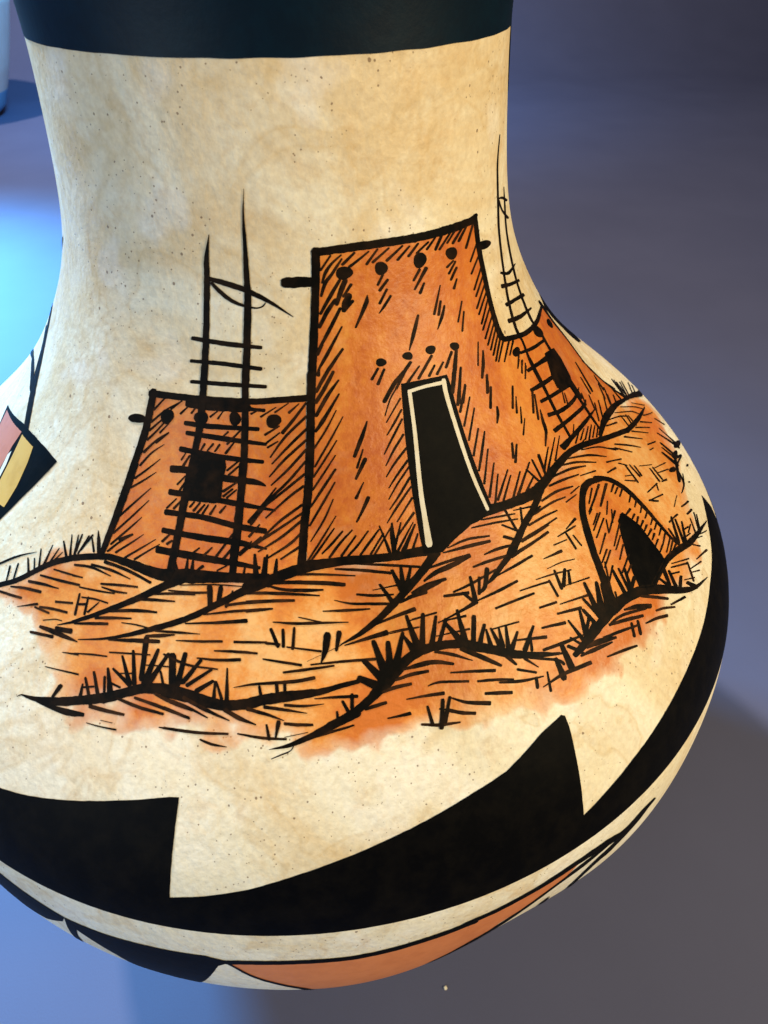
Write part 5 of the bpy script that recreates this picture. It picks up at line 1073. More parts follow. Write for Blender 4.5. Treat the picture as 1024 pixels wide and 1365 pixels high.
th = [
['S',3072,21709,-40,12,2961,21638,-43,13,2851,21568,-46,13],
['S',3243,21613,-41,17,3071,21543,-43,18,2900,21472,-45,19],
['S',3173,21462,-40,12,3006,21364,-42,13,2841,21266,-45,14],
['S',3289,21345,-37,14,3145,21275,-42,15,3007,21209,-41,16,2885,21156,-29,12,2769,21107,-14,6],
['S',4620,21653,-51,17,4467,21581,-47,15,4315,21509,-42,14],
['S',4914,21641,-76,24,4712,21547,-62,20,4512,21453,-48,16,4315,21359,-35,12],
['S',4750,21413,-39,11,4529,21280,-61,17],
['S',6309,21616,-35,16,5951,21550,-40,19],
['S',6416,21587,-46,14,6209,21512,-48,15,6007,21437,-51,16],
['S',6435,21477,-57,16,6250,21400,-55,16,6068,21322,-53,15],
['S',6367,21290,-39,9,6153,21165,-66,16],
['S',5482,21291,-27,5,5320,21151,-38,8,5156,21011,-49,10,4990,20872,-58,12],
['S',5373,21029,-54,10,5275,20932,-57,10,5175,20836,-60,11],
['S',5508,20935,-44,9,5407,20856,-60,13,5294,20776,-65,16,5149,20693,-45,12,4995,20608,-19,5],
['S',6412,20890,-39,8,6208,20745,-40,8,6004,20601,-41,9],
['S',6397,20711,-40,7,6243,20569,-43,8,6088,20429,-47,8],
['S',4278,20924,-47,10,4173,20833,-59,12,4067,20741,-71,15,3964,20654,-73,16,3864,20573,-60,14,3766,20496,-38,9,3669,20419,-17,4],
['S',2403,20249,-33,12,2266,20176,-35,13,2132,20104,-38,14],
['S',2614,20215,-36,11,2463,20115,-41,12,2315,20014,-47,14],
['S',6686,20128,-30,5,6567,20013,-32,6,6449,19898,-34,6,6331,19784,-36,6],
['S',6784,19953,-40,6,6694,19856,-62,10,6593,19760,-74,14,6508,19697,-69,15,6416,19634,-60,13,6325,19571,-51,11],
['S',6564,19559,-55,10,6437,19434,-58,10,6310,19310,-60,11],
['S',3614,20226,-43,19,3462,20167,-45,20,3313,20108,-47,21],
['S',3279,20112,-34,17,3136,20061,-41,21,2995,20011,-49,24,2853,19953,-56,25,2707,19884,-59,23,2562,19807,-56,21,2418,19730,-53,20],
['S',3350,20110,-35,13,3130,19998,-37,13,2917,19887,-39,14],
['S',3913,20130,-21,10,3635,20032,-28,14,3365,19933,-35,17],
['S',4478,20226,-42,17,4240,20132,-41,17,4008,20038,-40,16,3783,19944,-39,16],
['S',4504,20066,-31,12,4349,20000,-36,14,4198,19934,-41,16],
['S',4878,20064,-31,12,4696,19993,-36,14,4518,19921,-42,16],
['S',5335,20169,-51,15,5138,20071,-50,15,4946,19973,-48,15],
['S',5559,20155,-68,13,5476,20081,-74,14,5394,20007,-80,15,5313,19933,-85,16,5232,19860,-87,17,5152,19787,-86,17,5072,19714,-83,16,4993,19641,-78,16,4915,19568,-75,15],
['S',5531,19870,-50,9,5404,19745,-55,10,5278,19621,-59,11,5154,19497,-63,12,5031,19374,-67,13],
['S',5488,19570,-45,11,5329,19460,-55,13,5174,19350,-64,16],
['S',2497,21926,40,-16,2724,22029,35,-14,2953,22131,30,-11],
['S',2739,21939,32,-19,2957,21999,30,-17,3178,22058,27,-16,3402,22116,25,-14],
['S',3294,21926,40,-22,3517,21987,36,-19,3743,22047,31,-17,3972,22107,27,-14],
['S',3730,21902,41,-18,3996,21989,36,-16,4267,22075,31,-13],
['S',4202,21922,45,-18,4428,22003,40,-16,4657,22083,34,-13],
['S',4574,21937,34,-17,4848,22000,32,-16,5130,22063,31,-15],
['S',5051,21953,44,-16,5259,22025,41,-15,5471,22097,39,-13],
['S',5466,21910,61,-16,5632,22002,63,-16,5799,22094,65,-16],
['S',5662,21889,48,-16,5983,21999,47,-15,6315,22108,45,-14],
['S',6088,21950,44,-14,6306,22024,45,-14,6529,22097,47,-14],
['S',6396,21915,64,-20,6661,21999,57,-17,6935,22083,50,-15],
['S',6750,21912,71,-19,6984,21997,63,-17,7224,22081,55,-14],
['S',7145,21747,70,-15,7323,21851,69,-14,7503,21955,67,-14,7684,22059,66,-13],
['S',21,19194,24,-9,122,19257,24,-9,225,19320,25,-9,328,19383,25,-9,429,19448,25,-9,526,19514,23,-8,620,19581,20,-6,714,19649,17,-5,810,19716,13,-4],
['S',-18,18924,24,-8,84,18995,24,-8,189,19066,25,-9,295,19137,25,-9,400,19207,25,-9,504,19276,25,-9,604,19344,23,-8,702,19411,21,-7,799,19476,18,-6,897,19542,16,-5,997,19608,13,-4],
['S',-82,18780,22,-9,21,18845,23,-9,127,18910,23,-9,233,18975,24,-9,335,19038,23,-9,463,19117,21,-8,585,19194,18,-7,709,19270,14,-5],
['S',-139,18600,22,-9,-48,18656,22,-9,46,18713,23,-9,140,18770,23,-9,234,18827,22,-9,328,18884,21,-8,422,18941,19,-7,517,18998,16,-6,613,19055,14,-6],
['S',-227,18374,22,-8,-131,18435,24,-9,-34,18497,27,-10,65,18559,29,-11,164,18620,31,-12,262,18680,30,-12,361,18738,29,-12,461,18796,28,-11,562,18855,27,-11],
['S',-288,18130,22,-7,-187,18202,23,-8,-83,18275,25,-9,21,18347,26,-9,122,18417,27,-9,219,18483,26,-9,312,18547,23,-8,405,18609,21,-7,500,18673,18,-7],
['S',-292,17927,12,-4,-194,17993,15,-5,-91,18060,18,-7,10,18128,20,-7,103,18193,22,-7,183,18258,22,-6,256,18321,20,-5,325,18384,17,-5,397,18448,14,-4],
['S',-387,17698,20,-7,-291,17762,20,-8,-192,17827,20,-8,-92,17891,21,-8,8,17957,20,-8,109,18022,19,-7,210,18088,16,-6,313,18154,13,-5,419,18221,10,-4],
['S',-349,17674,19,-8,-257,17728,20,-9,-164,17782,22,-10,-60,17842,23,-10,30,17894,22,-9,127,17950,20,-9,229,18007,18,-8,331,18064,16,-7],
['S',-36,17766,13,-8,51,17801,16,-10,138,17836,20,-12,230,17874,23,-13,329,17919,23,-12,433,17967,21,-11,539,18015,18,-9],
['S',139,17712,26,-11,238,17766,26,-12,339,17821,26,-12,444,17873,24,-13,556,17922,20,-12,671,17967,16,-10,789,18013,13,-8],
['S',436,17713,26,-12,540,17769,24,-11,646,17825,22,-10,751,17879,20,-10,857,17933,18,-9],
['S',601,17702,19,-11,694,17740,19,-12,787,17777,20,-12,883,17819,21,-11,984,17866,20,-10,1089,17917,17,-9,1195,17968,15,-7],
['S',904,17693,21,-11,1015,17746,23,-12,1128,17800,25,-13,1234,17849,25,-13,1366,17910,20,-11,1490,17965,14,-8],
['S',1160,17680,22,-10,1294,17753,21,-9,1431,17826,20,-9,1572,17899,19,-9],
['S',1261,17671,23,-10,1431,17763,20,-9,1606,17856,18,-8,1788,17950,16,-7],
['S',1730,19480,-23,6,1653,19410,-38,9,1576,19341,-52,13,1490,19266,-60,16,1416,19204,-60,17,1336,19139,-56,16,1254,19072,-51,14,1175,19007,-47,13],
['S',1453,19079,-22,5,1325,18959,-29,7,1200,18841,-37,9],
['S',1470,18934,-54,18,1349,18851,-47,16,1231,18769,-40,13,1115,18687,-33,11],
['S',1310,18618,-14,5,1167,18519,-26,9,1027,18422,-37,12],
['S',1362,18397,-46,15,1259,18322,-41,14,1155,18249,-36,12,1050,18179,-28,10,945,18111,-21,8],
['S',2343,19513,18,-4,2431,19590,20,-5,2520,19667,22,-6,2619,19740,23,-7,2735,19804,22,-8,2861,19864,21,-9,2990,19924,21,-9],
['S',2342,19411,15,-6,2546,19513,18,-8,2755,19615,22,-9,2970,19717,26,-11],
['S',2282,19222,14,-6,2423,19290,23,-10,2573,19364,30,-12,2685,19421,30,-12,2803,19483,28,-11,2923,19545,26,-10],
['S',2071,18955,15,-5,2178,19018,20,-8,2287,19082,26,-10,2409,19151,30,-11,2516,19210,30,-12,2632,19274,29,-11,2754,19339,27,-11,2877,19403,26,-10],
['S',2049,18789,14,-5,2159,18854,20,-7,2271,18919,25,-10,2390,18983,28,-12,2519,19046,29,-13,2656,19109,28,-13,2795,19171,28,-13],
['S',1989,18632,13,-6,2096,18686,18,-8,2206,18740,23,-11,2327,18795,25,-13,2470,18851,25,-14,2626,18909,24,-14,2786,18966,24,-14],
['S',1994,18474,12,-6,2103,18526,17,-8,2214,18578,22,-11,2332,18630,24,-13,2461,18683,25,-14,2598,18736,24,-14,2737,18789,24,-14],
['S',1917,18322,13,-5,2029,18382,16,-7,2142,18441,19,-8,2267,18502,21,-10,2372,18549,21,-11,2485,18597,21,-11,2602,18645,21,-11,2720,18693,21,-11],
['S',1885,18187,11,-6,2000,18239,16,-8,2118,18290,20,-10,2242,18346,24,-12,2344,18394,26,-12,2451,18444,26,-12,2562,18497,26,-12,2674,18548,26,-12],
['S',1735,18024,12,-5,1855,18083,16,-8,1977,18143,21,-10,2114,18205,23,-12,2233,18256,23,-12,2362,18310,22,-12,2497,18364,20,-11,2634,18418,19,-11],
['S',2004,18010,15,-7,2190,18095,18,-9,2381,18181,21,-10,2579,18266,24,-12],
['S',1922,17827,18,-9,2110,17907,20,-11,2305,17988,23,-12,2506,18068,25,-14],
['S',5531,19861,-49,10,5388,19732,-54,11,5246,19604,-58,11,5107,19476,-62,12,4970,19350,-66,13],
['S',5495,19588,-38,9,5316,19467,-41,10,5141,19348,-45,11,4970,19229,-48,12],
['S',5515,19374,-29,8,5316,19248,-33,9,5122,19124,-36,10,4933,19001,-39,11],
['S',5536,19182,-29,7,5376,19079,-31,8,5219,18977,-34,9,5065,18876,-36,10,4915,18775,-38,10],
['S',5389,18865,-33,9,5211,18754,-35,9,5037,18644,-36,10,4869,18536,-37,10],
['S',5580,18782,-27,7,5461,18705,-34,9,5344,18629,-41,11,5224,18551,-45,12,5130,18491,-44,12,5034,18430,-41,11,4938,18368,-38,10,4844,18307,-35,10],
['S',5434,18522,-26,7,5277,18417,-29,7,5125,18313,-31,8,4976,18210,-33,8,4832,18109,-35,9],
['S',5427,18301,-25,7,5266,18203,-29,8,5110,18106,-32,9,4959,18011,-36,10,4813,17916,-39,11],
['S',5384,18133,-25,6,5208,18018,-28,7,5039,17904,-31,8,4876,17792,-33,9],
['S',5772,18119,-21,9,5509,18021,-25,10,5258,17923,-30,12,5018,17826,-33,14],
['S',5776,18029,-21,8,5569,17947,-24,9,5369,17865,-27,10,5177,17783,-30,11],
['S',6149,18002,-22,9,5903,17909,-27,10,5669,17816,-31,12,5444,17723,-35,13],
['S',6644,18034,-21,10,6380,17959,-26,12,6128,17884,-30,14,5887,17807,-34,15,5656,17730,-38,17],
['S',6540,17844,-18,10,6249,17779,-24,13,5971,17712,-30,16],
['S',6645,19818,-65,13,6483,19694,-58,12,6325,19571,-52,11],
['S',6553,19558,-37,6,6505,19497,-59,9,6455,19437,-72,12,6401,19377,-66,11,6346,19316,-53,9],
['S',6533,19349,-52,11,6362,19210,-55,11,6194,19072,-57,12],
['S',6462,19017,-43,7,6420,18965,-59,10,6368,18913,-64,14,6286,18860,-49,12,6195,18807,-29,8],
['S',7545,19153,-48,11,7398,19058,-50,11,7253,18963,-51,11,7111,18870,-52,12],
['S',7483,18982,-24,5,7338,18875,-39,8,7194,18770,-53,11],
['S',7463,18795,-27,6,7316,18692,-35,8,7172,18591,-43,9],
['S',7391,18608,-20,6,7191,18517,-29,8,6997,18425,-37,11],
['S',6384,18407,-46,9,6282,18319,-48,9,6181,18232,-51,10],
['S',6531,18357,-36,9,6350,18256,-41,11,6175,18157,-46,12],
['S',8388,18848,-62,15,8149,18720,-59,14,7918,18593,-56,13],
['S',8426,18785,-43,9,8273,18675,-48,10,8122,18567,-53,11,7974,18461,-57,12],
['S',8284,18533,-31,6,8188,18447,-58,10,8100,18365,-79,13,8051,18295,-83,14,7975,18226,-72,16,7866,18176,-56,16,7731,18123,-42,13,7600,18069,-30,9],
['S',8509,19440,-43,12,8247,19348,-41,11],
['S',8622,19385,-48,10,8490,19307,-46,10,8360,19229,-45,10],
['S',8792,19309,-36,8,8588,19213,-40,9,8391,19117,-43,10],
['S',7325,21479,57,-13,7610,21607,55,-13,7903,21735,52,-12],
['S',7267,21267,53,-14,7575,21380,51,-13,7894,21492,49,-12],
['S',7253,20984,53,-13,7502,21091,53,-13,7757,21198,52,-12,8018,21304,51,-12],
['S',7277,20862,52,-14,7525,20957,51,-13,7780,21052,50,-13,8043,21147,49,-12],
['S',7148,20663,49,-13,7433,20774,49,-13,7730,20884,48,-12,8039,20993,48,-12],
['S',7173,20551,48,-13,7428,20645,47,-13,7692,20739,47,-12,7967,20832,46,-12],
['S',7169,20382,49,-13,7435,20496,48,-12,7710,20610,48,-12,7996,20724,47,-11],
['S',7138,20276,46,-13,7398,20371,45,-13,7668,20465,45,-12,7950,20559,44,-12],
['S',7122,20123,45,-13,7411,20230,45,-13,7714,20335,44,-12,8033,20440,44,-12],
['S',7147,20003,45,-13,7415,20105,45,-13,7696,20207,44,-12,7990,20308,43,-12],
['S',7204,19904,46,-13,7439,20002,45,-12,7684,20099,44,-12,7938,20195,43,-11],
['S',7242,19801,46,-13,7480,19901,45,-12,7728,20000,44,-12,7987,20099,43,-11],
['S',7265,19691,46,-12,7493,19793,48,-13,7731,19894,51,-13,7979,19995,54,-14],
['S',7379,19651,37,-10,7598,19738,41,-12,7825,19824,47,-13,8062,19909,53,-14],
['S',7683,19593,38,-11,8017,19712,45,-13,8374,19828,54,-15],
['S',8123,19624,40,-12,8369,19701,47,-14,8627,19776,56,-16],
['S',8293,19373,32,-8,8505,19462,45,-11,8726,19551,59,-15],
['S',8334,19238,32,-8,8500,19312,44,-11,8670,19385,58,-14],
['S',8391,19117,32,-8,8555,19190,44,-11,8725,19263,57,-14],
['S',805,21918,32,-11,999,22023,31,-11,1192,22128,30,-11],
['S',814,21718,35,-6,888,21798,48,-10,973,21875,54,-14,1085,21944,45,-16,1222,22007,32,-15,1394,22066,24,-14,1580,22122,19,-11],
['S',741,21512,44,-7,827,21613,55,-10,924,21707,59,-16,1042,21772,49,-19,1188,21839,43,-17,1311,21907,40,-14,1448,21984,34,-12,1586,22060,28,-10],
['S',660,21233,43,-13,791,21320,49,-15,923,21407,54,-17,1054,21491,57,-18,1183,21571,55,-18,1311,21648,51,-17,1439,21725,47,-15],
['S',570,21025,57,-16,699,21116,60,-17,829,21208,64,-19,949,21286,62,-21,1097,21364,54,-22,1232,21427,46,-20],
['S',1605,21973,37,-20,1836,22052,33,-18,2069,22130,29,-16],
['S',1846,21921,29,-21,2015,21963,28,-20,2193,22008,28,-18,2394,22062,24,-15,2604,22118,20,-12],
['S',1641,21712,-85,21,1572,21656,-89,21,1493,21588,-89,20,1422,21519,-84,17,1341,21438,-74,15,1261,21357,-64,13],
['S',1843,21637,-46,16,1683,21551,-42,15,1525,21465,-37,14],
['S',1730,21466,-97,26,1647,21405,-112,29,1571,21345,-120,27,1520,21292,-100,18,1476,21240,-65,11],
['S',1841,21372,-41,19,1672,21301,-39,18,1504,21231,-38,17],
['S',460,20666,37,-11,559,20732,42,-13,657,20796,48,-15,758,20863,53,-16,866,20936,56,-17,985,21017,56,-17,1110,21104,54,-16,1239,21193,51,-15,1367,21280,48,-14],
['S',2407,21435,-8,1,2368,21347,-76,12,2297,21284,-73,18,2187,21200,-62,16,2084,21124,-53,14,1962,21037,-41,11,1841,20950,-30,8],
['S',415,20600,52,-13,506,20671,48,-13,598,20743,44,-12],
['S',363,20282,62,-7,411,20372,41,-7,489,20428,40,-12,597,20498,46,-15,737,20588,49,-16,840,20656,47,-15,959,20735,43,-13,1088,20819,37,-12,1221,20905,31,-10,1351,20988,26,-8],
['S',249,20033,47,-15,357,20108,49,-15,466,20182,52,-16,579,20257,52,-17,701,20333,51,-18,837,20409,48,-18,982,20486,43,-17,1133,20563,38,-16,1284,20639,34,-14],
['S',201,19869,49,-17,308,19936,51,-18,418,20004,53,-18,528,20074,54,-18,639,20149,52,-16,752,20226,48,-15,866,20304,44,-14],
['S',167,19669,46,-15,268,19739,49,-16,370,19810,52,-17,473,19880,53,-18,578,19945,51,-19,720,20023,43,-18,864,20096,33,-14,1010,20168,24,-10],
['S',107,19438,37,-15,191,19486,42,-17,276,19534,48,-19,391,19603,50,-19,486,19662,47,-17,597,19731,42,-15,719,19806,36,-13,844,19883,29,-11,967,19957,23,-8]]
td = [
['P',3109,19941,3970,19908,4893,19858,4922,19702,4748,17786,4307,17686,3935,17678,3337,17579,2943,17483,2466,17536,2485,17733,2611,18301,2837,19131]]
tg = [
['S',1512,18005,-15,-1,1545,17923,-22,-2,1576,17840,-29,-2,1595,17782,-33,-2,1612,17722,-38,-3,1629,17663,-42,-3],
['S',1856,18007,-20,2,1827,17940,-45,4,1798,17865,-63,5,1780,17798,-65,4,1762,17724,-61,3,1745,17650,-57,3],
['S',2091,17985,-18,4,1983,17884,-24,6,1879,17785,-29,7,1777,17687,-34,8],
['S',2415,17950,-11,5,2262,17872,-16,7,2113,17795,-20,9,1969,17718,-25,10,1828,17641,-29,12],
['S',2448,17916,-20,8,2288,17821,-30,11,2132,17726,-40,15,1982,17632,-50,18],
['S',2453,17791,-21,6,2330,17702,-25,8,2210,17614,-29,9],
['S',7114,18017,-62,8,7053,17917,-56,7,6993,17819,-50,6,6932,17722,-44,6],
['S',6787,18029,-38,3,6770,17923,-40,3,6751,17818,-42,3,6730,17715,-43,3],
['S',6409,17969,-34,-3,6517,17841,-38,-3,6618,17714,-41,-3],
['S',7665,18025,-19,7,7424,17952,-26,10,7194,17878,-33,12,6974,17804,-40,14],
['S',8166,18053,-20,8,7877,17983,-23,9,7603,17912,-27,11,7343,17839,-30,12,7095,17765,-33,13],
['S',8413,18016,-17,7,8131,17948,-22,8,7863,17878,-26,10,7610,17806,-30,11]]
wl = [
['S',3336,19786,-69,4,3314,19686,-68,4,3293,19589,-67,4,3271,19493,-66,4,3247,19394,-65,4,3219,19290,-64,4,3185,19175,-64,5,3157,19091,-64,5,3125,18999,-64,5,3089,18903,-64,5,3052,18805,-64,6,3014,18707,-64,6,2977,18613,-65,6,2943,18524,-65,6,2911,18443,-66,5,2885,18372,-66,5,2848,18267,-67,5,2822,18181,-67,4,2801,18107,-68,4,2783,18039,-69,4,2763,17970,-71,4,2738,17883,-75,5,2714,17801,-79,5,2691,17722,-84,5,2668,17644,-88,6],
['S',3309,19789,6,-27,3498,19793,5,-26,3689,19796,4,-25,3901,19795,1,-25,4082,19790,-1,-26,4279,19781,-3,-27,4484,19771,-4,-29,4690,19759,-5,-30],
['S',4688,19778,-89,7,4668,19705,-86,7,4647,19632,-84,5,4633,19513,-81,4,4631,19437,-79,3,4628,19347,-78,3,4625,19248,-76,3,4621,19145,-74,3,4617,19040,-72,2,4611,18939,-71,2,4606,18845,-69,2,4599,18742,-67,2,4592,18642,-65,2,4584,18544,-64,2,4577,18449,-62,2,4570,18357,-60,2,4566,18268,-59,1,4565,18182,-57,1,4568,18100,-56,0,4571,18020,-54,0,4575,17942,-53,0,4578,17865,-51,0,4579,17787,-50,1]]
rb = [
['P',8781,19535,8689,19510,8564,19503,8442,19519,8342,19549,8287,19592,8329,19634,8440,19653,8557,19658,8691,19652,8810,19619,8834,19573],
['P',13155,19060,13096,19024,12940,19012,12707,19049,12533,19112,12430,19172,12373,19229,12417,19271,12570,19277,12787,19247,13023,19183,13157,19110],
['P',11258,19397,11271,19328,11112,19300,10869,19333,10673,19388,10513,19448,10414,19519,10442,19577,10575,19605,10784,19596,11017,19541,11171,19467]]
R2 = [
['S',10555,23282,-46,5,10487,23194,-56,6,10411,23108,-66,7,10338,23021,-76,8,10277,22927,-85,9,10235,22821,-93,10,10218,22720,-100,11,10211,22608,-107,12,10207,22490,-114,13,10203,22371,-120,14,10194,22256,-124,15,10176,22152,-126,16,10144,22043,-126,16,10106,21946,-124,16,10068,21854,-120,16,10033,21760,-116,16,10002,21655,-113,15,9977,21559,-110,15,9950,21460,-107,15,9920,21357,-104,14,9883,21253,-101,14,9840,21148,-98,14,9790,21045,-96,14,9732,20940,-95,14,9665,20834,-95,14,9594,20727,-95,14,9522,20622,-95,14,9454,20520,-95,14,9395,20423,-95,14,9334,20311,-96,13,9281,20201,-98,13,9237,20096,-100,13,9203,20000,-100,13,9180,19915,-100,12,9185,19816,-95,9,9228,19740,-88,8,9254,19640,-84,10,9240,19556,-84,11,9211,19461,-85,12,9175,19360,-86,12,9142,19255,-88,12,9121,19149,-89,11,9115,19040,-90,10,9117,18928,-91,10,9120,18815,-92,10,9118,18702,-93,11,9106,18593,-93,11],
['S',11265,22288,-50,6,11270,22203,-79,10,11268,22120,-115,15,11263,22008,-140,18,11242,21921,-145,19,11199,21824,-143,20,11147,21720,-138,19,11099,21609,-133,19,11068,21496,-131,18,11051,21377,-133,19,11033,21252,-135,19,11009,21126,-136,20,10977,21003,-136,20,10939,20885,-134,20,10899,20773,-130,19,10858,20666,-125,19,10822,20560,-119,18,10791,20453,-115,17,10769,20344,-113,17,10753,20226,-114,17,10741,20101,-115,17,10734,19978,-118,17,10734,19863,-120,18,10747,19761,-121,17,10826,19629,-120,15,10952,19520,-120,14,11051,19407,-123,18,11066,19310,-127,21,11052,19212,-131,21,11069,19032,-134,22,11083,18942,-134,22,11094,18839,-133,22,11099,18726,-132,22,11095,18608,-130,22,11079,18487,-128,22,11053,18367,-125,22,11018,18250,-122,22,10975,18139,-120,22,10928,18035,-117,22],
['S',9201,19293,-93,10,9204,19180,-94,11,9201,19066,-95,11,9192,18954,-96,12,9176,18848,-97,12,9154,18748,-96,13,9117,18637,-95,13,9074,18536,-93,13,9029,18437,-90,12,8988,18331,-87,11,8959,18239,-84,11,8931,18143,-80,10,8903,18045,-76,10,8872,17949,-72,9,8838,17855,-69,9],
['S',10795,18327,-107,18,10779,18224,-104,17,10756,18123,-101,17,10725,18021,-99,17,10693,17941,-97,17,10656,17859,-96,17,10616,17779,-93,17,10579,17704,-90,16,10536,17613,-81,15,10497,17529,-70,13,10455,17445,-60,11]]
T2 = [
['S',10120,22220,20,-12,10810,22159,-40,-19,11767,21982,-184,7],
['S',10315,22161,-104,10,10472,22056,-105,10,10683,21946,-111,9,11088,21817,-147,10,11651,21665,-235,21]]
G2 = [
['S',9427,20947,-45,-14,9762,20875,-45,-22,10147,20815,54,-38,10666,20804,92,-30,11331,20791,41,-12],
['S',9204,20726,-16,-40,9582,20675,-13,-37,10006,20619,7,-36,10525,20560,25,-36,11151,20485,28,-33],
['S',9119,20381,36,-41,9460,20358,35,-40,9859,20327,35,-39,10401,20276,37,-40,11076,20199,40,-42],
['S',8871,20117,-7,-43,9305,20064,-1,-44,9807,20007,22,-45,10228,19971,47,-41,10729,19927,43,-33,11310,19865,32,-23],
['S',8776,19518,-8,-26,9244,19455,-8,-30,9758,19386,2,-35,10143,19343,20,-36,10568,19295,24,-34,11039,19234,21,-32],
['S',8728,19181,14,-31,9063,19156,14,-34,9419,19124,16,-37,9773,19090,25,-40,10270,19042,32,-41,10790,18986,33,-40],
['S',8362,18891,-2,-32,8725,18852,-1,-36,9138,18808,5,-40,9487,18774,14,-41,9889,18733,14,-40,10324,18681,12,-39],
['S',8723,19179,18,-34,9067,19155,17,-37,9437,19122,10,-38,9848,19072,0,-36,10297,19007,-5,-34],
['S',8391,18883,9,-33,8753,18855,8,-35,9162,18817,4,-36,9496,18778,0,-36,9873,18729,-3,-34,10276,18670,-6,-33],
['S',8550,18627,-4,-31,8813,18597,-6,-32,9085,18563,-6,-33,9413,18522,-5,-35,9723,18482,-3,-35,10083,18433,-4,-35,10481,18373,-8,-35,10899,18302,-12,-35],
['S',8522,18377,-29,-33,8801,18329,-32,-32,9090,18277,-28,-33,9391,18231,-10,-36,9717,18193,9,-37,10063,18158,24,-38,10396,18130,47,-37,10828,18112,49,-27,11258,18100,26,-13],
['S',8349,18129,10,-39,8703,18104,8,-37,9076,18072,7,-35,9452,18036,7,-34,9842,17994,8,-34,10237,17948,13,-35,10573,17909,35,-36,10862,17893,49,-27,11064,17896,27,-12],
['S',8231,17859,42,-61,8462,17854,35,-51,8775,17846,29,-42,9038,17836,28,-40,9370,17818,26,-39,9728,17794,26,-38,10056,17768,27,-36,10411,17737,25,-31,10726,17707,20,-23,11060,17669,12,-14]]
rw = [
['P',10416,19106,11019,19025,11486,18933,11546,18684,11291,18357,11038,18291,10174,18391,9873,18528,9963,18736,10235,18936]]
ro = [
['S',13182,19485,-297,61,13315,19333,-275,59,13411,19188,-246,55,13529,19023,-217,50,13648,18879,-195,46,13765,18727,-171,42,13847,18574,-146,37,13867,18428,-123,32,13822,18315,-106,28,13738,18202,-93,25,13640,18091,-82,22,13552,17985,-74,20,13494,17886,-69,18,13467,17773,-64,17,13470,17666,-60,15,13493,17563,-58,15,13526,17463,-60,15,13597,17334,-68,17,13696,17207,-79,21,13785,17082,-91,25],
['S',13478,17943,-84,21,13504,17830,-81,21,13514,17719,-78,20,13520,17614,-75,20,13530,17514,-73,19,13553,17389,-67,18,13584,17271,-62,17,13632,17153,-67,18,13708,17029,-89,24,13802,16902,-121,34,13891,16776,-153,45]]
fb = [
['P',14635,19425,15452,18856,16088,18331,16795,17804,17664,17132,16830,17187,15714,17630,15372,17910,14988,18351,14154,18904,13687,19285]]
rh = [
['S',12581,18217,-73,18,12386,18072,-81,20,12190,17930,-87,21,11997,17792,-92,22],
['S',11967,18074,-50,11,11839,17954,-61,14,11709,17836,-70,16],
['S',13225,17649,-61,17,13058,17557,-74,21,12896,17465,-85,24],
['S',12894,17575,-52,16,12625,17509,-62,19,12377,17439,-71,21],
['S',13040,17415,-50,17,12685,17363,-59,19,12364,17302,-67,21],
['S',11114,18013,-39,9,10977,17943,-48,11,10843,17873,-57,14],
['S',11492,17837,-40,10,11301,17750,-49,12,11119,17664,-57,14],
['S',11411,17684,-43,13,11094,17610,-46,14,10802,17531,-49,14],
['S',11788,17601,-45,14,11457,17538,-49,15,11152,17468,-52,16],
['S',12363,17464,-49,16,12039,17424,-53,17,11740,17378,-56,18],
['S',12778,17338,-54,18,12500,17302,-59,19,12243,17260,-63,20],
['S',13151,17163,-57,20,12723,17121,-68,23],
['S',10120,18455,-34,8,9934,18362,-39,9,9753,18269,-43,10],
['S',10091,18345,-34,7,9966,18274,-39,9,9843,18203,-44,10]]
rg = [
['S',8868,17738,29,-14,9151,17769,24,-12,9451,17796,19,-9],
['S',9190,17698,30,-15,9451,17722,25,-12,9726,17742,20,-10],
['S',9404,17633,33,-15,9693,17662,27,-13,10000,17686,21,-10],
['S',9568,17577,35,-15,9887,17613,30,-13,10229,17644,24,-10],
['S',9025,17846,31,-11,9395,17930,21,-7],
['S',9815,17535,29,-13,10081,17560,26,-12,10363,17580,23,-10],
['S',9998,17477,30,-13,10248,17499,27,-12,10513,17517,24,-11],
['S',8872,17672,7,-12,9145,17658,6,-11,9430,17639,5,-9],
['S',10200,17442,39,-20,10551,17448,57,-30,10930,17446,71,-42,11331,17419,56,-46,11749,17358,20,-38,12189,17267,3,-26,12664,17157,0,-17],
['S',11376,17445,1,-16,11780,17367,0,-23,12212,17273,-10,-28,12664,17157,-36,-24,13122,17013,-59,-13,13596,16842,-55,-4,14110,16639,-39,0],
['S',13906,16774,85,-31,14247,16842,71,-27,14637,16894,54,-21],
['S',14139,16682,85,-35,14524,16684,72,-30,14970,16660,55,-24],
['S',13400,16969,80,-25,13523,17084,64,-20,13647,17199,46,-14],
['S',12502,17176,-41,-26,13006,17027,-50,-24,13554,16848,-66,-18,14111,16639,-113,-3,14929,16264,-229,40,16096,15587,-546,230],
['S',10153,17412,37,-20,10429,17416,53,-29,10720,17416,64,-39,11061,17398,57,-45,11478,17348,41,-45,11966,17269,32,-44,12500,17167,29,-43],
['S',14505,16983,-54,20,14289,16915,-66,24,14088,16842,-77,27,13901,16765,-86,31],
['S',14631,16826,-54,21,14370,16753,-74,28,14133,16673,-90,34],
['S',15245,16535,-60,27,14777,16569,-71,31,14377,16572,-80,33],
['S',15889,16114,-77,43,15287,16274,-71,37,14807,16361,-72,35],
['S',15948,15970,-86,49,15084,16198,-81,41]]
lg = [
['S',-1695,17777,-33,-1,-1674,17670,-53,-2,-1653,17564,-72,-3],
['S',-1387,17774,-28,2,-1419,17658,-50,4,-1449,17543,-71,5],
['S',-1155,17721,-27,1,-1168,17640,-43,2,-1181,17561,-58,3]]
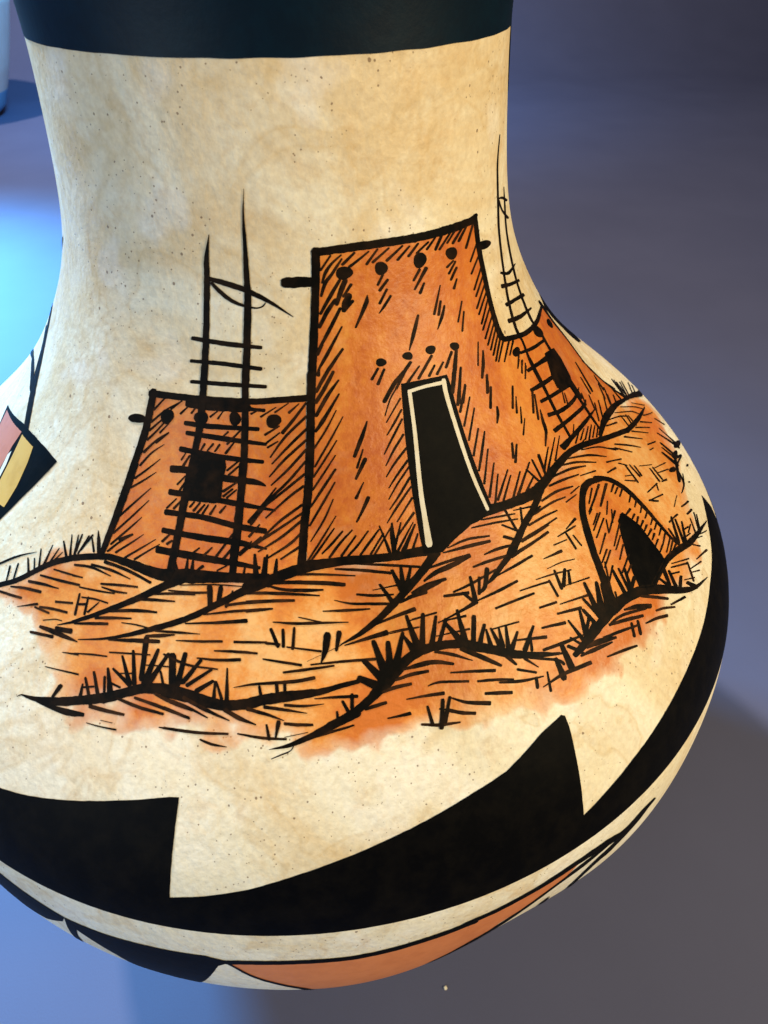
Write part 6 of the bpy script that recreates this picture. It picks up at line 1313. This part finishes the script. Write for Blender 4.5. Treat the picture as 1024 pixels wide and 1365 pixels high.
ho = [
['S',8754,17093,43,19,8567,17146,57,26,8382,17196,55,38,8208,17227,-4,53,7986,17227,-70,52,7777,17190,-92,42,7623,17145,-99,36,7467,17085,-101,32,7334,17020,-104,28,7234,16954,-110,25,7153,16883,-116,23,7070,16803,-117,23,7001,16736,-115,23,6931,16663,-111,21,6864,16587,-107,20,6802,16511,-105,19,6750,16435,-107,18,6704,16357,-109,18,6659,16280,-112,20,6612,16202,-116,22,6561,16125,-123,25,6509,16048,-131,28,6458,15970,-141,30,6409,15891,-150,33],
['S',8555,17185,-77,-24,8784,17106,-82,-19,8999,17010,-93,-9,9123,16921,-102,-1,9230,16819,-104,4,9311,16711,-103,7,9350,16627,-101,11,9374,16539,-96,12,9387,16450,-90,13,9397,16363,-85,13,9402,16278,-80,13,9400,16195,-75,13,9396,16112,-70,13,9395,16028,-66,13,9395,15938,-62,13,9396,15845,-59,12,9401,15754,-57,12,9415,15672,-56,11,9468,15544,-59,11,9533,15428,-64,12]]
hw = [
['P',8425,16591,8550,16575,8625,16466,8752,16256,8712,15993,8686,15719,8648,15622,8252,15619,7759,15584,7373,15756,7464,15955,7664,16187,7958,16420,8187,16558]]
hh = [
['S',8525,17083,-34,20,8190,17042,-28,16,7876,16996,-23,13],
['S',8800,16993,-42,23,8531,16960,-38,20,8274,16923,-33,18,8029,16884,-29,16],
['S',8188,17134,-28,13,7950,17084,-25,11,7723,17032,-21,10],
['S',8221,17039,-22,14,7870,16999,-23,15,7539,16953,-25,15],
['S',7661,16958,-25,16,7488,16932,-16,10],
['S',7744,16857,-22,13,7559,16827,-19,11,7379,16796,-17,10],
['S',7819,16745,-20,13,7495,16699,-18,11,7189,16649,-15,10],
['S',7838,16834,-21,13,7540,16789,-19,11,7257,16741,-16,10],
['S',7535,16597,-22,12,7337,16557,-20,11,7147,16515,-18,10,6963,16472,-17,9],
['S',7318,16400,-20,12,7070,16352,-18,11,6834,16301,-15,9],
['S',7239,16445,-19,12,7047,16410,-17,11,6862,16373,-15,10],
['S',8355,16842,-25,10,8184,16794,-24,10,8019,16746,-24,9],
['S',8277,16728,-20,7,8136,16671,-23,8,8001,16613,-26,9],
['S',8349,16677,-28,16,8116,16644,-25,14,7894,16609,-21,12,7681,16571,-18,10],
['S',7854,16700,-27,7,7752,16635,-27,7,7653,16569,-26,7],
['S',8154,16519,-24,13,7930,16481,-22,12,7716,16441,-20,11,7510,16398,-18,10],
['S',7916,16418,-17,11,7695,16383,-17,10,7484,16346,-16,10],
['S',7787,16309,-23,13,7583,16267,-20,11,7388,16223,-18,10],
['S',7734,16165,-19,14,7462,16125,-19,13,7204,16082,-18,13],
['S',7579,16051,-20,17,7403,16031,-17,14,7232,16009,-13,11],
['S',7075,16241,-22,12,6868,16183,-21,11,6670,16123,-21,11],
['S',6935,16347,-24,6,6837,16260,-25,6,6742,16174,-27,7,6651,16086,-28,7],
['S',9027,16893,-29,18,8740,16870,-19,12],
['S',9091,16818,-21,15,8813,16807,-16,12],
['S',9208,16743,-24,16,8901,16724,-18,12],
['S',9314,16583,-27,16,9050,16557,-21,12],
['S',9356,16469,-27,16,9094,16446,-21,12],
['S',9398,16355,-27,16,9116,16328,-21,12],
['S',9417,16235,-23,17,9108,16223,-18,13],
['S',9436,16113,-24,17,9110,16099,-19,13],
['S',9418,16024,-24,17,9096,16010,-19,13],
['S',9443,15920,-25,18,9094,15901,-20,14],
['S',9381,15818,-27,18,9170,15800,-24,16,8968,15779,-21,14],
['S',9380,15702,-26,19,9133,15687,-23,16,8897,15668,-20,14],
['S',9407,15637,-27,19,9170,15623,-23,17,8945,15605,-20,15],
['S',9412,15555,-20,20,9137,15568,-15,15],
['S',8894,16496,-13,21,8534,16513,-8,12],
['S',8880,16403,-21,18,8641,16397,-14,12],
['S',8922,16332,-30,18,8689,16304,-20,12],
['S',8974,16238,-24,19,8707,16227,-16,12],
['S',8975,16155,-23,19,8725,16149,-15,12],
['S',9006,16061,-19,20,8725,16065,-13,13],
['S',8980,15986,-27,20,8762,15972,-18,13],
['S',8944,15894,-21,17,8690,15882,-17,13],
['S',8946,15783,-21,17,8696,15772,-17,13]]
hg = [
['S',6990,16193,-41,6,6959,16086,-49,7,6930,15979,-55,9,6903,15870,-62,10],
['S',7172,16143,-36,6,7133,16051,-41,7,7097,15958,-46,8,7063,15864,-52,10],
['S',7327,16087,-41,10,7233,15974,-49,12,7144,15860,-56,14],
['S',7434,15910,-38,25,7275,15876,-40,26,7120,15840,-41,27],
['S',6673,15975,-27,6,6600,15881,-26,6],
['S',6058,16322,-43,5,6029,16224,-54,7,6002,16124,-65,8,5976,16025,-76,10,5952,15924,-86,12],
['S',6356,16232,-46,11,6244,16119,-67,17,6139,16006,-87,22,6039,15891,-106,28],
['S',6455,16159,-49,9,6404,16065,-80,15,6354,15970,-110,21,6308,15874,-140,27],
['S',5807,16183,-36,-1,5846,16092,-37,-1,5886,15999,-38,-1,5925,15906,-40,0]]
fs = [
['S',-14230,19863,-331,-74,-13875,19816,-235,-52,-13647,19742,-223,-49,-13455,19660,-220,-48,-13284,19574,-222,-49,-13131,19488,-227,-50,-12988,19402,-233,-52,-12843,19313,-237,-53,-12683,19213,-241,-54,-12569,19141,-244,-54,-12454,19064,-249,-55,-12333,18984,-253,-56,-12204,18903,-254,-57,-12065,18821,-250,-57,-11916,18740,-242,-55,-11778,18669,-231,-53,-11633,18597,-219,-50,-11484,18524,-205,-47,-11335,18450,-192,-44,-11187,18376,-180,-41,-11044,18303,-170,-39,-10907,18231,-162,-37],
['S',-15533,18469,-827,-269,-14073,18777,-298,-87,-13432,18820,-239,-68,-12976,18812,-214,-59,-12626,18778,-198,-53,-12334,18730,-183,-48,-12069,18677,-172,-45],
['S',-13861,19519,-129,-30,-13458,19460,-107,-25,-13145,19381,-100,-23,-12874,19294,-96,-22],
['S',-12701,21545,-172,-25,-13310,21316,-276,-43,-13730,21110,1,2]]
fk = [
['P',-13444,17917,-11219,18235,-10168,18297,-9220,18303,-8497,18260,-8816,17915,-9168,17510,-9479,17073,-9644,16819,-10667,16833,-11536,17235,-12759,17583,-12948,17677]]
fr = [
['P',-13126,17911,-11017,18131,-11064,17848,-10931,17499,-10847,17232,-11206,17188,-12197,17469,-12779,17644]]
fw = [
['P',-10933,17807,-10745,17617,-10640,17408,-10557,17251,-10809,17322,-10858,17456,-11016,17713]]
fy = [
['P',-10893,18121,-9921,18160,-9766,17936,-9624,17570,-9607,17234,-9882,17204,-10397,17132,-10529,17382,-10690,17713]]
bl = [
['P',-6523,12104,-6203,12168,-5706,12017,-4910,11770,-5033,11445,-5586,10829,-6316,10462,-6806,10706,-7041,10861],
['P',-4910,11770,-4228,11793,-3382,11872,-2412,11914,-2015,11731,-2259,11463,-2454,10858,-2921,9474,-3340,9563,-3980,9712,-4205,10544,-4492,10959,-4786,11328,-4896,10871,-5021,10010,-5180,10071,-4991,11318]]
oc = [
['P',-2063,11640,-1200,11703,-288,11666,457,11694,1227,11759,1780,11782,2060,9341,1399,9259,818,9225,371,9209,48,9198,-377,9204,-933,9528,-1310,10416,-1732,10991],
['P',1769,11926,2348,11900,3091,11938,3894,12027,3557,11578,2842,11063,2486,10830,1970,9930]]
ol = [
['S',-2074,11709,-11,-90,-1973,11731,-11,-89,-1874,11748,-10,-88,-1776,11761,-10,-87,-1679,11769,-9,-87,-1583,11776,-9,-86,-1486,11780,-8,-86,-1389,11783,-8,-86,-1292,11785,-7,-85,-1193,11788,-6,-85,-1093,11790,-6,-85,-991,11790,-5,-85,-887,11787,-5,-85,-783,11783,-4,-85,-679,11777,-3,-85,-576,11770,-3,-86,-476,11763,-2,-86,-378,11757,-1,-87,-284,11752,0,-87,-184,11750,0,-87,-88,11750,1,-88,5,11752,2,-88,96,11756,3,-89,185,11761,4,-89,275,11768,5,-90,365,11776,5,-90,458,11783,6,-91,553,11791,7,-92,650,11800,8,-93,748,11811,9,-94,846,11822,10,-95,944,11832,10,-96,1040,11841,11,-97,1134,11848,12,-98,1224,11853,13,-99,1323,11859,13,-100,1418,11866,14,-100,1510,11874,15,-100,1601,11882,16,-100,1691,11887,16,-100,1782,11889,17,-101,1877,11884,17,-102],
['S',-2063,11639,-12,-42,-1998,11521,-12,-43,-1935,11391,-12,-45,-1871,11255,-12,-47,-1804,11119,-12,-51,-1733,10990,-11,-55,-1655,10869,-11,-59,-1572,10752,-11,-64,-1486,10635,-11,-69,-1399,10514,-11,-76,-1313,10384,-11,-85,-1227,10245,-11,-98,-1141,10098,-12,-116,-1056,9919,-14,-148,-980,9599,-23,-279,-891,9389,-14,-170],
['S',317,9207,3,-3,416,9201,2,9,513,9208,2,9,611,9216,2,9,712,9225,2,9,818,9212,2,9,926,9225,2,9,1036,9239,2,9,1150,9255,2,9,1256,9400,17,-142,1374,9474,24,-195,1480,9522,29,-224,1593,9553,35,-257,1709,9589,39,-269,1831,9601,43,-280,1954,9611,43,-263,2082,9586,40,-234],
['S',2431,9386,-2,10,2576,9397,-2,10],
['S',1717,11943,16,-92,1817,11958,16,-92,1918,11967,17,-92,2019,11971,18,-93,2123,11974,19,-93,2230,11980,20,-94,2340,11991,21,-95,2437,12004,22,-95,2538,12018,23,-95,2642,12033,23,-95,2747,12048,24,-95,2854,12063,25,-96,2962,12078,26,-97,3071,12093,28,-98,3181,12109,29,-99,3294,12128,31,-101,3409,12146,32,-103,3525,12162,34,-105,3642,12172,35,-108,3757,12177,38,-113,3871,12173,40,-120,4002,12159,45,-131,4136,12137,52,-148,4270,12107,60,-168,4400,12071,68,-188,4523,12031,76,-205,4636,11991,82,-216,4810,11914,80,-207,4941,11854,70,-172,5077,11832,61,-141,5179,11847,61,-135,5289,11881,64,-137,5403,11917,67,-141,5511,11945,70,-146,5606,11957,71,-147,5754,11959,62,-125,5863,11953,46,-92],
['S',1938,9744,68,-416,2037,9796,79,-466,2127,9912,77,-433,2207,10072,64,-344,2295,10182,58,-299,2382,10279,54,-265,2467,10375,50,-237,2547,10475,47,-211,2633,10593,43,-186,2715,10708,40,-166,2794,10819,37,-151,2872,10925,36,-138,2951,11025,34,-129,3032,11119,33,-120,3118,11209,32,-112,3205,11298,30,-105,3294,11381,29,-98,3383,11456,29,-93,3472,11521,28,-91,3558,11575,29,-91,3658,11627,32,-97,3755,11669,36,-107,3850,11704,40,-118,3943,11734,44,-127,4035,11761,46,-130,4149,11792,46,-126,4261,11819,43,-115,4368,11841,39,-103,4470,11858,36,-91,4591,11878,31,-76,4698,11895,25,-61,4811,11904,19,-46],
['S',3470,9535,-5,22,3596,9519,-2,10,3716,9527,-6,22,3836,9536,-2,10,3954,9559,-3,10,4074,9584,-2,10,4160,9719,33,-98,4197,10023,125,-370,4191,10461,85,-245,4231,10757,67,-186,4295,10961,61,-166,4367,11107,60,-158,4440,11205,60,-158,4535,11277,65,-167,4612,11306,72,-183,4688,11334,78,-194,4781,11392,79,-193,4864,11448,77,-184,4962,11505,73,-171,5071,11557,68,-156,5184,11604,63,-142,5294,11643,59,-128,5392,11680,55,-117,5509,11744,50,-104,5603,11819,45,-91,5690,11893,40,-78,5788,11951,34,-67],
['S',3573,9856,130,-452,3571,10506,31,-104]]
WT = [
[-7928,13989,-6811,14193,-6075,14316,-5443,14445,-4586,14647,-3808,14828,-2906,15015,-2746,15027,-2762,14650,-2789,14054,-2812,13520,-2263,13634,-1581,13807,-868,14028,-144,14219,618,14400,1414,14568,2005,14685,2760,14809,3604,15067,4106,15145,4173,15109,4173,14937,4092,14466,3999,13833,3960,13479,4497,13628,5230,13808,5990,13953,6822,14100,7626,14216,8640,14330,9661,14476,10544,14547,11375,14701,12350,14822,12563,14270,12431,13840]]
LHW = [
[-5223,19821,-2733,19869,-107,19952,-456,18240,-646,17660,-1847,17486,-3692,17452,-4756,17525,-5627,17481,-5653,18050,-5424,19064]]
THW = [
[662,22204,3945,22176,6304,22159,7844,22150,8105,21614,8166,20643,8078,20015,8027,19687,7381,18584,8455,17742,7329,17680,6326,17646,4571,17638,2373,17549,-411,17653,-389,18140,60,20060]]
RHW = [
[7974,20021,9043,19760,10771,19613,12922,19485,13874,18694,13569,17878,13549,17223,13793,16803,11283,17421,9623,17497,8516,17667,7508,17861,7348,18565,8027,19687]]
GW = [
[-9318,15975,-8520,16337,-8203,16530,-7534,16875,-6468,17326,-5695,17558,-4891,17729,-3784,17656,-1871,17683,-578,17814,2482,17728,3181,17806,4838,17877,6687,17855,8674,17814,10510,17647,12611,17254,15302,16051,15270,15524,13845,15567,12593,15534,11501,15427,10958,15205,10511,15037,9844,14948,8962,15136,7977,15302,7479,15152,6940,15101,6319,15133,5286,15325,4482,15231,3748,15351,3336,15505,2840,15484,2003,15634,1701,15602,994,15575,773,15501,-207,15530,-850,15628,-2043,15702,-2731,15727,-4050,15744,-4783,15615,-5620,15722,-5674,15938,-6042,16082,-6190,16231,-6420,16401,-6919,16453,-7610,16370,-8138,16139,-8793,15740]]
OVW = [
[8710,17102,9393,16769,9633,16291,9553,15793,9490,15430,8292,15634,7241,15737,6460,15942,6549,16254,6935,16700,7580,17096,8216,17208]]
RING_TOP, RING_LOW, RING_LINE = (0.24862, 0.12806, 0.11933)

# ------------------------------------------------------------------ setting: a grey sheet swept up behind
def backdrop_material():
    m, nt, N, L, b = mat("grey_violet_paper")
    tc = N.new("ShaderNodeTexCoord"); co = tc.outputs["Object"]
    n = tex(N, L, co, 9, 4, 0.55)
    r = ramp(N, [(0.3, (0.077, 0.079, 0.130, 1)), (0.7, (0.087, 0.089, 0.144, 1))])
    L.new(n.outputs["Fac"], r.inputs["Fac"])
    g = tex(N, L, co, 1400, 3, 0.6)
    finish(N, L, b, r.outputs["Color"], g.outputs["Fac"], 0.12, 0.0004, 0.75)
    b.inputs["Specular IOR Level"].default_value = 0.2
    return m
PAPER = backdrop_material()
prof_pts = [(-0.9, 0.0), (-0.4, 0.0), (-0.1, 0.0), (0.2, 0.0), (0.5, 0.0), (0.8, 0.0), (1.2, 0.0)]
CY, CR = 1.42, 0.50
for k in range(0, 25):
    a = math.radians(90*k/24)
    prof_pts.append((CY+CR*math.sin(a), CR-CR*math.cos(a)))
prof_pts.append((CY+CR, 1.7))
V, F = [], []
XS = [-2.4+0.24*i for i in range(21)]
for (y, z) in prof_pts:
    for x in XS:
        V.append((x, y, z))
nx = len(XS)
for i in range(len(prof_pts)-1):
    for k in range(nx-1):
        F.append((i*nx+k, i*nx+k+1, (i+1)*nx+k+1, (i+1)*nx+k))
sheet = mesh_object("backdrop_sheet", V, F, PAPER)
sheet["kind"] = "structure"

# ------------------------------------------------------------------ the jar
jar = bpy.data.objects.new("painted_jar", None)
col.objects.link(jar)
jar["label"] = "cream pottery jar with flared black neck, painted with adobe houses and ladders"
jar["category"] = "jar"

outer = []
NZ = 220
for i in range(NZ+1):
    z = KZ[0]+(KZ[-1]-KZ[0])*i/NZ
    outer.append((prof(z)[0], z))
rt = outer[-1]
wall = 0.0045
lip = [(rt[0]-0.0006, rt[1]+0.0010), (rt[0]-0.0022, rt[1]+0.0015), (rt[0]-0.0038, rt[1]+0.0010), (rt[0]-wall, rt[1])]
inner = [(max(0.01, prof(z)[0]-wall), z) for z in [KZ[-1]-0.004*k for k in range(1, 70)] if z > 0.008]
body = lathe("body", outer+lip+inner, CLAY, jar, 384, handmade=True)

# black neck band from the ring to the lip
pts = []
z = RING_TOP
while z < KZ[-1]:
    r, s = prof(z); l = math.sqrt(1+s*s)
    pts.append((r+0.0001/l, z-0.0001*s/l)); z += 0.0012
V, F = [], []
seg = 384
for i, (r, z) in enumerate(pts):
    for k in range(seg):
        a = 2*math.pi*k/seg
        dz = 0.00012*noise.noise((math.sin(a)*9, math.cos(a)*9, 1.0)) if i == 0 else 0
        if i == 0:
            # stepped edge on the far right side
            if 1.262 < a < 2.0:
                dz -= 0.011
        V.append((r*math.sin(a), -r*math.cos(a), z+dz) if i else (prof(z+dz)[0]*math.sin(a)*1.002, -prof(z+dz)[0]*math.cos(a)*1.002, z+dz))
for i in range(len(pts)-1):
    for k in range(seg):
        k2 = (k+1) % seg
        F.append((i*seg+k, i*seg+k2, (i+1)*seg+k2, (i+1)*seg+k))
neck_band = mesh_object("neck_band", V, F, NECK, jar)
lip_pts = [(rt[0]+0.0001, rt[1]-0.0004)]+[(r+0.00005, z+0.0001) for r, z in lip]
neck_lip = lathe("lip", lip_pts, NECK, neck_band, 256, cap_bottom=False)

# black stepped band round the belly: top edge from the painting, lower edge a ring
top = poly_pts(WT[0])
t_first, t_last = top[0][0], top[-1][0]
low_edge = [(t_last-(t_last-t_first)*k/60, RING_LOW) for k in range(61)]
v, f, _ = fill(top+low_edge, INK_OFF, 0.0026)
step_band = mesh_object("step_band", v, f, BLACK, jar)
# the same band goes on round the back
z_l, z_r = top[0][1], top[-1][1]
span = 2*math.pi-(t_last-t_first)
back_top = []
NB = 4
for q in range(NB):
    a0 = t_last+span*q/NB
    w = span/NB
    z_a = z_r if q == 0 else RING_LOW+0.006
    back_top += [(a0+0.001, z_a), (a0+w*0.5, RING_LOW+0.010), (a0+w-0.004, RING_LOW+0.022 if q < NB-1 else z_l)]
back_low = [(t_last+span-span*k/60, RING_LOW) for k in range(61)]
v, f, _ = fill(back_top+back_low, INK_OFF, 0.0030)
mesh_object("step_band", v, f, BLACK, jar)

# thin ring line and the ornament under the belly
paint("ornament_line", ol, BLACK, jar, TOP_OFF)
paint_each("ornament_wedge", bl, BLACK, jar)
paint_each("terracotta_crescent", oc, TERRA, jar, WASH_OFF+0.00004)

# ground wash with soft edges, on a fine grid of the wall
gw = smooth_closed(poly_pts(GW[0]), 3)
gwp = [(t*0.1, z) for t, z in gw]
DARK = [(0.063, 0.1744, 0.010, 0.90), (-0.096, 0.1746, 0.009, 0.80), (0.226, 0.1736, 0.010, 0.90), (-0.235, 0.1731, 0.008, 0.60), (0.402, 0.1746, 0.010, 0.80), (0.341, 0.1727, 0.008, 0.60), (-0.634, 0.1699, 0.010, 0.35), (-0.746, 0.1664, 0.010, 0.30), (-0.506, 0.1707, 0.010, 0.40), (-0.473, 0.1582, 0.007, 0.80), (-0.382, 0.1592, 0.007, 0.80), (-0.281, 0.1602, 0.006, 0.60), (-0.180, 0.1599, 0.006, 0.30), (0.102, 0.1614, 0.007, 0.90), (0.166, 0.1622, 0.007, 0.90), (0.246, 0.1622, 0.007, 0.90), (0.324, 0.1611, 0.006, 0.70), (0.069, 0.1597, 0.008, 0.70), (0.025, 0.1589, 0.007, 0.50), (0.428, 0.1559, 0.009, 0.40), (0.554, 0.1556, 0.009, 0.50), (0.675, 0.1546, 0.009, 0.50), (0.784, 0.1545, 0.008, 0.40), (1.395, 0.1603, 0.012, 0.50), (0.967, 0.1733, 0.010, 0.50), (0.716, 0.1760, 0.010, 0.60), (0.610, 0.1741, 0.010, 0.30), (1.276, 0.1564, 0.010, 0.10), (0.355, 0.1650, 0.012, -0.35), (0.517, 0.1679, 0.011, -0.50), (0.627, 0.1714, 0.008, -0.50), (0.000, 0.1696, 0.012, -0.25), (-0.143, 0.1659, 0.012, -0.50), (-0.318, 0.1668, 0.010, -0.35), (-0.604, 0.1608, 0.010, -0.30), (0.269, 0.1578, 0.010, -0.40), (0.147, 0.1575, 0.010, -0.30), (1.126, 0.1631, 0.010, -0.50), (0.558, 0.1636, 0.008, -0.30), (1.016, 0.1570, 0.010, -0.40)]
t0 = min(t for t, z in gw)-0.03; t1 = max(t for t, z in gw)+0.03
z0 = min(z for t, z in gw)-0.005; z1 = max(z for t, z in gw)+0.002
NT, NZg = int((t1-t0)*0.1/0.0011), int((z1-z0)/0.0009)
vals, deep, V, keep = [], [], [], {}
for j in range(NZg+1):
    for i in range(NT+1):
        t = t0+(t1-t0)*i/NT; z = z0+(z1-z0)*j/NZg
        p = (t*0.1, z)
        d = edge_dist(p, gwp)
        s = d if inside(p, gwp) else -d
        q3 = Vector(surf(t, z))
        s += 0.0030*noise.noise(q3*140)+0.0014*noise.noise(q3*380+Vector((7, 0, 0)))
        w = min(1.0, max(0.0, (s+0.0012)/0.0038))
        vals.append(w)
        dd = 0.0
        for (dt, dz_, rt_, amp) in DARK:
            q = math.hypot((t-dt)*0.1, z-dz_)/rt_
            if q < 1:
                dd += amp*(1-q*q)**2
        deep.append(max(-0.35, min(1.2, dd)))
        # the film thins out to nothing at its edge
        V.append(surf(t, z, -0.00004+(WASH_OFF+0.00004)*min(1.0, w*6)))
F = []
for j in range(NZg):
    for i in range(NT):
        q = (j*(NT+1)+i, j*(NT+1)+i+1, (j+1)*(NT+1)+i+1, (j+1)*(NT+1)+i)
        if max(vals[k] for k in q) > 0:
            F.append(q)
used = sorted({k for q in F for k in q}); remap = {k: i for i, k in enumerate(used)}
ground = mesh_object("painted_ground", [V[k] for k in used], [tuple(remap[k] for k in q) for q in F], EARTH, jar)
set_attr(ground, "wash", [vals[k] for k in used])
set_attr(ground, "deep", [deep[k] for k in used])
paint_each("ridge_line", gc, INK, ground)
for c in clusters(gr, 0.0042):
    paint("grass_tuft", c, INK, ground)
paint("hatching", gh, HATCH, ground, kind="stuff")

# low house on the left
house = wash_patch("painted_house", LHW[0], ADOBE, jar, 0.00002)
house["label"] = "low adobe house with small square window behind a ladder"
paint("outline", lo, INK, house)
paint_each("beam_end", lb, INK, house)
paint("window", lw, INK, house)
paint("hatching", lh, HATCH, house, kind="stuff")
paint("grass_tuft", lg, INK, house)

# tall house in the middle
house = wash_patch("painted_house", THW[0], ADOBE, jar, 0.00002)
house["label"] = "tall adobe house with two rows of beam ends and white edged doorway"
paint("outline", to, INK, house)
paint_each("beam_end", tb, INK, house)
paint("doorway", td, BLACK, house)
paint("doorway_trim", wl, WHITE, house, TOP_OFF, rough=0.5)
paint("hatching", th, HATCH, house, kind="stuff")
for c in clusters(tg, 0.008):
    paint("grass_tuft", c, INK, house)

# far house on the right shoulder
house = wash_patch("painted_house", RHW[0], ADOBE, jar, 0.00003)
house["label"] = "narrow adobe house foreshortened on the right shoulder of the jar"
paint("outline", ro, INK, house)
paint_each("beam_end", rb, INK, house)
paint("window", rw, INK, house)
paint("hatching", rh, HATCH, house, kind="stuff")
paint("grass_tuft", rg, INK, house)

# ladders
for rails, rungs, ties in ((R1, G1, T1), (R2, G2, T2)):
    lad = paint("painted_ladder", rails, INK, jar)
    paint_each("rung", rungs, INK, lad)
    paint_each("tie_rope", ties, INK, lad)

# domed oven
ov = poly_pts(OVW[0])
v, f, uv = fill(ov, WASH_OFF+0.00002, 0.0018, flat=True)
oven = mesh_object("painted_oven", v, f, ADOBE, jar)
set_attr(oven, "wash", [1.0]*len(oven.data.vertices))
set_attr(oven, "deep", [-0.25]*len(oven.data.vertices))
oven["label"] = "beehive shaped adobe oven with black pointed opening"
paint("outline", ho, INK, oven)
paint("opening", hw, BLACK, oven)
paint("hatching", hh, HATCH, oven, kind="stuff")
paint("grass_tuft", hg, INK, oven)

# feather shaped motif at the left
kite = paint("feather_motif", fk, BLACK, jar)
paint("rose_panel", fr, ROSE, kite, TOP_OFF)
paint("white_panel", fw, WHITE, kite, TOP_OFF)
paint("ochre_panel", fy, OCHRE, kite, TOP_OFF)
paint_each("stem", fs, INK, kite)
paint("shoulder_wedge", fb, BLACK, jar)

# ------------------------------------------------------------------ pale vessel at the top left, mostly outside the frame
VX, VY = -0.604, 1.28
ves = bpy.data.objects.new("pale_vessel", None)
col.objects.link(ves)
ves.location = (VX, VY, 0.0)
ves["label"] = "pale vessel with blue base, just showing at the top left edge"
ves["category"] = "vessel"
vm, nt, N, L, b = mat("pale_glaze")
tc = N.new("ShaderNodeTexCoord"); n = tex(N, L, tc.outputs["Object"], 30, 4)
r = ramp(N, [(0.3, (0.78, 0.74, 0.66, 1)), (0.7, (0.70, 0.66, 0.58, 1))]); L.new(n.outputs["Fac"], r.inputs["Fac"])
L.new(r.outputs["Color"], b.inputs["Base Color"]); b.inputs["Roughness"].default_value = 0.5
bm_, nt, N, L, b = mat("blue_glaze")
tc = N.new("ShaderNodeTexCoord"); n = tex(N, L, tc.outputs["Object"], 30, 4)
r = ramp(N, [(0.3, (0.20, 0.52, 0.80, 1)), (0.7, (0.17, 0.46, 0.74, 1))]); L.new(n.outputs["Fac"], r.inputs["Fac"])
L.new(r.outputs["Color"], b.inputs["Base Color"]); b.inputs["Roughness"].default_value = 0.5
VRZ = ((0.0, 0.100), (0.012, 0.113), (0.036, 0.1245), (0.07, 0.139), (0.10, 0.150), (0.163, 0.172), (0.26, 0.178))
def vr(z):
    for (za, ra), (zb, rb) in zip(VRZ, VRZ[1:]):
        if z <= zb:
            return ra+(rb-ra)*(z-za)/(zb-za)
    return VRZ[-1][1]
ZS = 0.038
lower = [(vr(0)-0.006, 0.0)]+[(vr(ZS*k/24), 0.002+(ZS-0.002)*k/24) for k in range(25)]
upper = [(vr(ZS+(0.178-ZS)*k/30), ZS+(0.178-ZS)*k/30) for k in range(31)]
upper += [(upper[-1][0]-0.002, 0.1795), (upper[-1][0]-0.005, 0.1795), (upper[-1][0]-0.007, 0.176)]
upper += [(max(0.01, vr(0.17-0.01*k)-0.007), 0.17-0.01*k) for k in range(0, 16)]
lathe("base", lower, bm_, ves, 128)
lathe("wall", upper, vm, ves, 128, cap_bottom=False)

# ------------------------------------------------------------------ crumb on the sheet in front of the jar
bmc = bmesh.new()
bmesh.ops.create_icosphere(bmc, subdivisions=2, radius=0.0006)
for vtx in bmc.verts:
    vtx.co *= 1.0+0.5*noise.noise(vtx.co*1500)
    vtx.co.z = max(vtx.co.z*0.7, -0.0003)
me = bpy.data.meshes.new("crumb"); bmc.to_mesh(me); bmc.free()
me.materials.append(WHITE)
cr = bpy.data.objects.new("crumb", me)
col.objects.link(cr)
cr.location = (0.0268, -0.102, 0.0003)
cr["label"] = "tiny pale crumb lying on the grey sheet below the jar"
cr["category"] = "crumb"
